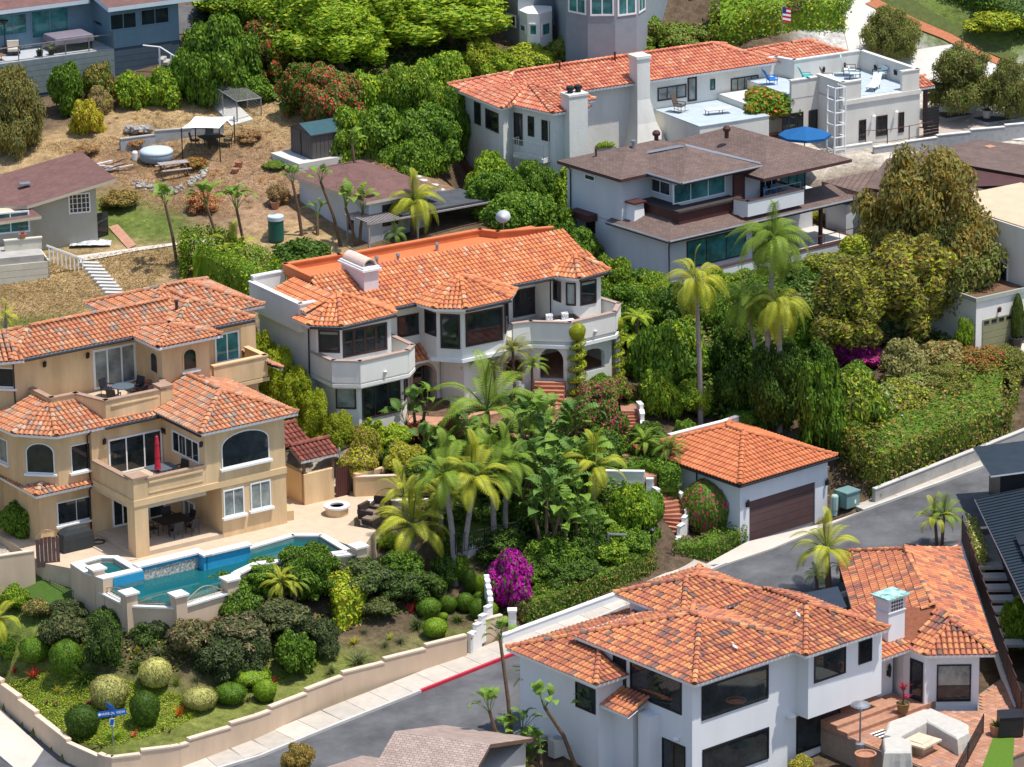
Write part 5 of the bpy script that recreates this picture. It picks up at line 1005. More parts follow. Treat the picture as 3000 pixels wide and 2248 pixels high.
shingle_roof(b,[pxl(b,t2,[(2420,965,2.9),(1930,905,2.9),(1320,1030,2.9),(1690,1045,3.7),(2420,1170,3.7)]),pxl(b,t2,[(1180,1215,2.4),(1975,1332,2.4),(2420,1235,2.4),(2420,1170,3.7),(1690,1045,3.7)]),pxl(b,t2,[(1180,1215,2.4),(1690,1045,3.7),(1320,1030,2.9)])],SHBR,FAS)
b.wall([b.pz(*t2(x,y),2.0)for x,y in((1700,1310),(1975,1360),(2420,1270),(2400,1050),(1700,1120))],-1.5,2.15,GS2)
DR2=Bd('brown_annex','brown shingle annex roof between the shingle house and the big tree','house',34,*t2(1000,1330),6.0);b=DR2
shingle_roof(b,[pxl(b,t2,[(930,1255,1.9),(1060,1300,1.9),(1200,1262,1.9),(1260,1100,2.7),(900,1175,2.7)])],SHBR,FAS);b.wall([b.pz(*t2(x,y),1.6)for x,y in((940,1280),(1060,1320),(1230,1280),(1260,1180),(920,1220))],-1.5,1.5,LILAC)
for x,y in((1990,962),(1820,1122),(1790,1075)):
 u,v=b.pz(*t2(x,y),3.2);M().box(u-.3,v-.3,2.9,u+.3,v+.3,3.35).build('roof_vent',TERRA,b.e)
M().pris([(b.w(*b.pz(*t2(x,y),z_),0).x,b.w(*b.pz(*t2(x,y),z_),0).y)for x,y,z_ in((740,880,1.6),(1225,935,1.6))]+[(0,0)][:0]+[(b.w(*b.pz(*t2(1225,935),1.6),0)+b.V*.3).to_tuple()[:2],(b.w(*b.pz(*t2(740,880),1.6),0)+b.V*.3).to_tuple()[:2]],5,7.9)
wl1=[P(*t2(980,980),7.9),P(*t2(1225,935),8.0)];stepwall('yard_wall','aged white yard wall below the cream terrace house',wl1,.1,AGED,AGED,step=20,base=4);stepwall('block_wall','long grey block wall with white coping along the motor court',[P(*t2(1235,985),7.75),P(*t2(1700,905),7.9),P(*t2(2260,820),8.3)],.25,mat('grey_block',(.36,.36,.36),.9,.15,3,.4,4),WHITE,step=2.5,base=2.2)
SR=Bd('tan_shingle_house','roof of tan shingles rising into view at the bottom edge','house',-21.5,*t8(345,1425),1.6);b=SR
shingle_roof(b,[[(0,-1.6,-.52),(4.9,-1.6,-.52),(4.9,0,0),(0,0,0)],[(0,-6,-2),(4.9,-6,-2),(4.9,-1.6,-.52),(0,-1.6,-.52)],[(4.9,6,-2),(0,6,-2),(0,0,0),(4.9,0,0)],[(-2.6,-7,-2.3),(0,-7,-2.3),(0.3,-2.3,-1.3),(-2.6,-2.3,-1.3)],[(.3,2,-2.4),(-2.6,2,-2.4),(-2.6,-2.3,-1.3),(.3,-2.3,-1.3)]],SHTAN,WOODB);b.wall(rect(.4,-5.6,4.5,5.6),-4,-2.1,CREAM);b.wall(rect(-2.3,-6.6,.4,1.6),-4,-2.35,CREAM)
DM=Bd('dark_metal_house','house with dark standing seam metal roof and white edge at the right','house',1.3,*t9(2200,560),2.6);b=DM
q0=b.pz(*t6(1890,1570),0);MET=mat('dark_blue_metal_roof',(.035,.05,.065),.45,.15,1.5,metal=.3)
dx,dy=q0[0],q0[1];shingle_roof(b,[[(dx,dy,0),(0,0,0),(7,0,1.4),(7+dx,dy,1.4)],[(0,0,0),(-dx*.6,-dy*.6,0),(7-dx*.6,-dy*.6,1.4),(7,0,1.4)]],MET,WTRIM,thick=.12)
L_=hypot(dx,dy);n_s=int(L_/.42)
for i in range(n_s):
 t=(i+.5)/n_s;M().ob((dx*t+3.5,dy*t,.73),(3.5,0,.7),(.0,.025,0),(0,0,.035)).build('seam',MET,b.e)
for i in range(3):
 for j in range(2):M().ob((dx*.35+2.6+i*1.3-1.1,dy*.35+j*1.9,.58+(i*1.3)*.2),(.6,0,.12),(0,.85,0),(0,0,.03)).build('solar_panel',mat('black_panel',(.02,.022,.03)),b.e)
b.wall([(dx+.8,dy-.5),(.8,-8),(8,-8),(8,dy)],-3.6,-.1,DKMET);b.wall([(dx-1.2,dy+2.2),(dx-1.2,dy+2.2)][:0]+[(dx+1.5,dy+.8),(dx+9,dy+.8),(dx+9,dy+5),(dx+1.5,dy+5)],-3.6,1.2,DKMET)
shingle_roof(b,[[(dx+.6,dy+5.2,1.2),(dx+.9,dy+.2,1.2),(dx+7,dy+.2,1.9),(dx+7,dy+5.2,1.9)]],MET,WTRIM,thick=.1)
GT=Bd('entry_gatehouse','small ochre gatehouse with dark red tiled roofs beside the bamboo','gatehouse',34.5,842,1533,2.8);b=GT
b.wall(rect(2.3,2.0,2.6,5.6),-.4,1.75,YEL);b.wall(rect(2.3,1.9,4.2,2.2),-.4,1.75,YEL);b.wall(rect(5.3,1.4,8.5,1.7),-.4,1.3,YEL)
build_roof(b,gable(2.2,2.0,4.7,4.4,2.5,.42),PAL_D,limit=60,row=.42);build_roof(b,gable(2.5,4.6,4.4,7.6,2.6,.42),PAL_D,limit=40,row=.42)
for u,v in((2.45,2.15),(4.3,2.15),(2.45,4.2),(4.3,4.2),(2.7,7.2)):M().box(u-.07,v-.07,1.7,u+.07,v+.07,2.5).build('post',WOODB,b.e)
for i in range(6):M().box(4.35+i*.15,1.95,-.3,4.48+i*.15,2.0,1.7).build('gate_board',MAROON,b.e)
M().tube([(4.4,1.6,2.3),(4.4,1.6,2.9)],.04,6).lathe([(.04,0),(.09,.05),(.09,.25),(.05,.35),(0,.42)],8,(4.4,1.6,2.6)).build('wall_lantern',METAL,b.e)
def board_fence(name,label,A,B_,h,m,n=None,follow=None):
 r=thing(name,label,'fence',A);d=B_-A;L=hypot(d.x,d.y);n=n or int(L/.2)
 bm=M().box(-.085,-.012,0,.085,.012,1).mesh('fence_board',[m]);ang=atan2(d.y,d.x)
 for i in range(n):
  t=(i+.5)/n;o=link('fence_board',bm,r);o.location=(d.x*t,d.y*t,d.z*t-.2);o.rotation_euler=(0,0,ang);o.scale=(L/n/.18,1,h+random.random()*.06)
 M().ob((d.x/2,d.y/2,d.z/2+h*.75),(d.x/2,d.y/2,d.z/2),(-.03*sin(ang),.03*cos(ang),0),(0,0,.05)).build('rail',m,r);return r
board_fence('timber_fence','weathered timber fence between the ochre villa and the bamboo',Y.w(3.6,6.5,.2),Y.w(4.4,14,.8),2.0,WOODB)
board_fence('timber_fence','dark timber fence in shade beside the long white house',Vector(K.w(1.9,-1.5,-2.2)),Vector(K.w(1.6,6,-1.0)),2.2,WOODB)
WBR=mat('rust_fence_panel',(.085,.04,.035),.6,.15,2)
fa,fb=PR(2818,1590,.6),N.w(*N.pz(2990,2110,-.3),-.3)
r=thing('panel_fence','dark rust panel fence on white kerb along the patio side','fence',fa);d=Vector(fb)-fa;nf=14;ang=atan2(d.y,d.x);hx=d/nf
pm=M().ob((0,0,.75),(hx.length/2-.03,0,0),(0,.02,0),(0,0,.72)).mesh('fence_panel',[WBR])
for i in range(nf):o=link('fence_panel',pm,r);o.location=d*((i+.5)/nf);o.rotation_euler=(0,0,ang)
q=M()
for i in range(nf+1):q.ob(d*(i/nf)+Vector((0,0,.7)),(.03,0,0),(0,.03,0),(0,0,.85))
q.build('fence_posts' if False else 'rail',DKMET,r);M().ob(d/2+Vector((0,0,-.25)),d/2,Vector((-sin(ang),cos(ang),0))*.12,Vector((0,0,.3))).build('kerb_wall',NW,r)
WIRE=mat('galvanised_wire',(.34,.34,.33),.5,.1,3,metal=.5)
def meshpanel(q,a,c,e,d,n,m_,r=.006):
 for i in range(n+1):
  t=i/n;q.tube([a.lerp(c,t),d.lerp(e,t)],r,3,caps=False)
 for i in range(m_+1):
  t=i/m_;q.tube([a.lerp(d,t),c.lerp(e,t)],r,3,caps=False)
cg=[P(*t0(1262,480),12.6),P(*t0(1425,465),12.6),P(*t0(1690,635),11.5),P(*t0(1533,658),11.5)];cz=[cg[0]-Vector((0,0,1.9)),cg[1]-Vector((0,0,1.9)),cg[2]-Vector((0,0,1.9)),cg[3]-Vector((0,0,1.9))]
r=thing('wire_cage','long chain link run with open sides over a concrete strip on the hillside','cage',cz[0]);o0=cz[0]
q=M()
for a,c in zip(cg,cz):q.tube([a-o0,c-o0-Vector((0,0,.5))],.045,6)
for i in range(4):q.tube([cg[i]-o0,cg[(i+1)%4]-o0],.04,6)
for t in(.33,.66):q.tube([cg[0].lerp(cg[3],t)-o0,cz[0].lerp(cz[3],t)-o0-Vector((0,0,.4))],.03,6);q.tube([cg[1].lerp(cg[2],t)-o0,cz[1].lerp(cz[2],t)-o0-Vector((0,0,.4))],.03,6)
q.build('frame',METAL,r);q=M();z_=[v-o0 for v in cz];g_=[v-o0 for v in cg]
meshpanel(q,g_[0],g_[3],g_[2],g_[1],40,9);meshpanel(q,z_[1],z_[2],g_[2],g_[1],40,9);meshpanel(q,z_[0],z_[3],g_[3],g_[0],40,9);q.build('wire_mesh',WIRE,r)
tag(M().pris([(p.x,p.y)for p in(P(*t0(1290,635),10.55),P(*t0(1425,625),10.6),P(*t0(1640,800),9.9),P(*t0(1500,830),9.8))],lambda x,y:tz(x,y)-.1,lambda x,y:tz(x,y)+.1).build('concrete_strip',CONC),kind='structure')
def iron_fence(name,label,pts,h,m,gap=.13,r=.011):
 e=thing(name,label,'fence',pts[0]);q=M();bars=M()
 for a,c in zip(pts,pts[1:]):
  a,c=a-pts[0],c-pts[0];n=max(1,int((c-a).length/gap));up=Vector((0,0,h))
  q.tube([a+up,c+up],.022,5);q.tube([a+Vector((0,0,.12)),c+Vector((0,0,.12))],.018,5);q.tube([c,c+up*1.05],.035,5);q.tube([a,a+up*1.05],.035,5)
  for i in range(1,n):p=a.lerp(c,i/n);bars.tube([p+Vector((0,0,.1)),p+up],r,4)
 q.build('rail',m,e);bars.build('picket',m,e).__setitem__('kind','stuff');return e
iron_fence('pool_fence','olive iron picket fence curving down beside the artificial lawn',[P(*t7(-30,400),.9),P(*t7(85,465),.9),P(*t7(330,590),.75),P(*t7(580,690),.65),P(*t7(770,690),.8)],1.15,mat('olive_iron',(.20,.19,.11),.6,.1,3))
iron_fence('lawn_fence','black iron fence on the low wall of the small lawn',[P(1335,1625,1.9),P(1420,1607,1.9),P(1520,1585,1.9)],1.1,DKMET)
iron_fence('terrace_rail','rust brown handrail along the cream terrace house',[P(*d2(500,1340),8.0),P(*d2(735,1330),8.0),P(*d2(970,1290),8.0),P(*d2(1220,1235),8.05)],.95,IRON,gap=1.2)
q=M();g0=Vector(N.w(*N.pz(2790,2248,-.1),-.1));iron_fence('patio_fence','black iron fence along the brick patio and strip of lawn',[Vector(N.w(*N.pz(2880,2150,-.1),-.1)),Vector(N.w(*N.pz(2835,2235,-.1),-.1)),Vector(N.w(*N.pz(2800,2300,-.1),-.1))],1.0,DKMET)
iron_fence('stair_gate','black iron gate at the foot of the curved brick steps',[P(1908,1668,-.7),P(1975,1672,-.7)],1.0,DKMET)
# ====== planting
RNG=np.random.RandomState(11)
LM={}
def lm(k,c,tr=.28,rnd=.2):LM[k]=leafmat('leaf_'+k,c,rnd,tr);return LM[k]
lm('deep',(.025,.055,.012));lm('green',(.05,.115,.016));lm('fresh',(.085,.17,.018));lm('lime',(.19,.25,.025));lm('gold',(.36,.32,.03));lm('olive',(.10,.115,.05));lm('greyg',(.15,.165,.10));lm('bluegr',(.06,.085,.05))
lm('blue',(.035,.055,.035));lm('bamboo',(.15,.20,.022));lm('willow',(.105,.19,.015));lm('brownish',(.13,.105,.03));lm('dry',(.24,.17,.09));lm('mauve',(.16,.12,.12));lm('magenta',(.52,.015,.34),.2);lm('pink',(.62,.05,.16),.2);lm('coral',(.60,.07,.05),.2);lm('orange',(.62,.16,.02));lm('yellow',(.62,.48,.04));lm('red',(.38,.02,.03));lm('white',(.7,.7,.68));lm('plum',(.05,.015,.02));lm('varieg',(.26,.30,.16));lm('palm',(.075,.135,.018),.2);lm('palmy',(.155,.19,.022),.2);lm('palmd',(.05,.095,.018),.2);lm('strel',(.05,.11,.035),.2);lm('strel2',(.075,.15,.03),.2);lm('straw',(.42,.31,.15));lm('fern',(.20,.30,.02))
BARK=mat('grey_palm_bark',(.30,.26,.24),.9,.25,6);BARKB=mat('brown_bark',(.12,.085,.06),.95,.25,4);BARKD=mat('shaggy_palm_bark',(.15,.095,.06),.95,.3,8);SHAFT=mat('green_crownshaft',(.14,.20,.04),.6,.15,3)
def quads(name,C,N_,size,asp=1.5,mi=None,mats=(),core=None,droop=0):
 """leaf blades: centre C, facing N_, random spin; one mesh"""
 n=len(C);N_=N_/np.linalg.norm(N_,axis=1,keepdims=True)
 r=RNG.normal(size=(n,3));
 if droop:r=r*(1-droop)+np.array([0,0,-3.])*droop
 t=np.cross(N_,r);t/=np.linalg.norm(t,axis=1,keepdims=True)+1e-9;b=np.cross(N_,t)
 if droop:t,b=b,t
 s=(size if np.ndim(size)else np.full(n,size))[:,None]*(.7+.6*RNG.rand(n,1));A=b*s*asp*.5;B_2=t*s*.5
 V=np.stack([C-A,C-B_2*.9+N_*s*.06,C+A,C+B_2*.9+N_*s*.06],1).reshape(-1,3)
 F=np.arange(4*n).reshape(-1,4);k=4*n;mi=np.zeros(n,int)if mi is None else mi
 Vl,Fl,ml=V.tolist(),F.tolist(),mi.tolist()
 if core:Vl+=core[0];Fl+=[[k+i for i in f]for f in core[1]];ml+=[core[2]if len(core)>2 else 0]*len(core[1])
 me=bpy.data.meshes.new(name);me.from_pydata(Vl,[],Fl)
 for m in mats:me.materials.append(m)
 me.polygons.foreach_set('material_index',ml);me.update();return me
def sph(c,r,n=7,m=10,sq=1.):
 v,f=[],[]
 for i in range(n+1):
  a=pi*i/n
  for j in range(m):v.append((c[0]+r*sin(a)*cos(2*pi*j/m),c[1]+r*sin(a)*sin(2*pi*j/m),c[2]+r*sq*cos(a)))
 for i in range(n):
  for j in range(m):f.append([i*m+j,(i+1)*m+j,(i+1)*m+(j+1)%m,i*m+(j+1)%m])
 return v,f
def lobes_mesh(name,nl,n,leaf,wts,seed,shell=(.72,1.08),lobr=(.32,.5),asp=1.6,up=.35,core=.72,flat=1.,droop=0,sparse=1.):
 """crown filling x,y in [-1,1], z in [0,1]; slots 0..k by weight"""
 rs=np.random.RandomState(seed);L=[]
 for i in range(nl):
  a=2*pi*(i+rs.rand()*.7)/nl*2.4;h=rs.rand();R=rs.uniform(*lobr);rr=(1-R)*sqrt(1-(max(0,h-.3)/.7)**2*.8)*rs.uniform(.55,1)
  L.append((rr*cos(a),rr*sin(a),R*.7+h*(1-R*1.5)*flat,R))
 L.append((0,0,.5,.5));Lc=np.array([l[:3]for l in L]);Lr=np.array([l[3]for l in L]);C,N_=[],[]
 while sum(map(len,C))<n:
  k=rs.choice(len(L),4000,p=Lr**2/sum(Lr**2));d=rs.normal(size=(4000,3));d/=np.linalg.norm(d,axis=1,keepdims=True);d[:,2]=np.where((d[:,2]<0)&(rs.rand(4000)<.5),-d[:,2],d[:,2])
  rad=Lr[k]*rs.uniform(*shell,4000);p=Lc[k]+d*rad[:,None]*np.array([1,1,.75])
  dd=np.linalg.norm((p[:,None]-Lc[None])/np.array([1,1,.75]),axis=2)/Lr[None];dd[np.arange(4000),k]=9;ok=(dd.min(1)>.8)&(p[:,2]>.0)
  C.append(p[ok]);N_.append((d+rs.normal(size=(4000,3))*.55+np.array([0,0,up]))[ok])
 C=np.concatenate(C)[:n];N_=np.concatenate(N_)[:n];mi=rs.choice(len(wts),n,p=np.array(wts)/sum(wts));cv,cf=[],[]
 for l in L:
  v,f=sph(l[:3],l[3]*core,5,8,.75);k=len(cv);cv+=v;cf+=[[k+i for i in q]for q in f]
 return quads(name,C,N_,leaf,asp,mi,[LM['green']]*len(wts),(cv,cf)if core else None,droop)
MESHES={'med':[lobes_mesh('foliage',24,6000,.07,(5,3,2),s,lobr=(.15,.34),shell=(.7,1.2),core=.68)for s in(1,2,3)],'big':[lobes_mesh('foliage',44,16000,.046,(5,3,2),s,lobr=(.11,.26),shell=(.7,1.22),core=.7)for s in(4,5,6)],'loose':[lobes_mesh('foliage',26,6000,.06,(5,3,2),s,shell=(.55,1.3),core=.55,lobr=(.13,.3),asp=2.2)for s in(7,8,17)],'ball':[lobes_mesh('foliage',1,3400,.055,(5,3,2),s,lobr=(.5,.5))for s in(9,)],'weep':[lobes_mesh('foliage',30,13000,.034,(5,3,2),s,shell=(.6,1.25),asp=3.0,core=.6,lobr=(.14,.3),droop=.6)for s in(10,12)],'fine':[lobes_mesh('foliage',40,17000,.03,(5,3,2),s,shell=(.6,1.3),asp=2.0,core=.6,lobr=(.1,.25))for s in(13,14)],}
def ballmesh(seed,n=3600,leaf=.06,wts=(5,3,2),jit=.05):
 rs=np.random.RandomState(seed);d=rs.normal(size=(n,3));d/=np.linalg.norm(d,axis=1,keepdims=True)
 q=1+.03*np.sin(d[:,0]*7+seed)+.03*np.sin(d[:,2]*6);C=d*(q*(1-jit*rs.rand(n)))[:,None]*np.array([1,1,.5])+np.array([0,0,.5]);v,f=sph((0,0,.5),.94,10,16,.5)
 return quads('foliage',C,d+rs.normal(size=(n,3))*.35,leaf,1.4,rs.choice(len(wts),n,p=np.array(wts)/sum(wts)),[LM['green']]*len(wts),(v,f))
MESHES['ball']=[ballmesh(21),ballmesh(22)]
def slots(o,ms):
 for i,s in enumerate(o.material_slots):
  s.link='OBJECT';s.material=LM[ms[i%len(ms)]]
def scale_at(p):return FP/(Vector(p)-CAM).dot(FW)
def box_fit(x0,y0,x1,y1,base=None):
 xc,yc=(x0+x1)/2,(y0+y1)/2;g=base or GP(xc,y1)
 for _ in range(3):
  s=scale_at(g);e=math.asin((H-g.z)/(g-CAM).length);r=(x1-x0)/2/s;hh=(y1-y0)/s;hz=2*sqrt(max((hh/2)**2-(r*sin(e))**2,(.28*hh)**2))/cos(e)
  if base:break
  g=GP(xc,min(yc+hz/2*cos(e)*s,y1+40))
 return g,r,hz
NV={}
def bush(kind,bx,ms,label,name='shrub',cat='shrub',group=None,sink=.0,sq=1.):
 g,r,hz=box_fit(*bx);v=MESHES[kind];me=v[NV.setdefault(kind,0)%len(v)];NV[kind]+=1
 o=link(name,me);o.location=g-Vector((0,0,sink));o.scale=(r*1.16,r*1.16*sq,hz*1.03+sink);o.rotation_euler=(0,0,random.random()*6.28);slots(o,ms);return tag(o,label,cat,group)
def tree(kind,bx,base,ms,label,name='tree',cat='tree',group=None,bark=None,limbs=5,tr=.16,multi=1):
 bp_=GP(*base)if not isinstance(base,Vector)else base;s=scale_at(bp_);e=math.asin((H-bp_.z)/(bp_-CAM).length);x0,y0,x1,y1=bx;bpx=1500+FP*(bp_-CAM).dot(RT)/(bp_-CAM).dot(FW);bpy_=1124-FP*(bp_-CAM).dot(UP)/(bp_-CAM).dot(FW)
 r=(x1-x0)/2/s;hh=(y1-y0)/s;hz=2*sqrt(max((hh/2)**2-(r*sin(e))**2,(.3*hh)**2))/cos(e);zc=(bpy_-(y0+y1)/2)/(s*cos(e));dx=((x0+x1)/2-bpx)/s;zb=max(zc-hz/2,.1)
 root=thing(name,label,cat,bp_,0,group);v=MESHES[kind];me=v[NV.setdefault(kind,0)%len(v)];NV[kind]+=1
 o=link('crown',me,root);o.location=(dx,0,zb);o.scale=(r*1.25,r*1.25,hz*1.08);o.rotation_euler=(0,0,random.random()*6.28);slots(o,ms);o['kind']='stuff'
 q=M()
 for k in range(multi):
  sx=(k-(multi-1)/2)*tr*1.6;top=Vector((dx*.7+sx*2.5,random.uniform(-.2,.2),zb+hz*.35));q.tube([(sx,0,-.3),(sx+dx*.3,.05,zb*.6+.1),top],[tr,tr*.75,tr*.5],7)
  for i in range(limbs):
   a=6.28*(i+random.random()*.6)/limbs;q.tube([top-Vector((0,0,hz*.12)),top+Vector((cos(a)*r*.35,sin(a)*r*.35,hz*.2)),top+Vector((cos(a)*r*.75,sin(a)*r*.75,hz*.3))],[tr*.45,tr*.3,tr*.12],5)
 q.build('trunk',bark or BARKB,root);return root
def hedge(label,foot,zb,ht,ms,wts,leaf=.12,dens=95,name='hedge',cat='hedge',rough=.13,flowers=None,inset=.14):
 """clipped or rambling hedge on a footprint polygon of world points"""
 pl=[(p.x,p.y)for p in foot];ar=sum(pl[i-1][0]*pl[i][1]-pl[i][0]*pl[i-1][1]for i in range(len(pl)))
 if ar<0:pl=pl[::-1]
 zf=zb if callable(zb)else(lambda x,y:zb);hf=ht if callable(ht)else(lambda x,y:ht);C,N_=[],[];xs_=[p[0]for p in pl];ys_=[p[1]for p in pl];A=abs(ar)/2
 for _ in range(int(A*dens/.75)):
  x,y=random.uniform(min(xs_),max(xs_)),random.uniform(min(ys_),max(ys_))
  if inpoly(x,y,pl):C.append((x,y,zf(x,y)+hf(x,y)));N_.append((0,0,1))
 for a,c in zip(pl,pl[1:]+pl[:1]):
  L=hypot(c[0]-a[0],c[1]-a[1]);nn=((c[1]-a[1])/L,-(c[0]-a[0])/L);m=(hf(*a)+hf(*c))/2
  for _ in range(int(L*m*dens)):
   t=random.random();x,y=a[0]+(c[0]-a[0])*t,a[1]+(c[1]-a[1])*t;C.append((x,y,zf(x,y)+random.random()*hf(x,y)));N_.append((nn[0],nn[1],.15))
 C,N_=np.array(C),np.array(N_,float);w=np.sin(C[:,0]*1.7+C[:,2])*np.sin(C[:,1]*1.9)*.5+np.sin(C[:,0]*.8+1)*np.sin(C[:,1]*.7+C[:,2]*.9)*.7;C=C+N_*((w*rough)[:,None])+RNG.normal(size=C.shape)*rough*.35-N_*(RNG.rand(len(C),1)*rough)
 org=Vector((pl[0][0],pl[0][1],zf(*pl[0])));mi=RNG.choice(len(wts),len(C),p=np.array(wts)/sum(wts))
 if flowers:
  fi,fn=flowers
  for i in range(len(C)):
   if fn(C[i][0],C[i][1],C[i][2]-zf(C[i][0],C[i][1])):mi[i]=fi
 cen=(sum(xs_)/len(pl),sum(ys_)/len(pl));q=M().pris([(cen[0]+(x-cen[0])*(1-inset)-org.x,cen[1]+(y-cen[1])*(1-inset)-org.y)for x,y in pl],lambda x,y:zf(x+org.x,y+org.y)-.3-org.z,lambda x,y:zf(x+org.x,y+org.y)+hf(x+org.x,y+org.y)-rough*2.0-org.z)
 me=quads('foliage',C-np.array(org),N_+RNG.normal(size=N_.shape)*.5,leaf,1.5,mi,[LM[k]for k in ms],(q.v,[list(f)for f in q.f]))
 o=link(name,me);o.location=org;return tag(o,label,cat)
def strip_foot(line,w):a,c=offs(line,w/2),offs(line,-w/2);return a+c[::-1]
def cover(name,pxpoly,n,leaf,ms,wts,asp=1.6,up=1.5,h=.12,kindf=None,blade=False,zmin=None):
 xs_=[p[0]for p in pxpoly];ys_=[p[1]for p in pxpoly];C=[]
 for _ in range(int(n*1.0)):
  x,y=random.uniform(min(xs_),max(xs_)),random.uniform(min(ys_),max(ys_))
  if inpoly(x,y,pxpoly):C.append((x,y))
 if not C:return
 XY=np.array(C);z=np.full(len(XY),3.);P_=None
 D=FW_n[None]+(XY[:,:1]-1500)/FP*RT_n[None]+(1124-XY[:,1:])/FP*UP_n[None]
 for _ in range(12):
  t=(z-H)/D[:,2];P_=D*t[:,None];z=.5*z+.5*tza(P_[:,0],P_[:,1])
 t=(z-H)/D[:,2];P_=D*t[:,None];P_[:,2]=tza(P_[:,0],P_[:,1])+h*RNG.rand(len(P_))
 o0=P_[0].copy()
 if blade:Nn=RNG.normal(size=P_.shape)*np.array([1,1,.25])
 else:Nn=RNG.normal(size=P_.shape)*.6+np.array([0,0,up])
 me=quads(name,P_-o0,Nn,leaf,asp,RNG.choice(len(wts),len(P_),p=np.array(wts)/sum(wts)),[LM[k]for k in ms],droop=.7 if blade else 0)
 o=link(name,me);o.location=o0;return tag(o,kind='stuff')
FW_n,RT_n,UP_n=np.array(FW),np.array(RT),np.array(UP)
# ---- palms
def frondmesh(kind,m,m2=None):
 q=M();n=14;pr={'king':(.34,-.60,.25,34),'queen':(.42,-1.0,.28,36),'date':(.25,-.6,.18,34),'up':(.6,-.35,.25,34),'stiff':(.2,-.2,.16,26),'fern':(.18,-.45,.22,20)}[kind];rise,drop,ll,nl=pr
 cv=[Vector((x*(1-.12*x),0,rise*x*1.2+drop*x*x*x))for x in[i/n for i in range(n+1)]]
 q.tube(cv,[.014*(1-i/n*.8)for i in range(n+1)],4,1)
 for i in range(nl):
  t=.14+.86*i/nl;k=min(int(t*n),n-1);p=cv[k].lerp(cv[k+1],t*n-k);d=(cv[k+1]-cv[k]).normalized();L=ll*(sin(pi*min(1,(t+.12)*.9))**.6)*(1.05 if i%2 else.92)
  for sgn in(1,-1):
   side=Vector((0,sgn,0));out=(side*.85+d*.55+Vector((0,0,.12))).normalized();dn_=Vector((0,0,-1));w=d*.0085+dn_*.002
   dr={'king':.42,'queen':.95,'date':.3,'up':.3,'stiff':.05,'fern':.3}[kind];a=p;b1=p+out*L*.5+dn_*L*dr*.16;c=p+out*L*.88+dn_*L*dr*.75
   q.poly([a-w*.7,a+w*.7,b1+w,b1-w]);q.poly([b1-w,b1+w,c])
 return q.mesh('frond',[m,m2 or SHAFT])
FR_={}
def fronds(kind,key):
 k=(kind,key)
 if k not in FR_:FR_[k]=frondmesh(kind,LM[key])
 return FR_[k]
def palm(label,crown,base,spread,n_=13,kind='king',col='palm',tr=.14,bark=None,shaft=.9,name='palm_tree',group=None,cone=(-.55,1.15),zbase=None,dead=0):
 n=int(n_*1.4);g=GP(*base)if zbase is None else P(*base,zbase);s=scale_at(g);e=math.asin((H-g.z)/(g-CAM).length);hgt=max(.2,(base[1]-crown[1])/(s*cos(e)));dx=(crown[0]-base[0])/s;R=spread/s
 root=thing(name,label,'palm',g,0,group);top=Vector((dx,0,hgt));lean=[(0,0,-.3),(dx*.25,0,hgt*.4),(dx*.8,0,hgt*.8),tuple(top)];q=M();nr=max(4,int(hgt/.5));cvp=cr([Vector(v)for v in lean],6)
 q.tube(cvp,[tr*(1.25-.45*i/(len(cvp)-1))for i in range(len(cvp))],8)
 q.build('trunk',bark or BARK,root)
 if shaft:M().tube([top-Vector((0,0,shaft)),top-Vector((0,0,shaft*.5)),top+Vector((0,0,.1))],[tr*1.0,tr*1.15,tr*.7],8).build('crownshaft',SHAFT,root)
 for i in range(n):
  t=(i+.5)/n;az=i*2.399+random.uniform(-.25,.25);el=cone[1]+(cone[0]-cone[1])*t**.8+random.uniform(-.1,.1);kd=kind if el<.75 else('up' if kind in('king','queen')else kind)
  o=link('frond',fronds(kd,col),root);o.location=top+Vector((0,0,.05));sc=R*random.uniform(.9,1.08);o.scale=(sc,sc,sc);o.rotation_euler=(random.uniform(-.25,.25),-el,az)
 for i in range(dead):
  o=link('frond',fronds('queen','straw'),root);o.location=top-Vector((0,0,.3));o.scale=(R*.7,)*3;o.rotation_euler=(0,.9+random.random()*.4,random.random()*6.28)
 return root
def leafpaddle(m,tear=0,seed=0):
 q=M();rs=random.Random(seed);n=7;q.tube([(0,0,0),(.18,0,.22),(.42,0,.40)],[.016,.013,.01],4,1)
 st=Vector((.42,0,.40));cv=[st+Vector((.58*t-.05*t*t,0,.34*t-.42*t*t))for t in[i/n for i in range(n+1)]];wd=[.025,.125,.165,.17,.155,.12,.07,.0]
 for sgn in(1,-1):
  for i in range(n):
   cut=rs.random()<tear;dz=-.05 if cut else.0
   q.poly([cv[i],cv[i+1],cv[i+1]+Vector((-.02,sgn*wd[i+1],.045+dz)),cv[i]+Vector((.0,sgn*wd[i]*(.75 if cut else 1),.045+dz*.3))])
 return q.mesh('leaf',[m,SHAFT])
PAD={}
def paddles(key):
 if key not in PAD:PAD[key]=[leafpaddle(LM[key],.25,1),leafpaddle(LM[key],.5,2),leafpaddle(LM[key],.1,3)]
 return PAD[key]
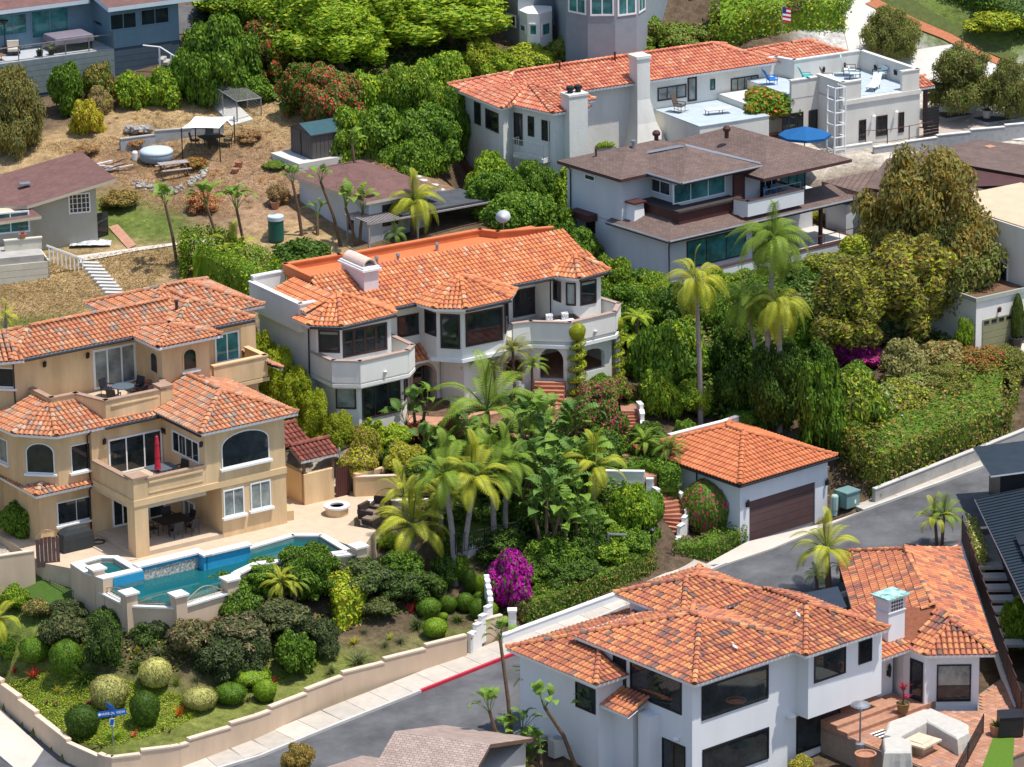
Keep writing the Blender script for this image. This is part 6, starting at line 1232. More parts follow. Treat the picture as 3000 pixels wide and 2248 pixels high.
def strelitzia(label,base,tops,L,n=8,cols=('strel','strel2'),name='bird_of_paradise',zbase=None,bark=None):
 """clump of giant bird of paradise: stems to the pixel tops, paddle leaves fanned from each"""
 g=GP(*base)if zbase is None else P(*base,zbase);s=scale_at(g);e=math.asin((H-g.z)/(g-CAM).length);root=thing(name,label,'plant',g);q=M()
 for j,(tx,ty)in enumerate(tops):
  top=Vector(((tx-base[0])/s,random.uniform(-.4,.4),max(.15,(base[1]-ty)/(s*cos(e)))));q.tube([(top.x*.15,0,-.3),(top.x*.5,top.y*.4,top.z*.5),tuple(top)],[.12,.1,.085],7)
  pl=random.random()*3.14;ms=paddles(cols[j%len(cols)])
  for i in range(n):
   f=(i+.5)/n*2-1;o=link('leaf',ms[i%3],root);o.location=top+Vector((0,0,-.1));k=L*random.uniform(.85,1.15);o.scale=(k,k,k)
   o.rotation_euler=(random.uniform(-.5,.5),-(1.15-abs(f)*1.15)+random.uniform(-.12,.12),pl+(0 if f>0 else pi)+random.uniform(-.7,.7))
 q.build('stem',bark or BARKD,root);return root
 # ---- small plants
def tuftmesh(n,L,w,m,bend=.8,seed=1,spread=.5):
 q=M();rs=random.Random(seed)
 for i in range(n):
  a=rs.random()*6.283;d=Vector((cos(a),sin(a),0));sd_=Vector((-sin(a),cos(a),0));l=L*rs.uniform(.7,1.1);el=rs.uniform(.35,1.35);r0=d*rs.random()*spread*.3;pts_=[]
  for k in range(4):
   t=k/3;pts_.append(r0+d*(l*t*cos(el)+bend*l*.35*t*t)+Vector((0,0,l*t*sin(el)-bend*l*.38*t*t*t)))
  for k in range(3):
   wa,wb=w*(1-k/3.4),w*(1-(k+1)/3.1);q.poly([pts_[k]-sd_*wa,pts_[k]+sd_*wa,pts_[k+1]+sd_*max(wb,.002),pts_[k+1]-sd_*max(wb,.002)])
 return q.mesh('leaves',m)
TUF={'agap':tuftmesh(70,1.0,.035,[LM['bluegr']],1.0,1),'fort':tuftmesh(46,1.0,.05,[LM['green']],.5,2),'rosette':tuftmesh(26,1.0,.085,[LM['red']],.55,3),'fan':tuftmesh(60,1.0,.03,[LM['green']],.2,4),'dark':tuftmesh(90,1.0,.04,[LM['deep']],1.0,5)}
def tuft(kind,bx,key,label,name='plant',cat='plant',group=None):
 x0,y0,x1,y1=bx;g=GP((x0+x1)/2,y0+(y1-y0)*.72);s=scale_at(g);R=(x1-x0)/2/s;o=link(name,TUF[kind]);o.location=g;o.scale=(R*1.05,R*1.05,max(.25,(y1-y0)/s*.85));o.rotation_euler=(0,0,random.random()*6);slots(o,[key]);return tag(o,label,cat,group)
def K_(t,*a):return q4(t,*a)
# ====== what grows where
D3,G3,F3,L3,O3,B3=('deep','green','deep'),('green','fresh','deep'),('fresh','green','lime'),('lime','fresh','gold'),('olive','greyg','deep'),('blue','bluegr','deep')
for a,ms,lb,kd in[((440,1255,635,1460),D3,'dark clipped ball shrub beside the blue street sign','ball'),((600,1060,820,1285),('varieg','greyg','olive'),'large pale variegated ball shrub directly behind the blue street sign','ball'),((915,950,1105,1142),('varieg','greyg','olive'),'pale variegated ball shrub at the top of the ball group','ball'),((1195,1140,1398,1285),('varieg','greyg','olive'),'wide flat variegated shrub behind the orange croton','ball'),((855,1165,1030,1392),D3,'dark upright ball shrub between the two variegated balls','ball'),((1505,1005,1738,1132),F3,'bright flat topped green ball shrub above its two neighbours','ball'),((1405,1110,1587,1248),G3,'mid green ball shrub left of the red bromeliad','ball'),((1650,1090,1785,1232),F3,'small bright ball shrub nearest the bare soil by the stepped wall','ball'),((340,835,532,1062),G3,'tall green ball shrub above the dark cycad','ball'),((138,815,312,980),G3,'green ball shrub above the red bromeliad on the left','ball')]:
 bush(kd,q4(t7,*a),ms,lb,'ball_shrub','shrub','clipped shrubs in the corner garden')
for a,ms,lb,kd in[((495,560,640,690),G3,'rounded green shrub right of the orange bromeliad','ball'),((535,690,682,818),F3,'round bright shrub just above the stepped sandy wall','ball'),((750,530,860,650),G3,'rounded shrub in the middle of the green ball row by the white stepped wall','ball'),((835,565,955,700),G3,'plump ball shrub second from the white stepped wall','ball'),((925,585,1010,692),F3,'ball shrub touching the white stepped wall','ball'),((640,545,745,655),G3,'ball shrub behind the strappy dark tuft','ball'),((800,370,870,540),D3,'dark upright column shrub beside the white stepped wall','ball'),((862,410,930,540),F3,'bright upright shrub against the top of the white stepped wall','ball'),((632,655,690,705),F3,'smallest bright ball shrub in the front of the row','ball'),((860,520,940,590),G3,'low ball shrub behind the plump ball','ball')]:
 bush(kd,q4(t8,*a),ms,lb,'ball_shrub','shrub','clipped shrubs by the white stepped wall')
for a,ms,lb,kd in[((260,640,575,890),('blue','bluegr','olive'),'bluish oleander shrub below the lawn fence','loose'),((560,700,810,1010),('deep','blue','green'),'dark loose shrub left of the yellow croton under the pool wall','loose'),((1080,690,1400,930),('bluegr','mauve','olive'),'greyish rosemary shrub under the middle of the pool wall','loose'),((1300,660,1760,900),('bluegr','mauve','blue'),'wide purple grey shrub under the ficus','loose'),((1270,820,1620,1080),B3,'dark blue green spreading shrub above the flat lime ball','loose'),((1500,800,1770,1050),B3,'dark blue green shrub with tiny pale flowers beside the bare soil','loose'),((1765,780,2045,1055),G3,'green shrub standing on bare soil above the stepped wall','med'),((1370,470,1700,720),('deep','green','fresh'),'dense ficus shrub overhanging the pool wall','med'),((1540,300,1900,520),G3,'green shrub leaning over the pool coping','med'),((1840,320,2210,560),G3,'broad green shrub behind the pygmy palm','med'),((0,470,200,640),F3,'bright green bush below the lawn fence at the left edge','med'),((150,560,330,690),('bluegr','dry','green'),'mixed reddish shrub against the lawn fence','loose'),((1850,660,2060,860),B3,'dark shrub below the pygmy palm stems','loose'),((2000,700,2215,940),B3,'dark shrub in the shade of the lime hedge','loose'),((0,520,250,900)[:0]or(330,560,560,700),B3,'dark shrub tucked against the olive fence','loose'),((950,690,1110,800),B3,'small dark shrub under the second pool pillar','loose'),((-60,800,120,960),G3,'leafy shrub under the arching palm at the left edge','med')]:
 bush(kd,q4(t7,*a),ms,lb)
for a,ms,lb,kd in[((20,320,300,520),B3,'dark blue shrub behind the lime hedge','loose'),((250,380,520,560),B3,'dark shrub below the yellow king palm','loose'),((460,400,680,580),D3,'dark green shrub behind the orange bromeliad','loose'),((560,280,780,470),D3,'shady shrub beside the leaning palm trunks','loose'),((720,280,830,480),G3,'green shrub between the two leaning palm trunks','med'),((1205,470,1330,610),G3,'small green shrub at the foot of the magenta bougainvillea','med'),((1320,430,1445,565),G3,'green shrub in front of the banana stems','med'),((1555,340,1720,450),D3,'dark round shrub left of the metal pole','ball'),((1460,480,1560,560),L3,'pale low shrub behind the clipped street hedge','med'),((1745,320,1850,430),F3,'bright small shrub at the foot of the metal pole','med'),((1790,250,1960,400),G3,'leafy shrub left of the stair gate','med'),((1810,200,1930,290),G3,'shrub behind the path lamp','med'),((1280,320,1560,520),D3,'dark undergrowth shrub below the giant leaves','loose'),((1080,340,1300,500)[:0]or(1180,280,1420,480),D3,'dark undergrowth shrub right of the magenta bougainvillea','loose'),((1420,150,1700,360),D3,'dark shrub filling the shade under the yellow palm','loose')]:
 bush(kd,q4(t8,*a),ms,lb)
bush('med',q4(t8,945,225,1270,625),('magenta','magenta','green'),'large magenta bougainvillea heaped behind the white stepped wall','bougainvillea');bush('med',q4(t8,1010,215,1255,350),('olive','green','dry'),'green leafy top of the bougainvillea heap by the white stepped wall','shrub')
hg=[GP(*t8(20,470)),GP(*t8(175,470)),GP(*t8(120,760)),GP(*t8(-120,860)),GP(*t8(-150,700))];hedge('lime clipped hedge block above the garden slope',[GP(*t8(-70,640)),GP(*t8(-30,800)),GP(*t8(120,720)),GP(*t8(175,600)),GP(*t8(130,560))],lambda x,y:tz(x,y),1.9,('lime','gold','fresh'),(6,2,3),leaf=.15,dens=130)
tuftL=[(t7,'rosette',(145,980,290,1112),'coral','large orange red bromeliad left of the ball shrubs','bromeliad'),(t7,'rosette',(60,980,125,1075),'red','dark red bromeliad at the left edge by the palm','bromeliad'),(t7,'rosette',(1750,1065,1815,1130),'red','small red bromeliad on bare soil beside the bright ball','bromeliad'),(t7,'rosette',(830,1400,905,1492),'coral','orange bromeliad right of the street sign pole','bromeliad'),(t8,'rosette',(398,560,505,692),'coral','tall coral bromeliad left of the green ball row','bromeliad'),(t7,'rosette',(545,1220,620,1260),'pink','low pink rosette beside the large variegated ball','bromeliad'),(t7,'fort',(325,1110,425,1200),'gold','yellow croton on the lawn left of the dark rosettes','croton'),(t7,'fort',(1110,1222,1215,1372),'orange','tall orange and yellow croton in front of the wide variegated shrub','croton'),(t7,'fort',(1205,1285,1265,1360),'lime','small lime croton right of the orange croton','croton'),(t7,'fort',(785,735,915,815),'gold','yellow croton under the first pool pillar','croton'),(t7,'fort',(945,745,1060,835),'yellow','bright yellow croton left of the rosemary','croton'),(t7,'fort',(850,860,935,940),'gold','yellow croton among the dark tufts','croton'),(t7,'fort',(455,1225,510,1275),'gold','small yellow croton behind the dark ball','croton'),(t8,'fort',(280,540,352,640),'gold','yellow croton right of the lime hedge block','croton'),(t8,'fort',(20,800,140,880),'gold','yellow croton above the mixed tufts by the sandy wall','croton'),(t8,'fort',(280,770,350,850),'lime','lime croton on the dry bank above the sandy wall','croton'),(t7,'agap',(945,830,1140,985),'bluegr','strappy dark tuft below the rosemary','agapanthus'),(t7,'agap',(640,860,830,1060),'deep','strappy dark tuft above the large variegated ball','agapanthus'),(t7,'agap',(820,920,960,1070),'deep','strappy tuft between the croton and the top variegated ball','agapanthus'),(t7,'agap',(1220,1040,1335,1125),'bluegr','strappy tuft right of the small fan palm','agapanthus'),(t7,'agap',(2090,960,2210,1085),'bluegr','strappy tuft on the bare bank by the stepped wall','agapanthus'),(t7,'agap',(1570,1160,1650,1260),'bluegr','slim tuft between the two front ball shrubs','agapanthus'),(t8,'agap',(170,510,305,695),'bluegr','strappy tuft right of the lime hedge block','agapanthus'),(t8,'agap',(410,640,575,805),'deep','large dark strappy tuft in front of the ball row','agapanthus'),(t8,'agap',(680,640,835,745),'deep','dark strappy tuft between ball shrubs by the white stepped wall','agapanthus'),(t8,'agap',(0,860,215,1030),'bluegr','wide green tuft just above the stepped sandy wall','agapanthus'),(t8,'agap',(330,780,440,880),'bluegr','tuft on the dry bank left of the round bright shrub','agapanthus'),(t8,'agap',(110,740,190,810),'bluegr','tuft behind the yellow croton on the dry bank','agapanthus'),(t8,'agap',(245,810,330,900),'bluegr','small tuft beside the lime croton on the dry bank','agapanthus'),(t7,'dark',(440,930,665,1180),'deep','dark cycad left of the large variegated ball','cycad'),(t7,'fan',(1085,1030,1205,1170),'palm','small fan palm between variegated shrubs','fan_palm'),(t7,'rosette',(280,1215,330,1262),'plum','left one of the dark purple rosettes on the lawn','rosette'),(t7,'rosette',(328,1225,395,1278),'plum','right one of the dark purple rosettes on the lawn','rosette'),(t7,'rosette',(1030,1385,1075,1440),'plum','dark purple rosette near the curved wall','rosette'),(t7,'rosette',(1075,1395,1120,1450),'plum','dark rosette furthest right near the curved wall','rosette'),(t7,'agap',(640,1390,830,1500),'fresh','bright leafy clump at the foot of the street sign','plant'),(t8,'dark',(1545,240,1715,330),'palmd','sago palm in the shade left of the metal pole','sago_palm'),(t8,'fort',(1820,550,1945,640),'green','green agave behind the corner house roof','agave'),(t5,'rosette',(300,1050,380,1150),'red','dark red cordyline at the corner of the white villa','cordyline'),(t9,'fan',(1960,1205,2065,1290),'straw','straw coloured spiky plant beside the patio','agave'),(t9,'fort',(1100,1490,1290,1640),'palmy','yellow green potted palm on the patio','potted_palm'),(t6,'fan',(195,840,385,975),'varieg','pale blue cycad with wide stiff leaves behind the garage','cycad'),(t7,'fort',(690,1420,800,1500),'fresh','bright clump left of the orange bromeliad','plant')]
for t,kd,a,key,lb,nm in tuftL:tuft(kd,q4(t,*a),key,lb,nm,nm.replace('_',' '))
hedge('clipped green hedge along the pavement above the white wall',strip_foot([PR(1500,1845,.2)+Vector((.35,.55,0)),PR(1640,1800,.2)+Vector((0,.8,0)),PR(1870,1700,.2)+Vector((0,.9,0)),PR(1893,1688,.2)+Vector((0,1.0,0))],1.5),lambda x,y:zr(x,y)+.1,lambda x,y:1.45+.05*sin(x),('green','olive','fresh','dry'),(6,4,2,1),leaf=.1,dens=190)
hedge('low clipped hedge at the foot of the garage beside the brick steps',strip_foot([P(1975,1650,-.6),P(2060,1640,-.4),P(2160,1590,-.2)],1.3),lambda x,y:zr(x,y)-.2,1.15,('green','olive','deep'),(5,3,2),leaf=.09,dens=190)
hedge('curved clipped hedge beside the upper brick steps',strip_foot([P(1800,1400,2.8),P(1880,1380,2.9),P(1960,1400,2.9),P(1965,1425,2.7)],1.1),2.6,1.1,('green','deep','fresh'),(5,3,2),leaf=.09,dens=190);hedge('low clipped hedge left of the brick steps',strip_foot([P(1820,1600,.7),P(1890,1590,.8),P(1920,1560,1.0)],.9),.5,.9,('green','deep','fresh'),(5,3,2),leaf=.09,dens=190)
hb=[streetL[-3]+Vector((-.05,.1,0)),streetL[-2]+Vector((-.05,.1,0))];hu=[P(2975,1075,4.4),P(2880,1085,4.3),P(2700,1170,3.6),P(2560,1200,3.4),P(2450,1230,3.2),P(2440,1330,2.2)]
def hz_(x,y):return min(tz(x,y),zr(x,y)+3.6)-.1
hedge('huge rambling green hedge with scattered flowers above the street',[hb[0],hb[1]]+hu,lambda x,y:zr(x,y)+.45,lambda x,y:max(1.5,min(3.3,2.35+.22*((-(x-hb[0].x)*URy+(y-hb[0].y)*URx)))),('green','olive','brownish','dry','lime','coral','white','coral'),(7,8,6,.6,1.6,.06,.05,.0),leaf=.13,dens=85,rough=.3,flowers=(7,lambda x,y,h:False))
for bx,ms,lb,kd,nm in[((2330,1050,2480,1330),G3,'dark green bush behind the garage roof ridge','med','shrub'),((2400,1080,2600,1290),('green','lime','olive'),'bush dotted with white flowers at the end of the huge hedge','loose','shrub'),((2390,960,2500,1060),('magenta','magenta','green'),'upper half of the magenta bougainvillea below the weeping tree','loose','bougainvillea'),((2450,985,2580,1070),('magenta','magenta','dry'),'lower half of the magenta bougainvillea below the weeping tree','loose','bougainvillea'),((2440,955,2590,1030),('mauve','dry','magenta'),'dry pinkish shrub behind the magenta bougainvillea','loose','shrub'),((2570,1000,2720,1140),('greyg','olive','greyg'),'grey green shrub right of the bougainvillea','loose','shrub'),((2680,995,2850,1110),('greyg','olive','dry'),'grey olive shrub below the vine covered wall','loose','shrub'),((2740,1045,2890,1085),('coral','pink','green'),'coral pink flowering strip on top of the huge hedge','loose','bougainvillea'),((2590,1080,2790,1180),('greyg','olive','green'),'grey shrub with purple flowers in the hollow of the hedge','loose','shrub'),((2480,1120,2660,1230),('green','lime','white'),'lime shrub covered in white flowers in the hollow of the hedge','loose','shrub'),((2340,990,2450,1130),D3,'dark shrub left of the magenta bougainvillea','med','shrub'),((2450,1060,2560,1160),G3,'green shrub under the bougainvillea','med','shrub')]:
 bush(kd,bx,ms,lb,nm,nm)
bush('ball',q4(ga,165,760,785,1420),('green','olive','pink'),'big clipped bougainvillea ball with pink flowers by the garage wall','bougainvillea');bush('loose',q4(ga,240,750,700,960),('pink','magenta','coral'),'pink flower cap on the big clipped ball by the garage','bougainvillea')
for a,ms,lb,kd in[((1780,1420,1920,1560),F3,'bright round shrub below the curved white wall','med'),((1850,1450,1940,1540),G3,'round shrub touching the brick steps','ball'),((1770,1530,1850,1600),F3,'small bright shrub under the yellow palm','med'),((1950,1420,2000,1500),G3,'slim shrub between the brick steps and the pink ball','med'),((1960,1230,2050,1320),G3,'green shrub at the back left of the garage roof','med'),((2120,1200,2250,1260),G3,'low bright plants behind the garage ridge','loose'),((1990,1130,2100,1210),F3,'bright round shrub under the king palm','med'),((1870,1080,1990,1230),F3,'yellow green bamboo like shrub above the upper steps','loose'),((1840,950,2010,1190),G3,'citrus shrub right of the spiral topiaries','med'),((1930,960,2080,1110),G3,'green bush left of the tall king palm trunk','med'),((2080,930,2230,1110),D3,'dark bush between the palm trunks','big'),((2190,1000,2360,1240),D3,'dark bush behind the twin palm trunks','big'),((2080,1060,2200,1200),D3,'shaded bush above the garage roof','med'),((2300,900,2420,1060),G3,'green bush below the weeping tree on the left','med'),((1790,860,1960,1010),('green','fresh','olive'),'bush below the white corner of the shingle house','med'),((1800,780,1960,900),G3,'green bush beside the right bay of the white villa','med'),((1930,830,2080,960),('green','fresh','lime'),'bright bush below the left white parapet of the shingle house','med'),((2130,840,2260,960),('green','olive','fresh'),'bush under the shingle house terrace','med'),((2060,870,2160,980),G3,'bush behind the king palm crown','med'),((1720,1095,1800,1150),G3,'low round shrub between the two spiral topiaries','med'),((1820,1165,1880,1200),D3,'small dark ball by the terracotta path','ball'),((1770,1110,1820,1160),F3,'small lime ball at the foot of the right spiral topiary','ball')]:
 bush(kd,a,ms,lb)
for bx,ms,lb in[((2520,700,2790,940),('olive','brownish','lime'),'weeping pepper tree leaning towards the vine covered wall'),((2380,780,2600,980),('olive','lime','brownish'),'weeping pepper tree above the magenta bougainvillea')]:
 tree('weep',(bx[0],bx[1],bx[2],bx[3]+40),((bx[0]+bx[2])/2+20,bx[3]+90),ms,lb,'pepper_tree',tr=.2)
tree('fine',(2530,445,2870,830),(2720,960),('brownish','olive','olive'),'large brownish olive tree in front of the brown shingle roofs','melaleuca_tree',tr=.32);tree('fine',(2560,640,2900,900),(2740,965),('olive','olive','green'),'lower spreading crown of the olive green tree mass at the right','melaleuca_tree',tr=.25)
bush('loose',(2820,585,2960,690),('dry','mauve','olive'),'dry twiggy shrub above the tan flat roof');bush('med',(2790,720,2890,790),G3,'green vine clump over the terrace pergola','vine','vine');bush('loose',(2940,620,3010,660),('green','red','deep'),'shrub with red flowers at the right edge below the brown roof')
for i,(x0,y0,x1,y1,lb)in enumerate([(2800,850,2865,960,'upper green vine hanging on the olive garage wall'),(2795,930,2850,1050,'lower green vine hanging on the olive garage wall')]):bush('loose',(x0,y0,x1,y1),('green','fresh','lime'),lb,'vine','vine')
tp_=GP(2978,1030);bush('ball',(2963,865,2995,1012),('deep','olive','green'),'slim conical cypress in a grey pot beside the olive garage','cypress','tree')
for bx,ms,lb,kd in[((790,900,880,1120),('bamboo','lime','gold'),'golden bamboo at the left corner of the white villa','weep'),((745,800,850,1000),('bamboo','fresh','lime'),'bamboo between the ochre and white villas','weep'),((840,980,930,1190),('bamboo','gold','fresh'),'thin bamboo in front of the lower left bay','weep'),((890,1080,980,1220),('bamboo','lime','fresh'),'bamboo reaching the lower window of the white villa','weep'),((765,900,835,1060),('bamboo','fresh','lime'),'bamboo behind the timber fence','weep'),((930,1190,1020,1280),('lime','fresh','gold'),'yellow green shrub right of the gatehouse roof','med'),((1018,1250,1118,1385),('gold','lime','mauve'),'yellow variegated shrub above the ochre yard wall','med'),((1010,1200,1120,1290),('lime','fresh','green'),'bright shrub below the white villa lower windows','med'),((1110,1290,1220,1390),D3,'dark shrub right of the yellow variegated shrub','med'),((1120,1280,1220,1330),('pink','green','deep'),'shrub with pink blossoms near the terrace','loose'),((1425,1285,1475,1340),('mauve','mauve','plum'),'purple grey shrub among the palms','med'),((1630,1160,1760,1290),('green','olive','pink'),'bougainvillea with sparse pink flowers in front of the entrance steps','loose'),((1720,1170,1840,1310),('green','deep','pink'),'bougainvillea with sparse pink flowers by the white stair wall','loose'),((1700,1270,1830,1360),D3,'dark shrub under the sparse bougainvillea','med'),((1830,1240,1960,1340),('palmd','green','deep'),'feathery dark palm shrub left of the garage roof','weep'),((1880,1290,2010,1400),('palmd','green','fresh'),'feathery palm shrub above the pink ball','weep')]:
 bush(kd,bx,ms,lb)
hl=[GP(530,790),GP(620,790),GP(700,850),GP(760,910)];hedge('rounded bright green hedge running behind the ochre villa roof',strip_foot([P(535,800,5.6),P(610,800,5.6),P(700,860,5.2),P(790,960,4.5)],2.6),lambda x,y:tz(x,y)-.3,2.6,('fresh','green','lime'),(6,4,2),leaf=.12,dens=170,rough=.35,inset=.3)
def topiary(label,x,y0,y1,w):
 g=P(x,y1,4.72);s=scale_at(g);e=math.asin((H-g.z)/(g-CAM).length);h=(y1-y0)/(s*cos(e));R=w/2/s;root=thing('spiral_topiary',label,'topiary',g,0,'spiral topiaries');C,N_=[],[]
 zb=h-2*R*.85
 for i in range(5200):
  t=random.random();a=t*2*pi*5.2;phi=random.random()*2*pi;rr=R*(.62+.25*(1-t));tubeR=R*.46;c=np.array([cos(a)*rr*.62,sin(a)*rr*.62,t*zb]);d=np.array([cos(a)*cos(phi),sin(a)*cos(phi),sin(phi)*.62]);C.append(c+d*tubeR);N_.append(d)
 C,N_=np.array(C),np.array(N_);me=quads('spiral',C,N_+RNG.normal(size=N_.shape)*.3,.085,1.3,RNG.choice(3,len(C),p=(.5,.3,.2)),[LM['lime'],LM['fresh'],LM['gold']]);link('spiral',me,root)
 o=link('ball',MESHES['ball'][0],root);o.location=(0,0,zb-.05);o.scale=(R*.82,R*.82,2*R*.85);slots(o,('lime','gold','fresh'));M().tube([(0,0,-.2),(0,0,h*.9)],.07,6).build('trunk',BARKB,root)
topiary('spiral topiary of clipped yellow green juniper nearest the arched entrance',1692,945,1165,62);topiary('spiral topiary of clipped yellow green juniper beside the tree ferns',1807,925,1120,52)
for i,(c,r,lb)in enumerate([((1868,935),60,'upper lime tree fern right of the spiral topiaries'),((1850,1000),48,'lower lime tree fern right of the spiral topiaries')]):palm(lb,c,(1860,1085+i*20),r,14,'fern','fern',.1,BARKD,0,'tree_fern',cone=(-.1,.7))
palm('king palm with the largest crown in front of the white villa',(1430,1205),(1425,1350),195,13,'king','palm',.15,shaft=.9,zbase=3.4);palm('king palm left of centre with leaning pale trunk above the lawn',(1312,1395),(1335,1712),150,13,'king','palm',.15)
palm('king palm whose trunk crosses the lawn fence',(1392,1410),(1358,1700),150,14,'king','palmy',.14);palm('yellow green king palm low above the pool corner',(1212,1545),(1205,1690),150,14,'king','palmy',.14);palm('yellowish palm behind the terrace wall left of the jungle',(1185,1450),(1190,1530),110,11,'king','palmy',.12)
palm('yellow green palm beside the curved white wall',(1745,1370),(1735,1520),125,12,'king','palmy',.12);palm('tall palm with pale trunk beside the magenta bougainvillea',(1445,1390),(1448,1610),140,11,'king','palm',.14)
palm('dusky king palm crown rising left of the entrance',(1335,1290),(1330,1370),120,11,'king','palmd',.12,zbase=3.3)
for i,(c,bs,r,lb)in enumerate([((1388,1055),(1385,1230),62,'slender feathery palm left of the round arch'),((1505,1030),(1510,1220),75,'slender feathery palm before the small round arch'),((1560,1075),(1560,1220),62,'slender feathery palm beside the entrance steps'),((1450,1085),(1455,1230),60,'slender feathery palm in the middle before the white wall')]):palm(lb,c,bs,r,16,'date','olive' if i%2 else 'palm',.08,BARKD,0,'pygmy_palm','feathery palms before the white villa',cone=(-.3,1.2),zbase=3.9)
palm('pygmy date palm with two stems in front of the pool',t7(1830,470),t7(1845,700),72,18,'date','palmy',.1,BARKD,0,'pygmy_palm',cone=(-.6,1.2));palm('pygmy date palm right of its twin at the pool',t7(1930,470),t7(1900,690),55,14,'date','palm',.1,BARKD,0,'pygmy_palm',cone=(-.6,1.2))
palm('arching palm with yellow fronds at the left edge',t7(-5,700),t7(-10,960),105,9,'king','palmy',.13,cone=(-.7,1.0));palm('small palm peeping over the left end of the ochre villa',(20,930),(15,985),60,9,'king','palmy',.12,shaft=0)
for lb,bs,tops,L,zb in[('giant bird of paradise clump in the middle of the garden',(1600,1440),[(1530,1265),(1600,1245),(1665,1275)],1.9,2.9),('giant bird of paradise clump right of the middle',(1690,1450),[(1690,1245),(1720,1330)],1.7,2.8),('giant bird of paradise clump above the lawn wall',(1590,1560),[(1560,1380),(1620,1390),(1530,1450)],1.9,1.8),('giant bird of paradise clump right of the lawn',(1640,1590),[(1650,1440),(1690,1480),(1600,1490)],1.9,1.4),('giant bird of paradise clump at the left end of the terrace',(1225,1330),[(1215,1215),(1250,1190),(1190,1240)],1.5,3.7),('giant bird of paradise clump with pale stems behind the bougainvillea',(1600,1660),[(1570,1520),(1640,1510),(1605,1470)],1.8,.6),('banana like clump with broad leaves below the yellow palm',(1690,1640),[(1690,1530),(1740,1560)],1.5,.6),('bird of paradise clump hiding the terrace',(1500,1400),[(1480,1300),(1530,1330)],1.5,3.1),('dark bird of paradise clump left of the lawn fence',(1290,1500),[(1270,1420),(1300,1440)],1.4,2.4)]:strelitzia(lb,bs,tops,L,8,zbase=zb)
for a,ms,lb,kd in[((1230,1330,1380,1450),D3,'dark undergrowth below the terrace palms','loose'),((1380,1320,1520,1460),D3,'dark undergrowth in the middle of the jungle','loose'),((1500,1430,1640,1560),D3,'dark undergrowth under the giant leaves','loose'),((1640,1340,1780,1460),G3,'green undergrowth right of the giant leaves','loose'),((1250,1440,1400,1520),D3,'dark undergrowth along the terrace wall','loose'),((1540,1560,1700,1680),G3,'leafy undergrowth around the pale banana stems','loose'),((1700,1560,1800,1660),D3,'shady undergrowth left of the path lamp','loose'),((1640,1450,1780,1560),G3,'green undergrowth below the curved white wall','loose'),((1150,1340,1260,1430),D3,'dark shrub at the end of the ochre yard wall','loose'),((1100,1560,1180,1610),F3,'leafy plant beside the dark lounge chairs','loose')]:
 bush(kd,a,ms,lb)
palm('tall king palm with yellow fronds left of the garage chimney trees',(2040,830),(2053,1258),120,12,'queen','palmy',.13,cone=(-.9,1.1));palm('tallest queen palm in front of the shingle house',(2262,715),(2242,1250),135,20,'queen','palm',.15,cone=(-1.1,1.2));palm('queen palm with drooping fronds on the right twin trunk',(2280,900),(2285,1262),120,17,'queen','palmy',.15,cone=(-1.1,.9),dead=3);palm('young queen palm crown left of the twin trunks',(2190,890),(2235,1225),110,14,'queen','palm',.1,cone=(-.9,1.0))
def wN(px,py,z):return Vector(N.w(*N.pz(px,py,z),z))
palm('kentia palm between the two tile roofs of the corner house',t9(930,250),t9(945,480),130,12,'king','palmy',.14,BARKD,.5,cone=(-.6,1.2),zbase=.1);palm('small dark palm beside the kentia palm',t9(860,420),t9(870,480),45,10,'king','palmd',.08,BARKD,0,zbase=.1);palm('small green palm right of the kentia palm',t9(1020,360),t9(1030,440),45,8,'king','palmd',.08,BARKD,0,zbase=.1)
palm('young palm by the red kerb, left stem',t9(1630,50),t9(1645,225),80,10,'king','palmy',.08,BARKD,0,zbase=.5);palm('young palm by the red kerb, right stem',t9(1690,30),t9(1680,225),80,11,'king','palm',.08,BARKD,0,zbase=.5)
palm('fan palm over the street beside the left wing',t8(1230,1040),t8(1290,1330),75,10,'stiff','palm',.1,BARKD,0,'fan_palm',cone=(-.8,.9),zbase=-1.6)
for lb,bs,tops,L,n,zb in[('tall bird of paradise tree with bare bent trunk against the street',t8(1130,1600),[t8(1040,860)],1.25,10,-2.0),('bird of paradise tree leaning left of the corner house',t8(1060,1640),[t8(965,1290)],1.3,10,-2.2),('bird of paradise tree in front of the left wing window',t8(1560,1640),[t8(1320,1250)],1.4,10,-2.2),('slim bird of paradise tree by the tiled awning',t8(1640,1570),[t8(1590,1290)],1.1,7,-1.8),('low leafy bird of paradise thicket left of the corner house',t8(1130,1640),[t8(1100,1480),t8(1180,1430),t8(1230,1540),t8(1060,1560)],1.35,8,-2.2),('bird of paradise leaves near the gas meters',t8(1290,1640),[t8(1290,1560),t8(1230,1620)],1.1,7,-2.2)]:strelitzia(lb,bs,tops,L,n,('strel2','strel'),zbase=zb)
for a,ms,lb,kd in[((1000,1560,1180,1660),L3,'yellow green shrub at the bottom left of the corner house','med'),((1090,1590,1220,1700),('lime','gold','green'),'yellow shrub at the bottom edge left of the corner house','med'),((960,1480,1080,1640),G3,'leafy shrub at the end of the tan shingle roof','loose')]:bush(kd,q4(t8,*a),ms,lb)
bush('loose',q4(t7,1830,1500,2040,1690),('brownish','olive','dry'),'thin twiggy treetop against the street at the bottom edge','treetop','tree');bush('loose',q4(t9,690,1580,850,1700),('olive','yellow','lime'),'rose bush with yellow blooms below the big windows');hedge('narrow pale green hedge beside the dark fence',strip_foot([wN(2845,1600,1.0),wN(2875,1700,.9)],.5),lambda x,y:zr(x,y)-.3,1.2,('varieg','greyg','green'),(3,2,2),leaf=.09,dens=160)
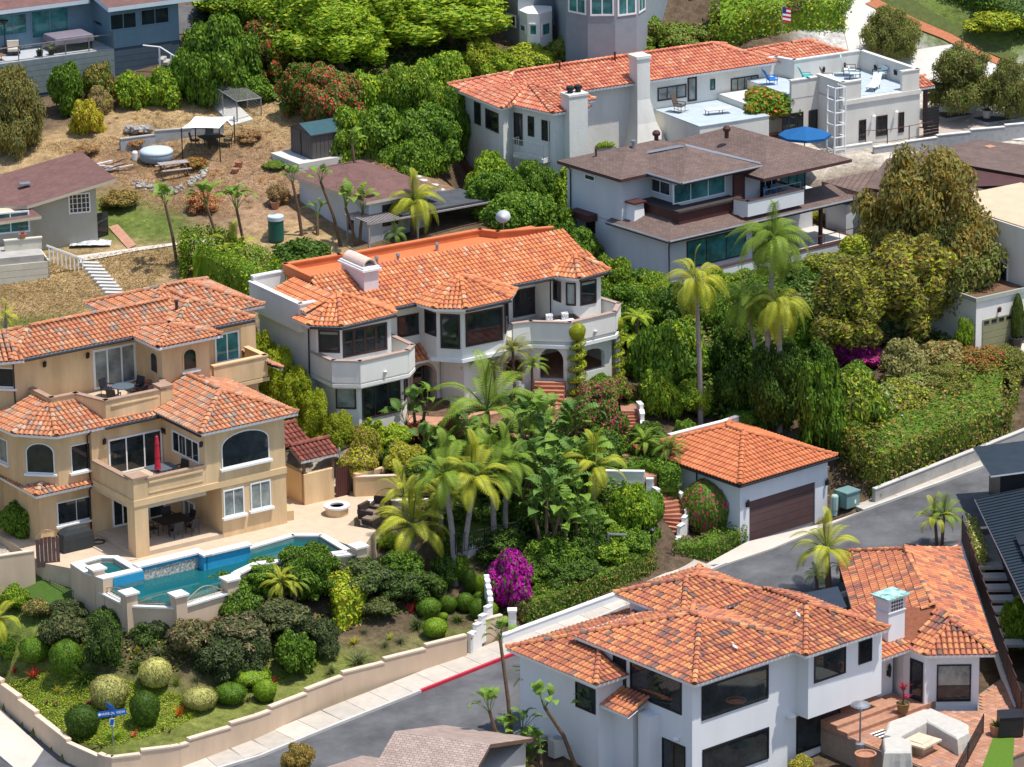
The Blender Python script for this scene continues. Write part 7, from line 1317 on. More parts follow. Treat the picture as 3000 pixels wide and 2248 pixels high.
bush('med',q4(t9,2030,570,2330,930),('fresh','green','lime'),'leafy tree against the dark metal house at the right edge','tree','tree');bush('med',(2935,1550,2975,1660),D3,'dark shrub beside the dark metal roof');
for bx,ms,lb,kd,nm in[((-60,190,140,440),('olive','bluegr','brownish'),'large grey green shrub tree at the left edge of the hill','fine','shrub'),((140,185,255,330),('green','fresh','deep'),'round green citrus shrub below the blue house deck','med','shrub'),((205,290,305,390),('yellow','gold','lime'),'yellow flowering shrub on the dry hillside','loose','shrub'),((240,180,345,300),('green','dry','olive'),'mixed shrub with reddish top under the deck','loose','shrub'),((255,255,330,330),('mauve','olive','gold'),'greyish twiggy shrub right of the yellow shrub','loose','shrub'),((330,210,440,310),('fresh','green','lime'),'bright green shrub under the white stair rail','med','shrub'),((420,190,550,300),('fresh','green','lime'),'bright green shrub left of the wire cage','med','shrub'),((540,40,760,290),('green','fresh','deep'),'large leafy tree behind the wire cage','big','shrub'),((500,130,620,290),G3,'green shrub at the top of the white stairs','med','shrub'),((700,60,860,230),('deep','green','coral'),'dark shrub with red flowers under the feathery tree','big','shrub'),((820,180,1000,330),('green','deep','coral'),'ivy mound with red flowers on the slope','big','shrub'),((880,200,1080,360),('olive','green','coral'),'flowering mound above the charcoal shed','big','shrub'),((690,220,800,300),G3,'green shrub behind the cage end','med','shrub'),((930,260,1060,370),('olive','deep','coral'),'dark flowering shrub right of the shed roof','big','shrub'),((1120,190,1290,360),('green','fresh','lime'),'tall leafy tree left of the long white house','big','shrub'),((1200,150,1390,330),('fresh','green','lime'),'bright leafy tree touching the salmon roof','big','shrub'),((1040,300,1200,430),('fresh','green','deep'),'leafy bush with glossy leaves beside the shed slope','med','shrub'),((1160,310,1350,470),('green','deep','fresh'),'leafy bush against the white end wall','big','shrub'),((1190,400,1350,500),('green','fresh','deep'),'low leafy bush on the bank by the stepping stones','med','shrub'),((1280,260,1380,440),('green','deep','fresh'),'dark leafy bush hugging the corner of the long house','big','shrub'),((1440,130,1650,230),('lime','fresh','olive'),'yellow green hedge top behind the salmon roof at left','big','shrub'),((1380,150,1520,260),('fresh','lime','green'),'bright hedge top at the left end of the salmon roof','big','shrub'),((1600,90,1800,200),('olive','green','fresh'),'grey green hedge top below the grey bay windows','big','shrub'),((1760,60,1960,170),('green','olive','fresh'),'green hedge top right of the grey bay windows','big','shrub'),((1900,70,2080,160),('olive','green','fresh'),'hedge top in front of the solar house','big','shrub')]:
 bush(kd,bx,ms,lb,nm,'shrub',sink=.4)
for bx,bs,lb in[((770,-60,1050,170),(930,190),'tall feathery bright green tree at the top left'),((980,-90,1230,130),(1120,150),'feathery bright green tree left of the grey house'),((880,20,1120,190),(1000,215),'lower feathery tree above the flowering mounds'),((1120,-60,1480,110),(1330,140),'feathery green tree beside the grey clapboard wall')]:tree('weep',bx,bs,('willow','fresh','lime'),lb,'feathery_tree','tree','feathery trees behind the hillside',tr=.3)
bush('med',(560,-40,760,60),('fresh','green','lime'),'bright shrub at the top edge beside the asphalt drive');bush('big',(700,-40,900,90),('fresh','willow','lime'),'tall bright shrub at the top edge behind the feathery tree')
hq=[P(2080,150,12.6),P(2230,170,12.2),P(2470,160,11.6),P(2500,110,12.3),P(2300,80,13.2)];hedge('flat topped boxy hedge behind the small salmon roof',[P(2080,170,11.0),P(2250,180,10.8),P(2480,165,10.3),P(2500,100,11.2),P(2330,80,12.2),P(2080,110,12.0)],lambda x,y:tz(x,y)-.3,2.6,('fresh','green','olive','lime'),(4,4,2,2),leaf=.16,dens=75,rough=.3)
hedge('dark dense hedge running down beside the upper drive',[P(2560,-70,14.0),P(2700,20,13.0),P(3020,150,10.9),P(3080,110,11.6),P(2900,-60,14.2)],lambda x,y:tz(x,y)-.2,2.2,('deep','green','lime'),(5,4,1),leaf=.15,dens=70,rough=.3);
bush('loose',(2830,20,3020,90),('lime','green','gold'),'yellow green planting at the top right corner');bush('med',(2230,-30,2370,50),('olive','deep','mauve'),'dark shrub behind the small flag','shrub')
for bx,bs,lb in[((2530,30,2690,175),(2585,190),'olive tree on the pale motor court nearest the roof terrace'),((2715,140,2915,325),(2830,345),'olive tree in the planter beside the porch'),((2880,185,3040,345),(2945,355),'olive tree at the right edge of the motor court')]:tree('loose' if False else 'fine',bx,bs,('olive','olive','green'),lb,'olive_tree','tree','olive trees on the motor court',bark=BARKB,tr=.1,multi=2)
tree('med',(2160,262,2345,360),(2250,400),('green','fresh','orange'),'orange tree in the courtyard of the long white house','orange_tree','tree',tr=.1)
for bx,ms,lb,kd in[((1455,430,1580,560),('fresh','green','lime'),'tall leafy tree in front of the iron balcony','big'),((1365,500,1520,640),G3,'leafy tree at the foot of the long white house','big'),((1420,560,1640,720),('green','fresh','deep'),'leafy tree above the satellite dish','big'),((1560,600,1700,740),('green','fresh','deep'),'bush between the white villa roof and the shingle house','med'),((1640,660,1760,780),('green','deep','fresh'),'bush beside the gable end of the white villa','med'),((1500,480,1640,640),('green','deep','fresh'),'leafy tree against the tall white chimney','big'),((1720,405,1800,440),F3,'low green vine at the foot of the chimney buttress','loose'),((1980,355,2050,395),F3,'green vine over the corner of the roof deck','loose')]:bush(kd,bx,ms,lb,'tree' if kd=='big' else 'shrub','tree' if kd=='big' else 'shrub')
bush('med',q4(t2,830,1370,930,1440),('gold','lime','green'),'yellow shrub on the shingle house terrace');bush('med',q4(t2,990,1350,1130,1470),L3,'bright lime shrub on the shingle house terrace');bush('loose',q4(t2,1130,1480,1230,1600),L3,'lime shrub under the shingle house terrace corner')
palm('feather palm with drooping fronds beside the small cottage',(1215,600),(1210,690),105,17,'queen','palmy',.16,BARKD,0,cone=(-.8,1.15));palm('small drooping palm by the lath cover',(1160,690),(1160,725),50,9,'queen','palmd',.1,BARKD,0)
for lb,bs,tops,L,n in[('bird of paradise tree leaning on the dry slope left of the row',(525,775),[(492,600)],1.6,11),('bird of paradise tree in the middle of the slope row',(660,770),[(610,600)],1.7,11),('bird of paradise tree on the right of the slope row',(730,790),[(700,610)],1.8,11),('slim bird of paradise tree with upright leaves by the cottage wall',(890,690),[(862,535)],1.3,8),('tall thin bird of paradise tree over the cottage roof',(1010,720),[(945,530)],1.2,9),('thin bird of paradise tree rising behind the charcoal shed',(1050,560),[(1035,430)],1.3,9),('bird of paradise clump beside the cottage wall',(1050,720),[(1015,610),(1065,620)],1.8,8),('low bird of paradise by the green water tank',(930,690),[(930,640)],1.3,7)]:strelitzia(lb,bs,tops,L,n,('strel2','palm'))
palm('yellow palm at the foot of the slope row',(690,735),(700,800),95,13,'king','palmy',.1,BARKD,0,cone=(-.2,1.2));bush('med',(795,690,985,790),('deep','green','green'),'dark glossy shrub left of the small cottage','shrub')
for bx,ms,lb in[((550,560,640,620),('dry','red','mauve'),'reddish dry shrub in the middle of the slope'),((780,540,850,600),('mauve','dry','greyg'),'grey lavender bush by the clay pot'),((540,460,610,495),('green','coral','dry'),'small shrub beside the picnic table'),((300,555,410,610),('olive','dry','brownish'),'dry olive shrub below the stone edging'),((770,470,840,495),('green','olive','fresh'),'low green shrub at the foot of the shed slab'),((690,380,770,415),('mauve','dry','dry'),'dry purple bush left of the shed'),((215,420,290,455),('mauve','dry','dry'),'dry purple bush above the cottage roof'),((355,400,430,430),('dry','red','olive'),'rust coloured shrub on top of the low block wall'),((900,520,960,560),('mauve','dry','dry'),'dry purple shrub right of the path'),((1080,480,1160,520),('mauve','dry','olive'),'dry shrub by the stepping stones')]:bush('loose',bx,ms,lb)
cover('dry_grass',[(330,270),(560,265),(900,330),(1050,420),(1150,540),(900,600),(640,560),(430,400)],20000,.045,('straw','dry','olive'),(5,4,1),blade=True,asp=3);cover('dry_grass',[(0,780),(230,760),(480,720),(520,760),(400,900),(0,960)],20000,.045,('straw','dry','olive','brownish'),(4,3,2,1),blade=True,asp=3)
cover('dry_grass',[(100,430),(420,390),(620,500),(700,640),(450,620),(300,500)],18000,.045,('straw','dry','mauve'),(5,3,.5),blade=True,asp=3)
cover('ground_cover',[(10,2010),(150,1960),(400,2000),(600,2060),(800,2010),(950,1940),(980,1870),(700,2040),(500,2140),(330,2190),(200,2170)],60000,.06,('lime','fresh','green'),(5,4,2),h=.07)
cover('garden_undergrowth',[(60,1880),(500,1850),(950,1800),(1200,1700),(1280,1780),(1100,1820),(880,1900),(700,1960),(400,1980)],9000,.13,('deep','green','olive','dry'),(4,3,2,1),h=.2);cover('garden_undergrowth',[(1380,1820),(1500,1640),(1900,1560),(1900,1680),(1560,1820)],6000,.14,('deep','green','dry','olive'),(4,3,3,1),h=.15)
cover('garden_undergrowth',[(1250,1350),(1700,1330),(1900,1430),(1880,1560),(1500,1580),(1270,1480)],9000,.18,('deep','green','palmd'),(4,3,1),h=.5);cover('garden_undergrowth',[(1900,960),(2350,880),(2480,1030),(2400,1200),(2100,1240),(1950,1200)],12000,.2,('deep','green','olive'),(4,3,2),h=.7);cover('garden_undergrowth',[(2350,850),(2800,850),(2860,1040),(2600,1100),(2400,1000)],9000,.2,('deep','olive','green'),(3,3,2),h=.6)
cover('garden_undergrowth',[(1640,700),(1790,780),(1830,900),(1780,880),(1700,760)],3000,.18,('deep','green','fresh'),(3,3,1),h=.5);cover('garden_undergrowth',[(560,60),(1350,60),(1360,300),(1200,420),(900,320),(560,270)],12000,.22,('deep','green','olive'),(4,3,2),h=.5);cover('lawn_grass',[(0,1720),(130,1740),(330,1830),(280,1850),(100,1800),(0,1790)],7000,.05,('fresh','green'),(2,2),h=.04)
# ====== furniture and small things
import bmesh
def drape(name,pxpoly,m,dz=.04,z=None,kind='structure',step=1.0):
 pts_=[GP(*q)if z is None else P(*q,z)for q in pxpoly];bm=bmesh.new();vs=[bm.verts.new((p.x,p.y,0))for p in pts_];bm.faces.new(vs)
 for ax in(0,1):
  lo,hi=min(p[ax]for p in pts_),max(p[ax]for p in pts_);n=int((hi-lo)/step)
  for i in range(1,n+1):
   co=[0,0,0];co[ax]=lo+i*step;no=[0,0,0];no[ax]=1;bmesh.ops.bisect_plane(bm,geom=bm.verts[:]+bm.edges[:]+bm.faces[:],plane_co=co,plane_no=no)
 for v in bm.verts:v.co.z=(tz(v.co.x,v.co.y)if z is None else z)+dz
 bmesh.ops.recalc_face_normals(bm,faces=bm.faces)
 if sum(f.normal.z for f in bm.faces)<0:bmesh.ops.reverse_faces(bm,faces=bm.faces)
 me=bpy.data.meshes.new(name);bm.to_mesh(me);bm.free();me.materials.append(m);return tag(link(name,me),kind=kind)
PALE=mat('pale_concrete',(.56,.50,.43))
drape('upper_drive',[(2370,-40),(2540,-40),(2640,70),(2800,130),(2940,190),(3060,260),(3060,420),(2830,400),(2740,330),(2720,250),(2560,175),(2490,165),(2470,80),(2340,40)],mat('light_drive_concrete',(.60,.57,.52),.9,.07,.5),.06);drape('motor_court',[(2690,330),(2760,330),(2880,352),(3030,372),(3030,385),(2730,440),(2690,430)],mat('court_pavers',(.42,.35,.30),.9,.12,4),.10)
drape('brick_edging',[(2535,-30),(2570,-30),(2790,95),(2960,190),(2940,200),(2760,110)],mat('orange_brick_edge',(.46,.17,.08),.85,.15,5),.12);drape('verge_lawn',[(2570,-30),(2640,-30),(2820,80),(2985,165),(2965,188),(2790,93)],mat('verge_grass',(.09,.11,.03),.95,.2,3),.11)
drape('asphalt_drive',[(505,20),(610,15),(600,60),(560,100),(510,105)],ASPH,.08);drape('olive_drive',[(2905,1048),(2990,1010),(3060,1010),(3060,1080),(2960,1060)],PALE,.08)
drape('artificial_lawn',[(30,1640),(90,1645),(100,1690),(180,1700),(330,1800),(330,1840),(240,1850),(100,1760),(-20,1730),(-20,1660)],mat('artificial_grass',(.055,.11,.015),.95,.15,6),.10)
drape('garden_path',[(225,752),(300,742),(420,725),(560,708),(640,700),(640,708),(520,720),(400,738),(300,758),(235,768)],PALE,.06);drape('brick_path',[(318,668),(345,660),(400,720),(375,732)],TERRA,.07)
stairs_=thing('garden_steps','pale concrete steps climbing the dry slope behind the ochre villa','steps',GP(285,815))
for i in range(10):
 t=i/9;p=GP(262+75*t,775+88*t);o=M().ob((p.x-stairs_.location.x,p.y-stairs_.location.y,p.z-stairs_.location.z+.02),Vector((.62,-.10,0)),Vector((.03,.19,0)),Vector((0,0,.13))).build('step',CONC,stairs_)
pt_=thing('brick_patio','terracotta tiled patio in the corner behind the corner house','patio',N.o,N.a);pt_['kind']='structure';del pt_['label'],pt_['category']
M().pris([(-7.3,-5),(3.3,-5),(4.6,2.6),(1.4,1.6),(0,.2),(-1.7,1.6),(-1.7,4.3),(-7.3,4.3)],-2.4,-.13).build('bed',mat('grey_grout',(.30,.22,.17),.95,.1,5),pt_)
tm=[M().box(-.145,-.145,-.1,.145,.145,0).mesh('paving_tile',[mat('saltillo_%d'%i,c,.85,.18,4,.15,30,rnd=.15)])for i,c in enumerate([(.46,.23,.14),(.42,.20,.125),(.50,.27,.18),(.40,.22,.16)])];k=0;rest=[]
for i in range(36):
 for j in range(31):
  u,v=-7.1+i*.3,-4.9+j*.3
  if inpoly(u,v,[(-7.3,-5),(3.2,-5),(4.4,2.4),(1.4,1.4),(0,0),(-1.75,1.4),(-1.75,4.2),(-7.3,4.2)]):rest.append((u,v))
rest.sort(key=lambda p:-p[0]*.3+abs(p[1])*.5+abs(p[0]+1)*.4);q=M()
for k,(u,v)in enumerate(rest):
 if k<290:o=link('paving_tile',tm[random.randrange(4)],pt_);o.location=(u,v,-.08+random.uniform(-.004,.004))
 else:q.box(u-.145,v-.145,-.18,u+.145,v+.145,-.08,random.randrange(4))
if q.f:tag(q.build('paving_tile',[m.materials[0]for m in tm],pt_),kind='stuff')
plat=thing('patio_platform','raised terracotta platform with two steps in front of the glazed doors','steps',N.o,N.a)
M().pris([(-7.3,2.0),(-.95,2.1),(-1.75,2.9),(-1.75,3.7),(-1.8,4.35),(-7.3,4.35)],-.3,.1).build('step',TERRA,plat);M().pris([(-7.3,2.75),(-3.0,2.8),(-3.1,4.35),(-7.3,4.35)],.1,.27).build('step',TERRA,plat)
CANV=mat('grey_canvas_cover',(.50,.47,.42),.9,.08,3,.3,8);zN=-.08
def Nz(t,x,y,z=0):return N.w(*N.pz(*t(x,y),z),z)
def place(o,p,rz=0):o.location=p;o.rotation_euler=(0,0,rz);return o
def soft(q,name,m,sub=2,parent=None,disp=.0):
 o=q.build(name,m,parent);bv=o.modifiers.new('bevel','BEVEL');bv.width=.06;bv.segments=2
 return o
def cover_mesh(foot,prof,m,name='cover',parent=None):
 """draped cloth over a footprint: rings shrink towards the top with folds"""
 n=len(foot);q=M();cx_=sum(p[0]for p in foot)/n;cy_=sum(p[1]for p in foot)/n;P2=[]
 for a,c in zip(foot,foot[1:]+foot[:1]):
  for i in range(5):P2 .append((a[0]+(c[0]-a[0])*i/5,a[1]+(c[1]-a[1])*i/5))
 N2=len(P2);rows=[]
 for z,s_,f in prof:
  row=[]
  for i,(x,y)in enumerate(P2):
   k=s_+f*sin(i*2.3)+f*.5*sin(i*5.1);row.append((cx_+(x-cx_)*k,cy_+(y-cy_)*k,z+.5*f*sin(i*1.7)))
  rows.append(row)
 for r0,r1 in zip(rows,rows[1:]):
  for i in range(N2):j=(i+1)%N2;q.poly([r0[i],r0[j],r1[j],r1[i]])
 q.poly(rows[-1]);o=q.build(name,m,parent,smooth=True);return o
def covered(label,pxs,z,hgt,cat='furniture cover',t=f4):
 pl=[N.pz(*t(x,y),z)for x,y in pxs];r=thing('covered_sofa',label,cat,N.w(pl[0][0],pl[0][1],zN),N.a);foot=[(u-pl[0][0],v-pl[0][1])for u,v in pl]
 cover_mesh(foot,[(0,1.06,.05),(hgt*.5,1.02,.03),(hgt*.92,.97,.015),(hgt,.88,.01)],CANV,'cover',r);return r
covered('long grey canvas covered sofa with its back to the platform',[(690,1150),(740,1010),(1160,860),(1230,900),(1150,1020),(870,1170)],.0,.8);covered('grey canvas covered sofa section on the right of the fire table',[(1080,900),(1190,850),(1620,1040),(1620,1130),(1490,1200),(1160,1010)],.0,.8)
covered('small grey canvas covered armchair at the bottom of the patio',[(680,1200),(830,1150),(1000,1240),(990,1357),(700,1357)],.0,.85)
ft=thing('fire_table','square stone fire table between the covered sofas','fire table',Nz(f4,1100,1190,zN),N.a+.15);M().box(-.45,-.4,0,.45,.4,.5).build('base',mat('tan_stone_block',(.44,.32,.2),.85,.12,3),ft);M().box(-.75,-.7,.5,.75,.7,.6).build('table_top',mat('pale_travertine',(.6,.5,.37),.8,.12,4),ft);M().box(-.42,-.38,.6,.42,.38,.64).build('burner_lid',mat('pale_travertine',(.6,.5,.37)),ft)
def pot(label,p,r,h,m,top=None,name='plant_pot',tk='rosette',tr_=0,th=.0,cat='potted plant'):
 o=thing(name,label,cat,p);M().lathe([(r*.72,0),(r*.9,h*.5),(r,h*.92),(r*1.08,h),(r*.9,h),(r*.85,h*.85)],14).build('pot',m,o)
 if top:t_=link('plant',TUF[tk],o);t_.location=(0,0,h*.9+th);t_.scale=(tr_,tr_,tr_*1.3);slots(t_,[top])
 return o
rp=pot('red leaved plant in a brown glazed pot by the glass door',Nz(f4,905,765,.12),.33,.5,mat('olive_glaze',(.22,.15,.06),.4,.2,5),'red','plant_pot','rosette',.5,.75);M().tube([(0,0,.4),(0,0,1.3)],.04,5).build('stem',BARKB,rp);t_=link('plant',TUF['rosette'],rp);t_.location=(.1,0,.75);t_.scale=(.4,)*3;slots(t_,['pink'])
pot('big terracotta pot with feathery palm at the bottom edge of the patio',Nz(f4,500,1330,-.3),.5,.6,mat('terracotta_pot',(.42,.2,.12),.85,.15,4));pot('terracotta pot with leafy plant beside the strip of lawn',Nz(f4,1910,1010,-.1),.33,.55,mat('terracotta_pot',(.42,.2,.12)),'green','plant_pot','fort',.5)
ht=thing('patio_heater','patio heater with steel dome beside the corner house wall','patio heater',Nz(f4,440,1160,-.4));M().lathe([(.25,0),(.25,.3),(.05,.35),(.04,2.0),(.12,2.05),(.12,2.25),(.03,2.3)],12).build('pole',METAL,ht);M().lathe([(.5,2.3),(.45,2.38),(.1,2.5),(0,2.52)],16).build('dome',METAL,ht)
gl_=thing('striped_mat','black and white striped mat on the patio','mat',Nz(f4,680,1000,zN),N.a)
for i in range(6):M().box(-.45,-.42+i*.14,.0,.45,-.29+i*.14,.02).build('stripe',WTRIM if i%2 else BLKF,gl_)
drape('side_lawn',[f4(1880,1030),f4(2110,1040),f4(2090,1357),f4(1760,1357)],mat('bright_lawn',(.09,.17,.015),.95,.12,8),.0,z=-1.25);tag(bpy.data.objects['side_lawn'],kind='structure')
gb=thing('grill_cart','dark metal grill cart beside the fence at the right edge','grill',Nz(f4,2060,1000,0),N.a-.6);M().box(-.6,-.35,0,.6,.35,.85).build('body',DKMET,gb);M().lathe([(.0,0),(.1,0)],3);M().pris([(-.6,-.35),(.6,-.35),(.6,.35),(-.6,.35)],.86,lambda x,y:1.0+.25*(.35+y)).build('lid',BLKF,gb)
def gull(label,p,rz):
 o=thing('gull',label,'gull',p,rz);q=M().lathe([(0,-.19),(.05,-.16),(.085,-.05),(.08,.06),(.05,.15),(.035,.2)],8);q.v=[(z,y,x*1+.16+max(0,z)*.35)for x,y,z in q.v];q.build('body',mat('gull_white',(.8,.8,.78),.7,.03,5),o,smooth=True)
 M().lathe([(0,-.05),(.045,-.02),(.05,.02),(.03,.055),(0,.06)],8,(.2,0,.32)).tube([(.23,0,.32),(.30,0,.31)],[.014,.004],5).build('head',mat('gull_white',(.8,.8,.78)),o,smooth=True)
 q=M()
 for s in(1,-1):q.poly([(.1,s*.08,.2),(-.02,s*.1,.19),(-.28,s*.03,.13),(-.1,s*.085,.13)])
 q.build('wings',mat('gull_grey',(.16,.16,.17),.7,.1,5),o);M().tube([(0,.03,.1),(0,.03,-.02)],.008,4).tube([(0,-.03,.1),(0,-.03,-.02)],.008,4).build('legs',mat('gull_leg',(.5,.3,.2),.7,.1,4),o)
gull('gull standing low on the tile slope of the corner house',N.w(*N.pz(*f2(640,545),5.0),5.03),2.2);gull('gull perched in the valley between the two tile hips',N.w(*N.pz(*f2(1320,190),5.45),5.45),2.0)
ac=thing('outdoor_unit','pale grey air conditioner beside the left wing of the corner house','air conditioner',GP(*t8(1410,1590))+Vector((0,0,.1)),N.a);M().box(-.5,-.25,0,.5,.25,.9).build('case',mat('beige_metal',(.55,.53,.48),.6,.05,3),ac);M().lathe([(.3,0),(.3,.02),(.05,.03)],14).build('grille',METAL,ac).location=(0,0,.9)
ac2=copy_thing(ac,GP(*t8(1530,1600))+Vector((0,0,.1)),N.a+.5,.8,'second smaller air conditioner nearer the corner house door')
# ---- seating sets
def chair(name,label,cat,p,rz,m,w=.55,d=.55,sh=.44,bh=.95,arms=True,pad=None,group=None,slant=.12,solid=True):
 o=thing(name,label,cat,p,rz,group);M().box(-w/2,-d/2,sh-.05,w/2,d/2,sh).build('seat',pad or m,o)
 q=M().pris([(-w/2,d/2-.05),(w/2,d/2-.05),(w/2,d/2),(-w/2,d/2)],sh,bh)
 q.v=[(x,y+(z-sh)*slant*2,z)for x,y,z in q.v];q.build('backrest',pad or m,o);l_=M()
 for x in(-w/2+.03,w/2-.03):
  for y in(-d/2+.03,d/2-.03):l_=M().tube([(x,y,0),(x,y,sh-.04)],.022,5);l_.build('leg',m,o)
 if arms:
  for s in(-1,1):M().box(s*w/2-.03,-d/2,sh+.18,s*w/2+.03,d/2+.05,sh+.22).box(s*w/2-.02,-d/2,sh-.05,s*w/2+.02,-d/2+.04,sh+.18).build('armrest',m,o)
 return o
def rtable(name,label,p,r,h,m,rz=0,sq=False,group=None):
 o=thing(name,label,'table',p,rz,group);(M().box(-r,-r*.75,h-.04,r,r*.75,h)if sq else M().lathe([(r,h-.04),(r,h),(0,h+.001)],20)).build('table_top',m,o)
 for i in range(4):
  a=pi/4+i*pi/2;M().tube([(cos(a)*r*.6,sin(a)*r*.6*(.75 if sq else 1),h-.04),(cos(a)*r*.65,sin(a)*r*.65*(.75 if sq else 1),0)],.025,5).build('leg',m,o)
 return o
IRN=mat('dark_cast_iron',(.035,.036,.045),.5,.1,4,metal=.3);zt_=6.43
tc_=Y.w(-5.95,6.75,zt_);rtable('bistro_table','round dark table on the upper terrace of the ochre villa',tc_,.62,.74,mat('slate_table',(.10,.13,.16),.4,.1,3))
for a,lb in((.9,'iron chair nearest the glazed door on the upper terrace'),(2.6,'iron chair on the left of the upper terrace table'),(4.3,'iron chair in front of the upper terrace table'),(5.8,'iron chair on the right of the upper terrace table')):chair('iron_chair',lb,'chair',tc_+Vector((cos(a)*1.05,sin(a)*1.05,0)),a-pi/2,IRN,group='iron chairs on the upper terrace')
bt=Y.w(-6.35,2.2,3.16);rtable('balcony_table','dark square table on the middle balcony of the ochre villa',bt,.75,.72,mat('slate_table',(.10,.13,.16)),Y.a,True)
um=thing('closed_umbrella','closed red parasol standing by the balcony table','parasol',Y.w(-6.85,1.7,3.16));M().lathe([(.25,0),(.25,.06),(.03,.1),(.025,2.75),(.0,2.78)],8).build('pole',DKMET,um);M().lathe([(.20,.85),(.17,1.0),(.13,1.5),(.15,1.52),(.11,2.2),(.13,2.22),(.08,2.65),(.02,2.72)],10).build('canopy',mat('red_canvas',(.50,.025,.05),.8,.1,4),um)
chair('wicker_chair','dark chair right of the balcony table','chair',Y.w(-5.4,1.9,3.16),Y.a-1.4,IRN);chair('wicker_chair','dark chair half hidden behind the balcony parapet','chair',Y.w(-6.9,.95,3.16),Y.a+3.0,IRN)
pt2=Y.w(-6.0,1.9,.25);rtable('patio_table','long dark oval table under the balcony',pt2,.9,.73,IRN,Y.a,True)
for u,v,rz,lb in((-7.2,2.0,1.57,'iron chair at the left end of the covered patio table'),(-5.0,2.0,-1.57,'iron chair at the right end of the covered patio table'),(-6.3,1.0,3.1,'iron chair in front of the covered patio table'),(-5.6,2.9,0,'iron chair behind the covered patio table'),(-5.3,1.0,3.3,'iron chair nearest the corner of the covered patio')):chair('iron_chair',lb,'chair',Y.w(u,v,.25),Y.a+rz,IRN,group='iron chairs under the balcony')
fp=thing('fire_pit','round ochre fire pit with white stone rim on the pool terrace','fire pit',Y.w(2.94,-.34,0));M().lathe([(.62,0),(.62,.42),(.4,.42),(.4,.2),(0,.2)],28).build('wall',YEL,fp);M().lathe([(.72,.42),(.72,.52),(.39,.52),(.39,.42),(.72,.42)],28).build('rim',STONE,fp)
WICK=mat('dark_wicker',(.05,.035,.03),.8,.2,12);CUSH=mat('taupe_cushion',(.22,.16,.13),.9,.08,4)
for u,v,rz,lb in((4.0,-2.0,.4,'dark wicker lounge chair with footstool near the fire pit'),(4.9,-1.6,-.9,'dark wicker lounge chair behind the other one by the palms')):
 o=thing('wicker_lounge',lb,'lounge chair',Y.w(u,v,0),Y.a+rz);M().box(-.45,-.45,0,.45,.5,.3).build('base',WICK,o);M().box(-.42,-.42,.3,.42,.3,.4).build('cushion',CUSH,o);M().box(-.45,.3,.3,.45,.5,.8).build('backrest',WICK,o)
 for s in(-1,1):M().box(s*.42-.08,-.45,.3,s*.42+.08,.5,.55).build('armrest',WICK,o)
o=thing('footstool','low dark wicker footstool with taupe cushion beside the lounge chair','footstool',Y.w(3.6,-2.7,0),Y.a+.4);M().box(-.4,-.35,0,.4,.35,.28).build('base',WICK,o);M().box(-.38,-.33,.28,.38,.33,.36).build('cushion',CUSH,o)
gc=thing('covered_grill','grill under a charcoal cover against the ochre wall','grill',Y.w(-11.1,3.3,0),Y.a);cover_mesh([(-.95,-.4),(.95,-.4),(.95,.45),(-.95,.45)],[(0,1.0,.02),(.7,.98,.015),(.95,.9,.01),(1.2,.6,.01),(1.25,.45,.0)],mat('charcoal_cover',(.035,.04,.042),.8,.1,4),'cover',gc)
hc=thing('garden_hose','coiled dark garden hose at the foot of the downpipe','hose',Y.w(-9.75,3.3,.02));q=M()
for k in range(3):q.tube([(cos(a*.52)*(.3+.03*k),sin(a*.52)*(.3+.03*k),.02+.035*k)for a in range(13)],.02,5)
q.build('coil',DKMET,hc)
wg=thing('wooden_gate','dark wooden gate with curved iron top left of the covered grill','gate',Y.w(-13.35,2.2,-.2),Y.a-.35)
for i in range(6):M().box(-.62+i*.21,-.03,0,-.43+i*.21,.03,1.55+.1*sin(i*.6)).build('gate_board',mat('purple_brown_wood',(.11,.065,.06),.75,.2,4),wg)
M().tube([(-.62+.11*i,0,1.6+.45*sin(pi*i/11))for i in range(12)],.02,5).build('arch',mat('gilt_iron',(.40,.33,.20)),wg)
lwall=stepwall('side_wall','low ochre wall left of the wooden gate',[Y.w(-17,3.2,-.2),Y.w(-14.0,2.55,-.2)],.9,PINK,PCAP,step=6,base=1.8);bush('med',q4(t7,-20,-60,240,190),G3,'leafy bush with white flowers left of the covered grill');bush('loose',q4(t7,-20,-120,60,40),D3,'dark bush in the corner of the ochre villa')
tuft('fort',q4(t3,2025,1480,2200,1600),'green','green fern on the terrace by the gatehouse wall','fern','fern');M().pris([(Y.w(u,v,0).x,Y.w(u,v,0).y)for u,v in((.1,.3),(.55,.2),(.7,1.4),(.1,2.2))],2.75,3.35).build('planter',YEL);tag(bpy.data.objects['planter'],'low curved ochre planter at the villa corner','planter')
tuft('fort',q4(t3,1850,1440,1920,1600),'green','fern in the curved ochre planter','fern','fern')
yw=stepwall('yard_wall','ochre yard wall stepping down below the variegated shrub',[Y.w(5.3,1.55,0),Y.w(7.6,.2,0),Y.w(9.2,-.8,0)],1.1,YEL,PCAP,step=3,base=.6)
db=thing('daybed','white daybed with dark wicker sides and patterned cushions on the right balcony','daybed',Mi.w(9.3,-1.3,3.13),Mi.a-.25);M().box(-1.0,-.5,0,1.0,.6,.38).build('base',WICK,db);M().box(-.95,-.5,.38,.9,.45,.5).build('mattress',WTRIM,db);M().box(-1.0,.5,.38,1.0,.62,.72).box(.92,-.5,.38,1.02,.5,.72).build('backrest',WICK,db)
for x in(-.6,.35):M().ob((x,.35,.68),(.2,0,0),(0,.08,.05),(0,0,.2)).build('cushion',mat('speckled_cushion',(.5,.5,.5),.9,.9,14,c2=(.85,.85,.85)),db)
rtable('side_table','small white table on the left balcony of the white villa',Mi.w(-2.6,-1.9,3.13),.35,.5,WTRIM)
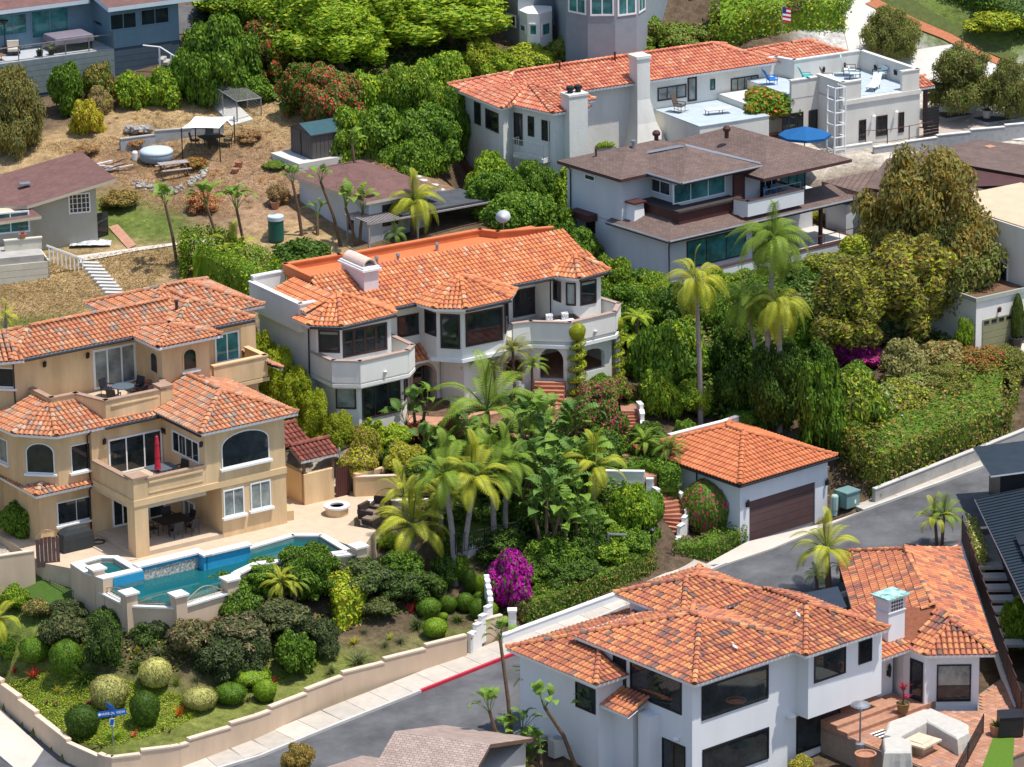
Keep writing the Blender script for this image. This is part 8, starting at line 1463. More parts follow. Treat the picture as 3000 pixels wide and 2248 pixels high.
# ---- street side objects
ub=thing('transformer_box','teal steel transformer box right of the garage','utility box',GP(*ga(2140,1090))+Vector((0,0,.1)),G.a);TEALM=mat('teal_enamel',(.16,.27,.26),.5,.08,2);M().box(-.5,-.45,0,.5,.45,.85).build('case',TEALM,ub);M().box(-.54,-.5,.85,.54,.5,.93).build('lid',TEALM,ub);M().box(.1,-.47,.2,.22,-.45,.4).build('warning_label',WTRIM,ub)
up=thing('utility_pedestal','pale green utility pedestal in front of the stone column','utility pedestal',GP(*ga(1985,1195))+Vector((0,0,.05)));M().lathe([(.2,0),(.2,.3),(.22,.32),(.22,1.1),(.17,1.18),(0,1.2)],10).build('case',mat('pale_green_enamel',(.36,.52,.46),.5,.06,2),up)
sc=thing('stone_column','stacked brown stone column behind the green pedestal','column',G.w(6.35,.9,-.2),G.a)
for i in range(16):M().ob((random.uniform(-.05,.05),random.uniform(-.05,.05),.1+i*.19),(.33+random.uniform(-.06,.06),0,0),(0,.33+random.uniform(-.06,.06),0),(0,0,.088)).build('stone',mat('brown_ledge_stone',(.24,.15,.09),.9,.3,3,rnd=.2),sc)
bl=thing('white_bollard','white cylindrical meter post in the gap of the sandy wall','post',PR(1382,1912,.12));M().lathe([(.13,0),(.13,.95),(.16,.97),(.16,1.05),(0,1.08)],12).build('post',mat('white_plastic',(.72,.72,.7),.5,.04,3),bl);M().box(-.02,-.14,.78,.06,-.128,.86).build('sticker',RED,bl)
lp_=GP(*t8(1730,385));mp=thing('metal_pole','grey metal pole with a short horizontal arm beside the sago palm','pole',lp_);hh=245/2.211/(scale_at(lp_)*.93);M().tube([(0,0,-.2),(0,0,hh)],.07,8).build('pole',METAL,mp);M().tube([(0,0,hh-.1),(1.0,-.3,hh-.05)],.07,6).build('arm',METAL,mp)
pl_=GP(*t8(2012,280));o=thing('path_lamp','small dark path lamp on a post beside the brick steps','lamp',pl_);M().tube([(0,0,-.1),(0,0,1.2)],.03,6).build('post',DKMET,o);M().lathe([(.1,1.2),(.12,1.4),(.2,1.42),(0,1.55)],8).build('lamp_head',DKMET,o)
BLU=mat('sign_blue',(.012,.13,.48),.45,.05,3);WSG=mat('sign_white',(.85,.87,.9),.5,.02,3)
sg=thing('street_sign','blue street name signs on a grey post among the ball shrubs','street sign',GP(*t7(733,1520)));sh_=(1525-1275)/2.211/(scale_at(sg.location)*.92);M().tube([(0,0,-.3),(0,0,sh_)],.035,6).build('post',METAL,sg)
def text(body,size,parent,m,loc,rot):
 c=bpy.data.curves.new('lettering','FONT');c.body=body;c.size=size;c.align_x='CENTER';c.align_y='CENTER';c.extrude=.004;t_=bpy.data.objects.new('lettering_curve',c);COL.objects.link(t_);bpy.context.view_layer.update();me=bpy.data.meshes.new_from_object(t_.evaluated_get(bpy.context.evaluated_depsgraph_get()));bpy.data.objects.remove(t_);me.materials.clear();me.materials.append(m);o=link('lettering',me,parent);o.location=loc;o.rotation_euler=rot;return o
az_=radians(17);bl1=M().box(-.72,-.012,-.15,.72,.012,.15).build('name_blade',BLU,sg);bl1 .location=(0.02,-.05,sh_-.32);bl1 .rotation_euler=(0,-.0,az_);text('HARBOR VIEW',.19,bl1,WSG,(.02,-.018,.0),(pi/2,0,0));em=M().lathe([(.07,0),(.07,.006),(0,.007)],12).build('emblem',WSG,bl1);em.location=(-.63,-.012,0);em.rotation_euler=(pi/2,0,0)
b2=M().box(-.45,-.012,-.14,.45,.012,.14).build('name_blade',BLU,sg);b2 .location=(-.05,.0,sh_-.02);b2 .rotation_euler=(0,0,radians(-58));q=M().box(-.12,-.01,-.2,.12,.01,.2).build('warning_plate',WSG,sg);q.location=(0,-.05,sh_-.8);M().ob((0,-.012,0),(.09,0,.0),(0,.002,0),(.03,0,.16)).build('stripe',BLU,q)
pb=thing('planter_pot_grey','grey pot under the slim cypress','pot',GP(2978,1022));pb.name='plant_pot';M().lathe([(.25,0),(.42,.7),(.38,.72),(.3,.5)],12).build('pot',DKMET,pb)
# ---- roof terrace furniture
AD=lambda lb,p,rz,col,nm:chair('adirondack_chair',lb,'chair',p,rz,mat(nm,col,.6,.05,3),.7,.6,.36,1.05,True,None,None,.25)
zs=3.26;AD('bright blue slatted chair at the left end of the terrace wall',S.w(-1.5,6.3,3.25),S.a+1.3,(.01,.16,.55),'bright_blue_paint');AD('turquoise slatted chair against the terrace wall',S.w(.9,5.6,zs),S.a+1.2,(.02,.42,.42),'turquoise_paint');AD('brown slatted chair with pale towel on the terrace',S.w(2.0,4.6,zs),S.a+1.0,(.12,.06,.045),'brown_slats')
PB=mat('pale_blue_cushion',(.48,.60,.62),.85,.06,3);GW_=mat('pale_grey_upholstery',(.56,.60,.60),.85,.05,3)
ar=chair('armchair','tall pale upholstered armchair in the corner of the roof terrace','armchair',S.w(4.4,5.6,zs),S.a+1.0,WOODB,.95,.85,.45,1.35,True,GW_);chair('cushioned_chair','dark framed chair with pale blue cushions in front of the armchair','chair',S.w(4.1,4.5,zs),S.a+.9,DKMET,.75,.75,.42,.85,True,PB);chair('cushioned_chair','dark framed chair with pale cushion by the right terrace wall','chair',S.w(5.5,3.6,zs),S.a-1.6,DKMET,.7,.7,.42,.8,True,PB)
def lounger(label,p,rz,fm,cm,up=.9,L=1.9):
 o=thing('sun_lounger',label,'lounger',p,rz);M().box(-.3,-L/2,.28,.3,L*.15,.34).build('seat',cm,o);M().ob((0,L*.15+.38*cos(up),.31+.38*sin(up)),(.3,0,0),(0,.38*cos(up),.38*sin(up)),(0,-.03*sin(up),.03*cos(up))).build('backrest',cm,o)
 for x in(-.27,.27):
  for y in(-L/2+.1,L*.15):M().tube([(x,y,0),(x,y,.3)],.025,5).build('leg',fm,o)
  M().tube([(x,-L/2,.28),(x,L*.25,.28)],.022,5).build('frame',fm,o)
 return o
lounger('white sun lounger with raised back at the open edge of the roof terrace',S.w(3.5,1.3,zs),S.a-.9,DKMET,WTRIM,.9);lounger('pale towel covered lounger left of the round table',S.w(2.2,3.3,zs),S.a+.7,DKMET,PB,.5,1.5);rtable('side_table','round dark table with pale cloth on the roof terrace',S.w(2.6,2.1,zs),.5,.5,mat('pale_blue_cushion',(.48,.60,.62)))
rc=chair('rocking_chair','dark wooden rocking chair on the pale blue roof deck','rocking chair',K.w(*K.pz(*bk(1500,480),3.2),3.2),K.a+.5,mat('dark_teak',(.10,.07,.055),.7,.15,4),.6,.6,.45,1.2,True,None,None,.2)
for s in(-1,1):M().tube([(s*.27,-.55+.14*i,.02+.12*(abs(i-4)/4)**2)for i in range(9)],.02,4).build('rocker',mat('dark_teak',(.10,.07,.055)),rc)
lounger('white cushioned flat lounger on the pale blue roof deck',K.w(*K.pz(*bk(1755,490),3.2),3.2),K.a-1.75,DKMET,WTRIM,.03,1.7)
bu=thing('blue_umbrella','wide blue parasol in the courtyard below the roof terrace','parasol',S.w(*S.pz(*d1(580,1010),2.0),-.2));bc=mat('blue_canvas',(.008,.10,.27),.8,.08,3);q=M();n=8
for i in range(n):a0,a1=2*pi*i/n,2*pi*(i+1)/n;q.poly([(1.75*cos(a0),1.75*sin(a0),2.2),(1.75*cos(a1),1.75*sin(a1),2.2),(0,0,2.75)]);q.poly([(1.75*cos(a0),1.75*sin(a0),2.02),(1.75*cos(a1),1.75*sin(a1),2.02),(1.75*cos(a1),1.75*sin(a1),2.2),(1.75*cos(a0),1.75*sin(a0),2.2)])
q.build('canopy',bc,bu);M().tube([(0,0,0),(0,0,2.7)],.035,6).build('pole',DKMET,bu)
dg=thing('slatted_gate','black slatted gate between the cream house and the motor court','gate',S.w(6.45,-.35,-.15),S.a)
for i in range(9):M().box(0,-.03,.05+i*.22,1.25,.03,.24+i*.22).build('slat',BLKF,dg)
for bx,lb in(((2770,338,2885,362),'stone edged planter bed under the middle olive tree'),((2890,355,3010,375),'stone edged planter bed under the right olive tree')):
 a,c=GP(bx[0],bx[3]),GP(bx[2],bx[3]);o=thing('planter_bed',lb,'planter',a,S.a);w_b=(c-a).length;M().box(0,0,-.1,w_b,1.9,.32).build('kerb',mat('grey_stone_block',(.34,.34,.34),.9,.2,5),o);M().box(.15,.15,.3,w_b-.15,1.75,.34).build('soil',mat('dark_gravel',(.05,.05,.055),.95,.3,20),o)
for p,lb in((GP(2790,330),'grey stone urn left of the middle planter bed'),(GP(2890,362),'grey stone urn between the two planter beds')):pot(lb,p+Vector((0,0,.4)),.32,.55,mat('grey_stone_block',(.34,.34,.34)),'green','stone_urn','fort',.45,0,'urn');
fl=thing('flag','small striped flag with blue corner hanging above the boxy hedge','flag',P(*gr(2062,150),14.0),.3);M().tube([(0,0,-2),(0,0,1.3)],.02,5).build('pole',METAL,fl)
for i in range(7):
 M().pris([(-.02-.0,-.005),(.62,-.005),(.62,.005),(-.02,.005)],lambda x,y,i=i:.1+i*.15-.25*x,lambda x,y,i=i:.25+i*.15-.25*x).build('stripe',mat('flag_red',(.45,.02,.04),.8,.05,3)if i%2==0 else mat('flag_white',(.8,.8,.8),.8,.05,3),fl)
M().pris([(-.02,-.012),(.28,-.012),(.28,.012),(-.02,.012)],lambda x,y:.7-.25*x,lambda x,y:1.15-.25*x).build('canton',mat('flag_blue',(.02,.04,.2),.8,.05,3),fl)
# ---- hillside
ss_=[P(*t0(1175,830),11.0),P(*t0(1262,755),11.2),P(*t0(1515,755),11.2),P(*t0(1420,832),11.0)];o0=ss_[0];sa=thing('shade_sail','white square shade sail over the garden table on the dry slope','shade sail',o0);q=M();nS=8
def sailp(i,j):
 s,t=i/nS,j/nS;p=(ss_[0].lerp(ss_[3],s)).lerp(ss_[1].lerp(ss_[2],s),t);pin=.12*(sin(pi*s)+sin(pi*t));c=(ss_[0]+ss_[1]+ss_[2]+ss_[3])/4;edge=min(s,1-s,t,1-t);return p.lerp(c,.09*(sin(pi*s)if t in(0,1)else 0)+.09*(sin(pi*t)if s in(0,1)else 0))-o0-Vector((0,0,.5*sin(pi*s)*sin(pi*t)*.4))
for i in range(nS):
 for j in range(nS):q.poly([sailp(i,j),sailp(i+1,j),sailp(i+1,j+1),sailp(i,j+1)])
q.build('sail',mat('white_canvas',(.82,.80,.78),.85,.03,2),sa)
for c in ss_:g=tz(c.x,c.y);M().tube([(c.x-o0 .x,c.y-o0 .y,g-o0 .z-.1),tuple(c-o0)],.04,6).build('post',DKMET,sa)
tp2=GP(*t0(1370,950));rtable('garden_table','dark metal table in the shade of the white sail',tp2,.8,.72,DKMET,.5,True)
for dx,dy,rz,lb in((-1.1,.1,1.5,'dark garden chair left of the shaded table'),(1.1,0,-1.5,'dark garden chair right of the shaded table'),(.2,-.9,3.1,'dark garden chair in front of the shaded table'),(-.2,.9,0,'dark garden chair behind the shaded table')):chair('garden_chair',lb,'chair',tp2+Vector((dx,dy,0)),rz,DKMET,group='garden chairs under the white sail')
stepwall('block_wall','low grey block wall retaining the upper dry terrace',[GP(*t0(780,980)),GP(*t0(1010,925)),GP(*t0(1230,885)),GP(*t0(1450,860))],.55,mat('grey_block',(.36,.36,.36)),CONCD,step=2.5,base=.6)
tb=thing('hot_tub','round inflatable hot tub with pale blue grey cover on the slope','hot tub',GP(*t0(1015,1040)));M().lathe([(1.02,0),(1.12,.2),(1.12,.5),(1.02,.68)],28).build('tub',mat('slate_vinyl',(.22,.28,.33),.6,.06,2),tb,smooth=True);M().lathe([(1.13,.52),(1.12,.66),(1.0,.78),(.6,.86),(0,.88)],28).build('cover',mat('pale_blue_vinyl',(.48,.56,.62),.6,.05,2),tb,smooth=True);M().lathe([(.2,0),(.2,.5),(.14,.6),(0,.62)],10,(-1.45,.2,0)).build('pump',WTRIM,tb)
pk=thing('picnic_table','weathered grey picnic table with two benches beside the hot tub','picnic table',GP(*t0(1125,1125)),radians(22))
for i in range(5):M().box(-1.0,-.38+i*.155,.72,1.0,-.24+i*.155,.76).build('table_board',GRWOOD,pk)
for s in(-1,1):
 M().box(-1.0,s*.78-.13,.42,1.0,s*.78+.13,.46).build('bench',GRWOOD,pk);M().ob((s*.75,0,.42),(.03,0,0),(0,.85,0),(0,0,.05)).build('brace',WOODB,pk)
 for k in(-1,1):M().tube([(s*.75,k*.3,.72),(s*.75,k*.65,0)],.05,4).build('leg',WOODB,pk)
STN=[mat('field_stone_%d'%i,c,.9,.25,4,rnd=.2)for i,c in enumerate([(.34,.31,.29),(.26,.24,.23),(.40,.35,.30)])];sr=thing('stone_edging','rough row of grey field stones edging the slope below the picnic table','stone edging',GP(*t0(1100,1200)))
for i in range(70):
 t=random.random();x=860+480*t;y=1185+60*sin(t*3.1)-95*max(0,t-.55)*1.6+random.uniform(-18,18);p=GP(*t0(x,y))-Vector(sr.location);r_=random.uniform(.1,.24);q=M();v,f=sph((0,0,0),r_,4,6,.7);q.v=[(a+random.uniform(-.3,.3)*r_,c+random.uniform(-.3,.3)*r_,e+random.uniform(-.2,.2)*r_)for a,c,e in v];q.f=[tuple(k)for k in f];q.m=[0]*len(f);o=q.build('stone',STN[i%3],sr);o.location=p+Vector((0,0,r_*.4))
tk=thing('water_tank','green plastic water tank with pale lid on the dry slope','water tank',GP(*t0(1790,1560)));M().lathe([(.48,0),(.5,.1),(.5,1.35),(.44,1.42)],20).build('tank',mat('green_plastic',(.015,.10,.075),.5,.06,2),tk);M().lathe([(.54,1.38),(.54,1.62),(.5,1.66),(0,1.6)],20).build('lid',mat('pale_plastic',(.5,.55,.58),.5,.05,2),tk)
pot('terracotta pot standing alone on the dry slope',GP(*t0(1783,1350)),.3,.45,mat('terracotta_pot',(.42,.2,.12)));pot('terracotta pot right of the stone edging',GP(*t0(1548,1085)),.28,.4,mat('terracotta_pot',(.42,.2,.12)));pot('low terracotta pot in front of its neighbour on the slope',GP(*t0(1525,1120)),.26,.3,mat('terracotta_pot',(.42,.2,.12)))
for i,(x,y)in enumerate(((1180,1010),(1430,1045),(850,1080),(900,1090),(1480,1110),(1440,1150))):pass
sp_=thing('stepping_stones','pale stepping stones on the bank beside the long white house','stepping stones',GP(*t1(450,1120)))
for x,y in((410,1088),(452,1118),(490,1150),(530,1175),(600,1205),(640,1235),(690,1270),(770,1325),(1120,1000)):p=GP(*t1(x,y))-Vector(sp_.location);M().lathe([(.32,-.1),(.34,.08),(0,.1)],7).build('stone',CONC,sp_).location=p
dsh=thing('satellite_dish','pale satellite dish above the parapet of the white villa','satellite dish',Mi.w(*Mi.pz(*t1(1050,1450),7.4),6.4));q=M().lathe([(0,0),(.2,.03),(.38,.11),(.45,.17)],18);q=q.build('dish',mat('dish_grey',(.5,.52,.54),.5,.04,3),dsh,smooth=True);q.location=(0,0,1.35);q.rotation_euler=(.75,.2,-.4);M().tube([(0,0,0),(0,.1,1.35)],.03,6).build('mast',METAL,dsh)
rk=thing('rock_pile','grey boulder heap above the low block wall','rocks',GP(*t0(895,865)))
for i in range(4):q=M();v,f=sph((0,0,.2),.42,5,7,.7);q.v=[(a+random.uniform(-.12,.12),c+random.uniform(-.12,.12),e)for a,c,e in v];q.f=[tuple(k)for k in f];q.m=[0]*len(f);q.build('rock',STN[i%3],rk).location=(i*.4-.6,random.uniform(-.2,.2),.1)
lb_=thing('lumber_pile','stack of scrap timber left of the hot tub','lumber',GP(*t0(720,1110)))
for i in range(9):a=random.uniform(-.7,.9);M().ob((random.uniform(-.6,.6),random.uniform(-.4,.4),.08+.06*i),(cos(a)*random.uniform(.5,1.0),sin(a)*.6,random.uniform(-.15,.3)),(-.05*sin(a),.05*cos(a),0),(0,0,.03)).build('plank',[GRWOOD,WOODB,WTRIM][i%3],lb_)
tr_=thing('crumpled_tarp','crumpled grey and white tarp on the ground by the sage cottage','tarp',GP(*t0(590,1575)));q=M();nT=12
for i in range(nT):
 for j in range(nT):
  def hp(a,c):r0=random.Random(a*31+c);return((a/nT-.5)*2.6,(c/nT-.5)*1.6,.05+.3*r0 .random()*(1-abs(a/nT-.5)*1.6)*(1-abs(c/nT-.5)*1.6))
  q.poly([hp(i,j),hp(i+1,j),hp(i+1,j+1),hp(i,j+1)])
q.build('tarp',mat('grey_tarp',(.40,.40,.44),.6,.5,4,c2=(.75,.75,.78)),tr_)
pot('yellow white pots on the cottage porch corner',LC.w(-5.3,-2.6,1.08),.25,.3,mat('terracotta_pot',(.42,.2,.12)),'red','plant_pot','fort',.3);rtable('porch_table','small white table with red pot on the cottage porch',LC.w(-7.6,-2.4,.36),.4,1.0,WTRIM);o=thing('bar_stool','light wooden stool at the left end of the cottage porch','stool',LC.w(-8.8,-3.4,.36));M().lathe([(.2,.68),(.2,.73),(0,.735)],12).build('seat',mat('light_wood',(.45,.3,.16),.7,.1,4),o)
for i in range(4):M().tube([(.12*cos(i*1.57+.8),.12*sin(i*1.57+.8),.7),(.2*cos(i*1.57+.8),.2*sin(i*1.57+.8),0)],.02,5).build('leg',mat('light_wood',(.45,.3,.16)),o)
o=thing('screen_panels','dark framed window screens leaning on the cottage corner','screen',LC.w(.35,.6,-.3),LC.a+.3);M().ob((0,0,.8),(.5,0,0),(0,.03,.1),(0,0,.8)).build('frame',DKMET,o);M().ob((0,-.04,.8),(.42,0,0),(0,.01,.0),(0,0,.7)).build('mesh_panel',GLASS,o)
# ---- deck of the blue house
CRM=mat('cream_cushion',(.60,.52,.44),.9,.05,3)
def sofa(label,p,rz,w,m,c,n=3,name='sofa',cat='sofa'):
 o=thing(name,label,cat,p,rz);M().box(-w/2,-.4,.12,w/2,.42,.3).build('frame',m,o)
 for i in range(n):x=-w/2+w*(i+.5)/n;M().box(x-w/n/2+.02,-.4,.3,x+w/n/2-.02,.3,.46).build('cushion',c,o);q=M().box(x-w/n/2+.02,.25,.44,x+w/n/2-.02,.42,.92);q.build('back_cushion',c,o)
 for s in(-1,1):M().tube([(s*w/2,-.4,.1),(s*w/2,-.35,.6),(s*w/2,.35,.65),(s*w/2,.42,.95)],.03,5).build('armrest',m,o)
 return o
sofa('cream cushioned three seat sofa on the blue house deck',TL.w(-9.1,1.9,1.52),TL.a,2.2,DKMET,CRM);sofa('cream cushioned armchair right of the sofa on the deck',TL.w(-6.6,2.0,1.52),TL.a-.35,.85,DKMET,CRM,1,'armchair','armchair');rtable('coffee_table','low wooden table before the deck sofa',TL.w(-8.2,1.0,1.52),.5,.35,mat('orange_wood',(.30,.14,.07),.6,.15,4),TL.a,True)
sp2=thing('covered_spa','square spa under a purple grey cover on the blue house deck','spa',TL.w(-2.6,1.7,1.52),TL.a);M().box(-1.35,-.95,0,1.35,.95,.85).build('body',mat('charcoal_cover',(.035,.04,.042)),sp2);cover_mesh([(-1.45,-1.05),(1.45,-1.05),(1.45,1.05),(-1.45,1.05)],[(.55,1.02,.03),(.85,1.0,.01),(1.0,.97,.005),(1.04,.9,.0)],mat('purple_grey_vinyl',(.19,.165,.20),.6,.08,2),'cover',sp2)
oh=thing('patio_heater','black patio heater against the teal glass of the blue house','patio heater',TL.w(-6.9,2.7,1.52));M().lathe([(.22,0),(.22,.5),(.04,.55),(.04,2.0),(.12,2.05),(.3,2.25),(.3,2.3),(0,2.35)],12).build('body',DKMET,oh)
for u,v,lb,key in((-10.8,.5,'leafy plant in a dark pot at the left of the deck rail','green'),(-10.2,.35,'small plant in a pot second from the left on the deck','lime'),(-5.3,.5,'low dark bowl on the pale deck boards','deep'),(-4.4,.6,'tall cactus in a pot beside the covered spa','fresh')):pot(lb,TL.w(u,v,1.52),.25,.4,DKMET,key,'plant_pot','fort',.35)
ws=thing('white_stairs','white handrail and grey steps beside the blue house','stairs',TL.w(4.2,-1.6,-.6),TL.a+.9)
for i in range(8):M().box(-.6,-1.2+i*.32,i*.2-.4,.6,-.85+i*.32,i*.2-.2).build('step',CONCD,ws)
M().tube([(-.6,-1.2,.6),(-.6,1.2,2.1),(-.6,2.4,2.2)],.05,6).build('handrail',WTRIM,ws)
for i in range(4):M().box(-.65,-1.2+i*.8,-.5+i*.5*.6,-.55,-1.1+i*.8,.6+i*.5).build('post',WTRIM,ws)
# ---- shingle house terrace
for u,v,rz,lb in((10.0,1.2,.3,'grey chair on the shingle house terrace at left'),(11.2,1.0,-.5,'grey chair on the shingle house terrace at right'),(9.3,2.4,.2,'grey chair at the back of the shingle house terrace')):chair('terrace_chair',lb,'chair',Br.w(u,v,.76),Br.a+rz,mat('grey_sling',(.2,.2,.23),.7,.1,3),.65,.65,.4,1.0)
rtable('terrace_table','dark table on the shingle house terrace',Br.w(10.6,2.0,.76),.5,.6,DKMET)
chair('balcony_chair','blue grey chair on the small upper balcony of the shingle house','chair',Br.w(9.6,.8,4.0),Br.a,mat('blue_sling',(.08,.16,.3),.7,.1,3));chair('balcony_chair','blue chair nearest the railing of the upper balcony','chair',Br.w(8.9,.7,4.0),Br.a+.4,mat('blue_sling',(.08,.16,.3)))
# ---- walkway beside the dark fence
wk=thing('walkway','walk','walk',PR(2880,1640,.0));del wk['label'],wk['category'];wk['kind']='structure'
for i in range(9):
 t=i/8;p=PR(2900+45*t,1625+260*t,.05-.6*t)-Vector(wk.location);M().ob((p.x,p.y,p.z),(.95,0,0),(0,.42,0),(0,0,.08)).build('paving_slab',CONC,wk)
 # ====== more planting, filling the gaps
def hedge_band(label,line,h,w,ms,wts,leaf=.16,dens=75,rough=.35,sub=0):return hedge(label,strip_foot([P(*q)for q in line],w),lambda x,y:min(P(*q).z for q in line[:1])*0+np.interp(x,[P(*q).x for q in line],[q[2]for q in line])-h,h,ms,wts,leaf=leaf,dens=dens,rough=rough,inset=.2)
hedge_band('long yellow green hedge behind the salmon roof, left stretch',[(1290,205,11.4),(1400,160,12.0),(1540,130,12.4),(1650,108,12.7)],4.5,3.4,('lime','fresh','olive','green'),(4,4,2,2))
hedge_band('long olive hedge behind the salmon roof, right stretch',[(1640,108,12.7),(1760,88,12.9),(1900,74,13.0),(2090,80,12.9)],4.2,3.4,('olive','fresh','green','brownish'),(4,3,3,1))
for bx,ms,lb,kd in[((1340,110,1480,230),('lime','fresh','gold'),'yellow topped bush at the left end of the long hedge','big'),((1840,40,1960,120),('fresh','green','lime'),'bush swelling above the long hedge below the bay windows','big')]:
 g=P((bx[0]+bx[2])/2,(bx[1]+bx[3])/2,12.4)-Vector((0,0,2.2));s=scale_at(g);o=link('shrub',MESHES[kd][0]);o.location=g;r=(bx[2]-bx[0])/2/s;o.scale=(r*1.1,r*1.1,3.6);slots(o,ms);tag(o,lb,'shrub')
def at(kind,p,r,h,ms,lb,nm='shrub',cat='shrub',i=None):
 v=MESHES[kind];o=link(nm,v[NV.setdefault(kind,0)%len(v)]);NV[kind]+=1;o.location=p;o.scale=(r*1.15,r*1.15,h*1.05);o.rotation_euler=(0,0,random.random()*6.28);slots(o,ms);return tag(o,lb,cat)
for u,v,z,r,h,lb in[(-7.7,6.0,.2,1.2,5.2,'tallest bamboo at the rear corner of the white villa'),(-7.6,4.0,0,1.1,4.6,'bamboo clump along the blank side wall of the white villa'),(-7.5,2.0,-.2,1.1,4.2,'bamboo clump under the white parapet of the white villa'),(-7.4,.2,-.4,1.0,3.9,'golden bamboo clump at the front left corner of the white villa'),(-7.3,-1.6,-.5,.9,3.0,'thin bamboo clump before the left balcony of the white villa'),(-6.6,-3.2,-.6,.9,2.2,'short bamboo reaching the lower bay window')]:at('weep',Mi.w(u,v,z),r,h,('bamboo','lime','fresh'),lb,'bamboo','bamboo')
for u,v,z,r,h,ms,lb in[(-5.6,-4.3,-.7,1.0,1.5,L3,'yellow green shrub under the lower bay window'),(-4.0,-4.6,-.6,1.1,1.3,('lime','fresh','green'),'lime shrub in front of the three panel lower window'),(-2.4,-4.6,-.5,.8,1.2,('red','plum','green'),'dark red cordyline bed left of the terracotta terrace'),(-6.8,-5.4,-1.3,1.1,1.6,('gold','lime','mauve'),'yellow variegated shrub by the gatehouse roofs'),(-4.6,-6.6,-1.6,1.3,1.9,('gold','lime','olive'),'large yellow flecked shrub behind the ochre yard wall'),(-2.6,-6.8,-1.3,1.2,1.5,D3,'dark shrub between the yellow shrub and the palms'),(-1.0,-5.8,-.6,1.0,1.4,('green','pink','deep'),'shrub with pink flowers on the left of the terracotta terrace'),(4.2,-5.4,-.5,1.2,1.5,D3,'dark shrub on the edge of the terracotta terrace'),(8.8,-6.0,-.5,1.3,1.8,('green','olive','pink'),'loose bougainvillea below the nearer spiral topiary'),(10.6,-5.2,-.4,1.0,1.4,('green','fresh','pink'),'small pink flowered bougainvillea beside the terracotta steps'),(10.2,-3.9,-.3,.9,1.2,G3,'leafy shrub between the spiral topiaries'),(14.2,-2.5,-.2,1.2,2.4,G3,'citrus right of the far spiral topiary'),(14.6,-5.0,-.6,1.6,3.0,G3,'leafy citrus above the white stair wall'),(16.2,-3.4,-.3,1.6,3.4,('green','fresh','lime'),'tall citrus left of the king palm'),(13.9,-7.6,-1.0,1.0,1.7,F3,'bright clump below the citrus')]:at('med' if r>1 else 'loose',Mi.w(u,v,z),r,h,ms,lb)
for u,v,z,r,h,ms,lb in[(13.6,1.2,.2,1.5,3.6,G3,'leafy tree against the right end of the white villa'),(14.0,4.2,.8,1.7,4.2,('green','deep','fresh'),'leafy tree behind the right bay of the white villa'),(16.2,1.8,.3,1.8,3.6,('green','fresh','deep'),'leafy tree between the white villa and the shingle house'),(16.8,5.0,.9,1.8,3.8,('green','fresh','lime'),'leafy tree below the downpipe corner of the shingle house'),(18.8,1.0,.2,1.8,3.4,D3,'dark leafy tree left of the tallest palm'),(19.5,4.0,.6,1.7,2.8,('fresh','green','lime'),'bright leafy bush under the shingle house white parapet')]:at('big',Mi.w(u,v,z),r,h,ms,lb,'tree','tree')
for u,v,z,r,h,ms,kd,lb in[(2.0,-2.2,-1.2,1.7,2.5,('fresh','green','lime'),'big','bush below the middle of the shingle house parapet'),(5.0,-2.4,-1.3,1.7,2.2,('green','olive','fresh'),'big','bush under the shingle house terrace slab'),(8.0,-2.2,-1.4,1.8,2.1,('green','fresh','olive'),'weep','feathery bush under the right half of the terrace slab'),(11.0,-2.4,-1.3,1.9,2.2,('olive','lime','fresh'),'weep','yellow green weeping bush right under the terrace slab'),(14.0,-2.6,-1.2,2.0,2.6,('lime','olive','fresh'),'weep','yellow green weeping bush below the terrace corner'),(17.0,-2.0,-1.0,2.2,3.0,('olive','lime','brownish'),'weep','weeping bush at the foot of the big olive tree'),(6.5,-5.0,-1.5,1.9,2.6,D3,'big','dark bush below the terrace on the shady bank'),(10.0,-5.4,-1.6,2.1,2.8,('olive','bluegr','green'),'weep','shaded weeping bush above the bougainvillea'),(13.5,-5.6,-1.5,2.3,3.0,('olive','lime','brownish'),'weep','large weeping bush over the bougainvillea'),(3.2,-5.2,-1.5,1.8,2.6,('green','deep','fresh'),'big','bush on the shady bank behind the twin palms'),(17.5,-5.6,-1.2,2.2,3.2,('olive','bluegr','lime'),'weep','weeping bush left of the vine covered wall'),(0.2,-5.0,-1.2,1.7,2.4,G3,'big','bush between the tall king palm and the twin palms')]:at(kd,Br.w(u,v,z),r,h,ms,lb)
for k,(x,y,z,r,h,ms,lb)in enumerate([(2450,1330,2.0,1.5,2.4,('green','olive','brownish'),'shoulder of the hedge beside the stone column'),(2520,1260,2.6,1.7,2.2,('green','lime','olive'),'bulge of the hedge flecked with white flowers'),(2640,1220,3.0,1.8,2.0,('olive','lime','green'),'middle bulge of the hedge above the pavement'),(2760,1170,3.4,1.8,2.0,('olive','green','brownish'),'right middle bulge of the hedge'),(2870,1110,3.8,1.7,1.9,('brownish','olive','coral'),'reddish top of the hedge near the olive garage'),(2950,1110,3.8,1.6,1.9,('olive','green','brownish'),'rounded far end of the hedge by the pavement'),(2400,1240,2.8,1.6,2.6,('deep','green','olive'),'dark end of the hedge behind the garage roof'),(2560,1380,1.6,1.4,2.0,('green','olive','deep'),'lower bulge of the hedge over the retaining wall')]):at('fine' if k%2 else 'big',P(x,y,z),r,h,ms,lb,'hedge','hedge')
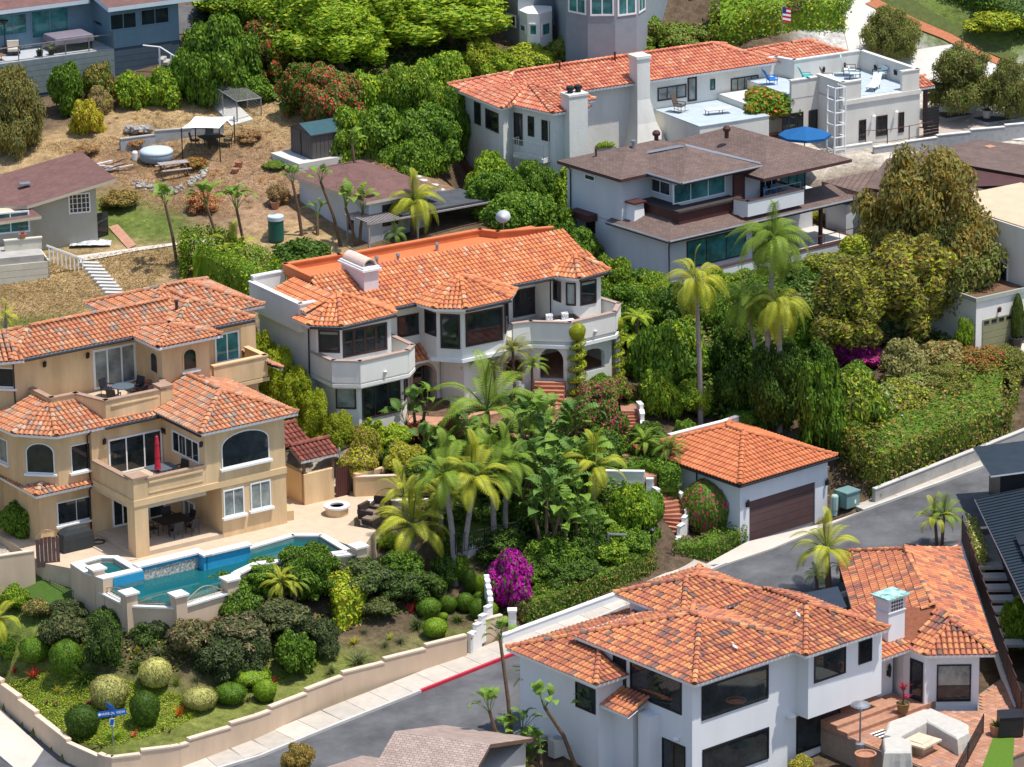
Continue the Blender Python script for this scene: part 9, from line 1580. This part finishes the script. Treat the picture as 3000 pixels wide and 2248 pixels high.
at('loose',P(2470,1040,4.6),1.5,1.3,('magenta','magenta','green'),'sprawling magenta bougainvillea on the bank under the weeping trees','bougainvillea','bougainvillea');at('loose',P(2530,1065,4.3),1.3,1.0,('magenta','pink','green'),'lower sprawl of magenta bougainvillea on the bank','bougainvillea','bougainvillea');at('loose',P(2400,1000,4.9),1.1,1.1,('magenta','pink','olive'),'left sprawl of magenta bougainvillea on the bank','bougainvillea','bougainvillea')
for u,v,z,r,h,ms,lb in[(.2,-2.6,-2.2,1.7,4.8,('fresh','green','lime'),'tall citrus before the iron balcony'),(1.6,-5.2,-2.2,2.0,4.2,G3,'leafy tree below the iron balcony'),(4.2,-7.0,-2.2,2.0,4.4,('green','fresh','lime'),'leafy tree in front of the tall white chimney'),(-.6,-5.4,-2.4,1.7,3.0,('green','deep','fresh'),'low leafy tree left of the citrus'),(5.6,-9.4,-2.6,1.7,3.2,G3,'leafy tree right above the satellite dish'),(2.6,-8.4,-2.6,1.7,3.0,('green','fresh','deep'),'leafy tree left above the satellite dish')]:at('big',K.w(u,v,z),r,h,ms,lb,'tree','tree')
for u,v,z,r,h,ms,lb in[(-1.2,4.5,-.6,2.2,5.2,('green','fresh','lime'),'tall leafy tree touching the left end of the salmon roof'),(-3.6,1.5,-1.2,2.2,4.6,('fresh','green','deep'),'leafy tree left of the long house corner'),(-5.8,5.0,.0,2.4,5.0,('green','fresh','lime'),'leafy tree two steps left of the salmon roof'),(-3.0,8.0,1.0,2.4,5.4,('fresh','lime','green'),'bright leafy tree behind the left end of the salmon roof'),(-7.0,0.0,-.8,1.5,2.6,('fresh','green','deep'),'leafy bush right of the charcoal shed')]:at('big',K.w(u,v,z),r,h,ms,lb,'tree','tree')
for x,y,z,r,h,ms,kd,lb in[(560,1850,.6,1.3,.95,('blue','bluegr','mauve'),'loose','grey blue shrub under the left half of the pool wall'),(700,1870,.5,1.6,1.3,('bluegr','blue','mauve'),'loose','grey blue shrub under the ficus'),(820,1830,.7,1.5,1.2,('blue','bluegr','olive'),'loose','blue green shrub below the pygmy palms'),(640,1930,.0,1.3,1.1,('blue','bluegr','deep'),'loose','blue green shrub just above the wide variegated ball'),(430,1880,.4,1.2,1.2,('deep','blue','green'),'loose','dark leafy shrub below the first pool pillar'),(330,1850,.5,1.2,1.3,('deep','blue','green'),'loose','dark leafy shrub at the end of the artificial lawn'),(240,1870,.2,1.1,1.0,('blue','bluegr','deep'),'loose','bluish shrub below the artificial lawn'),(650,1775,1.0,1.4,1.6,('deep','green','fresh'),'big','ficus mass at the middle of the pool wall'),(770,1745,1.2,1.5,1.7,('green','fresh','deep'),'big','bright ficus mass behind the pygmy palms'),(900,1720,1.5,1.6,2.2,('green','deep','fresh'),'big','ficus mass at the right of the pygmy palms'),(1060,1720,1.2,1.5,1.5,('blue','bluegr','green'),'loose','blue green shrub at the corner of the pool wall'),(1150,1740,.7,1.3,1.3,('deep','blue','green'),'loose','dark shrub below the yellow palm trunk'),(1230,1740,.5,1.2,1.2,('deep','green','blue'),'loose','dark shrub left of the leaning trunks'),(1110,1800,.1,1.0,.9,('bluegr','deep','olive'),'loose','low dark shrub right of the lime hedge block'),(1180,1690,1.2,1.2,1.4,('deep','green','fresh'),'med','green shrub under the yellow king palm')]:at(kd,P(x,y,z),r,h,ms,lb)
for x,y,z,r,h,ms,kd,lb in[(1330,1620,1.2,1.2,1.3,D3,'loose','dark shrub under the lawn wall'),(1480,1640,.9,1.5,1.6,D3,'loose','dark shrub behind the magenta bougainvillea heap'),(1560,1700,.2,1.4,1.3,G3,'med','green shrub between the bougainvillea and the clipped hedge'),(1680,1700,.2,1.3,1.2,('deep','green','palmd'),'loose','dark ferny shrub behind the clipped hedge'),(1780,1650,.5,1.2,1.2,('fresh','green','lime'),'med','bright shrub left of the iron stair gate'),(1850,1620,.7,1.1,1.2,G3,'med','green shrub next to the iron stair gate'),(1820,1540,1.4,1.3,1.5,('fresh','green','lime'),'med','bright rounded shrub below the curved white wall'),(1890,1500,1.8,1.0,1.2,G3,'med','green shrub along the middle of the brick steps'),(1700,1560,1.4,1.5,1.8,D3,'loose','dark shrub under the broad banana leaves'),(1600,1340,3.6,1.4,1.5,D3,'loose','dark shrub at the foot of the terrace'),(1450,1330,3.8,1.3,1.4,D3,'loose','dark shrub under the largest palm'),(1300,1360,3.6,1.3,1.4,('deep','green','palmd'),'loose','dark shrub under the left palms'),(1760,1340,3.2,1.4,1.6,G3,'med','leafy shrub under the sparse bougainvillea by the path'),(1700,1390,2.9,1.4,1.5,('palmd','green','deep'),'weep','ferny shrub above the curved white wall')]:at(kd,P(x,y,z),r,h,ms,lb)
for lb,bs,z,tops,L in[('giant bird of paradise with upright leaves nearest the entrance steps',(1545,1330),3.9,[(1520,1235),(1565,1250)],2.0),('giant bird of paradise with upright leaves at the jungle centre',(1620,1480),2.4,[(1590,1330),(1640,1310),(1610,1380)],2.2),('giant bird of paradise hiding the lawn corner',(1530,1520),2.1,[(1500,1400),(1550,1420)],2.0),('giant bird of paradise beside the yellow palm',(1720,1500),2.1,[(1690,1370),(1740,1400)],1.9),('broad leaved clump above the dark ferny shrub',(1640,1640),.9,[(1620,1540),(1660,1560)],1.7),('broad leaved clump left of the largest palm',(1390,1380),3.4,[(1370,1270),(1410,1300)],1.6),('broad leaved clump at the left end of the jungle',(1270,1400),3.2,[(1250,1320),(1290,1330)],1.5)]:strelitzia(lb,bs,tops,L,9,zbase=z)
palm('king palm with arching fronds over the giant leaves',(1490,1360),(1480,1560),130,12,'king','palm',.12,zbase=2.0);palm('bushy king palm between the terrace and the lawn',(1300,1460),(1290,1570),120,12,'king','palmy',.12,zbase=2.0);palm('feathery palm shrub above the pink flower ball',(1960,1320),(1960,1380),75,16,'date','palmd',.1,BARKD,0,'pygmy_palm',zbase=2.8,cone=(-.3,1.2));palm('feathery palm shrub left of the garage eave',(1890,1300),(1890,1350),70,16,'date','palm',.1,BARKD,0,'pygmy_palm',zbase=3.1,cone=(-.3,1.2))
SCR=[tuftmesh(40,1.0,.02,[LM['straw']],.5,9),tuftmesh(40,1.0,.02,[LM['dry']],.7,10)]
q0=None
for k in range(220):
 x,y=random.uniform(250,1150),random.uniform(290,640)
 if inpoly(x,y,[(330,290),(560,285),(900,360),(1100,460),(1150,540),(900,560),(640,640),(420,560),(280,450)]):
  g=GP(x,y);s_=random.uniform(.18,.5)
  if q0 is None:q0=M()
  X=Matrix.Translation(g)@Matrix.Rotation(random.random()*6,4,'Z')@Matrix.Diagonal((s_,s_,s_*.9,1));me=SCR[k%2];k0=len(q0 .v);q0 .v+=[tuple(X@v.co)for v in me.vertices];q0 .f+=[tuple(k0+i for i in p.vertices)for p in me.polygons];q0 .m+=[k%2]*len(me.polygons)
tag(q0 .build('dry_grass',[LM['straw'],LM['dry']]),kind='stuff')
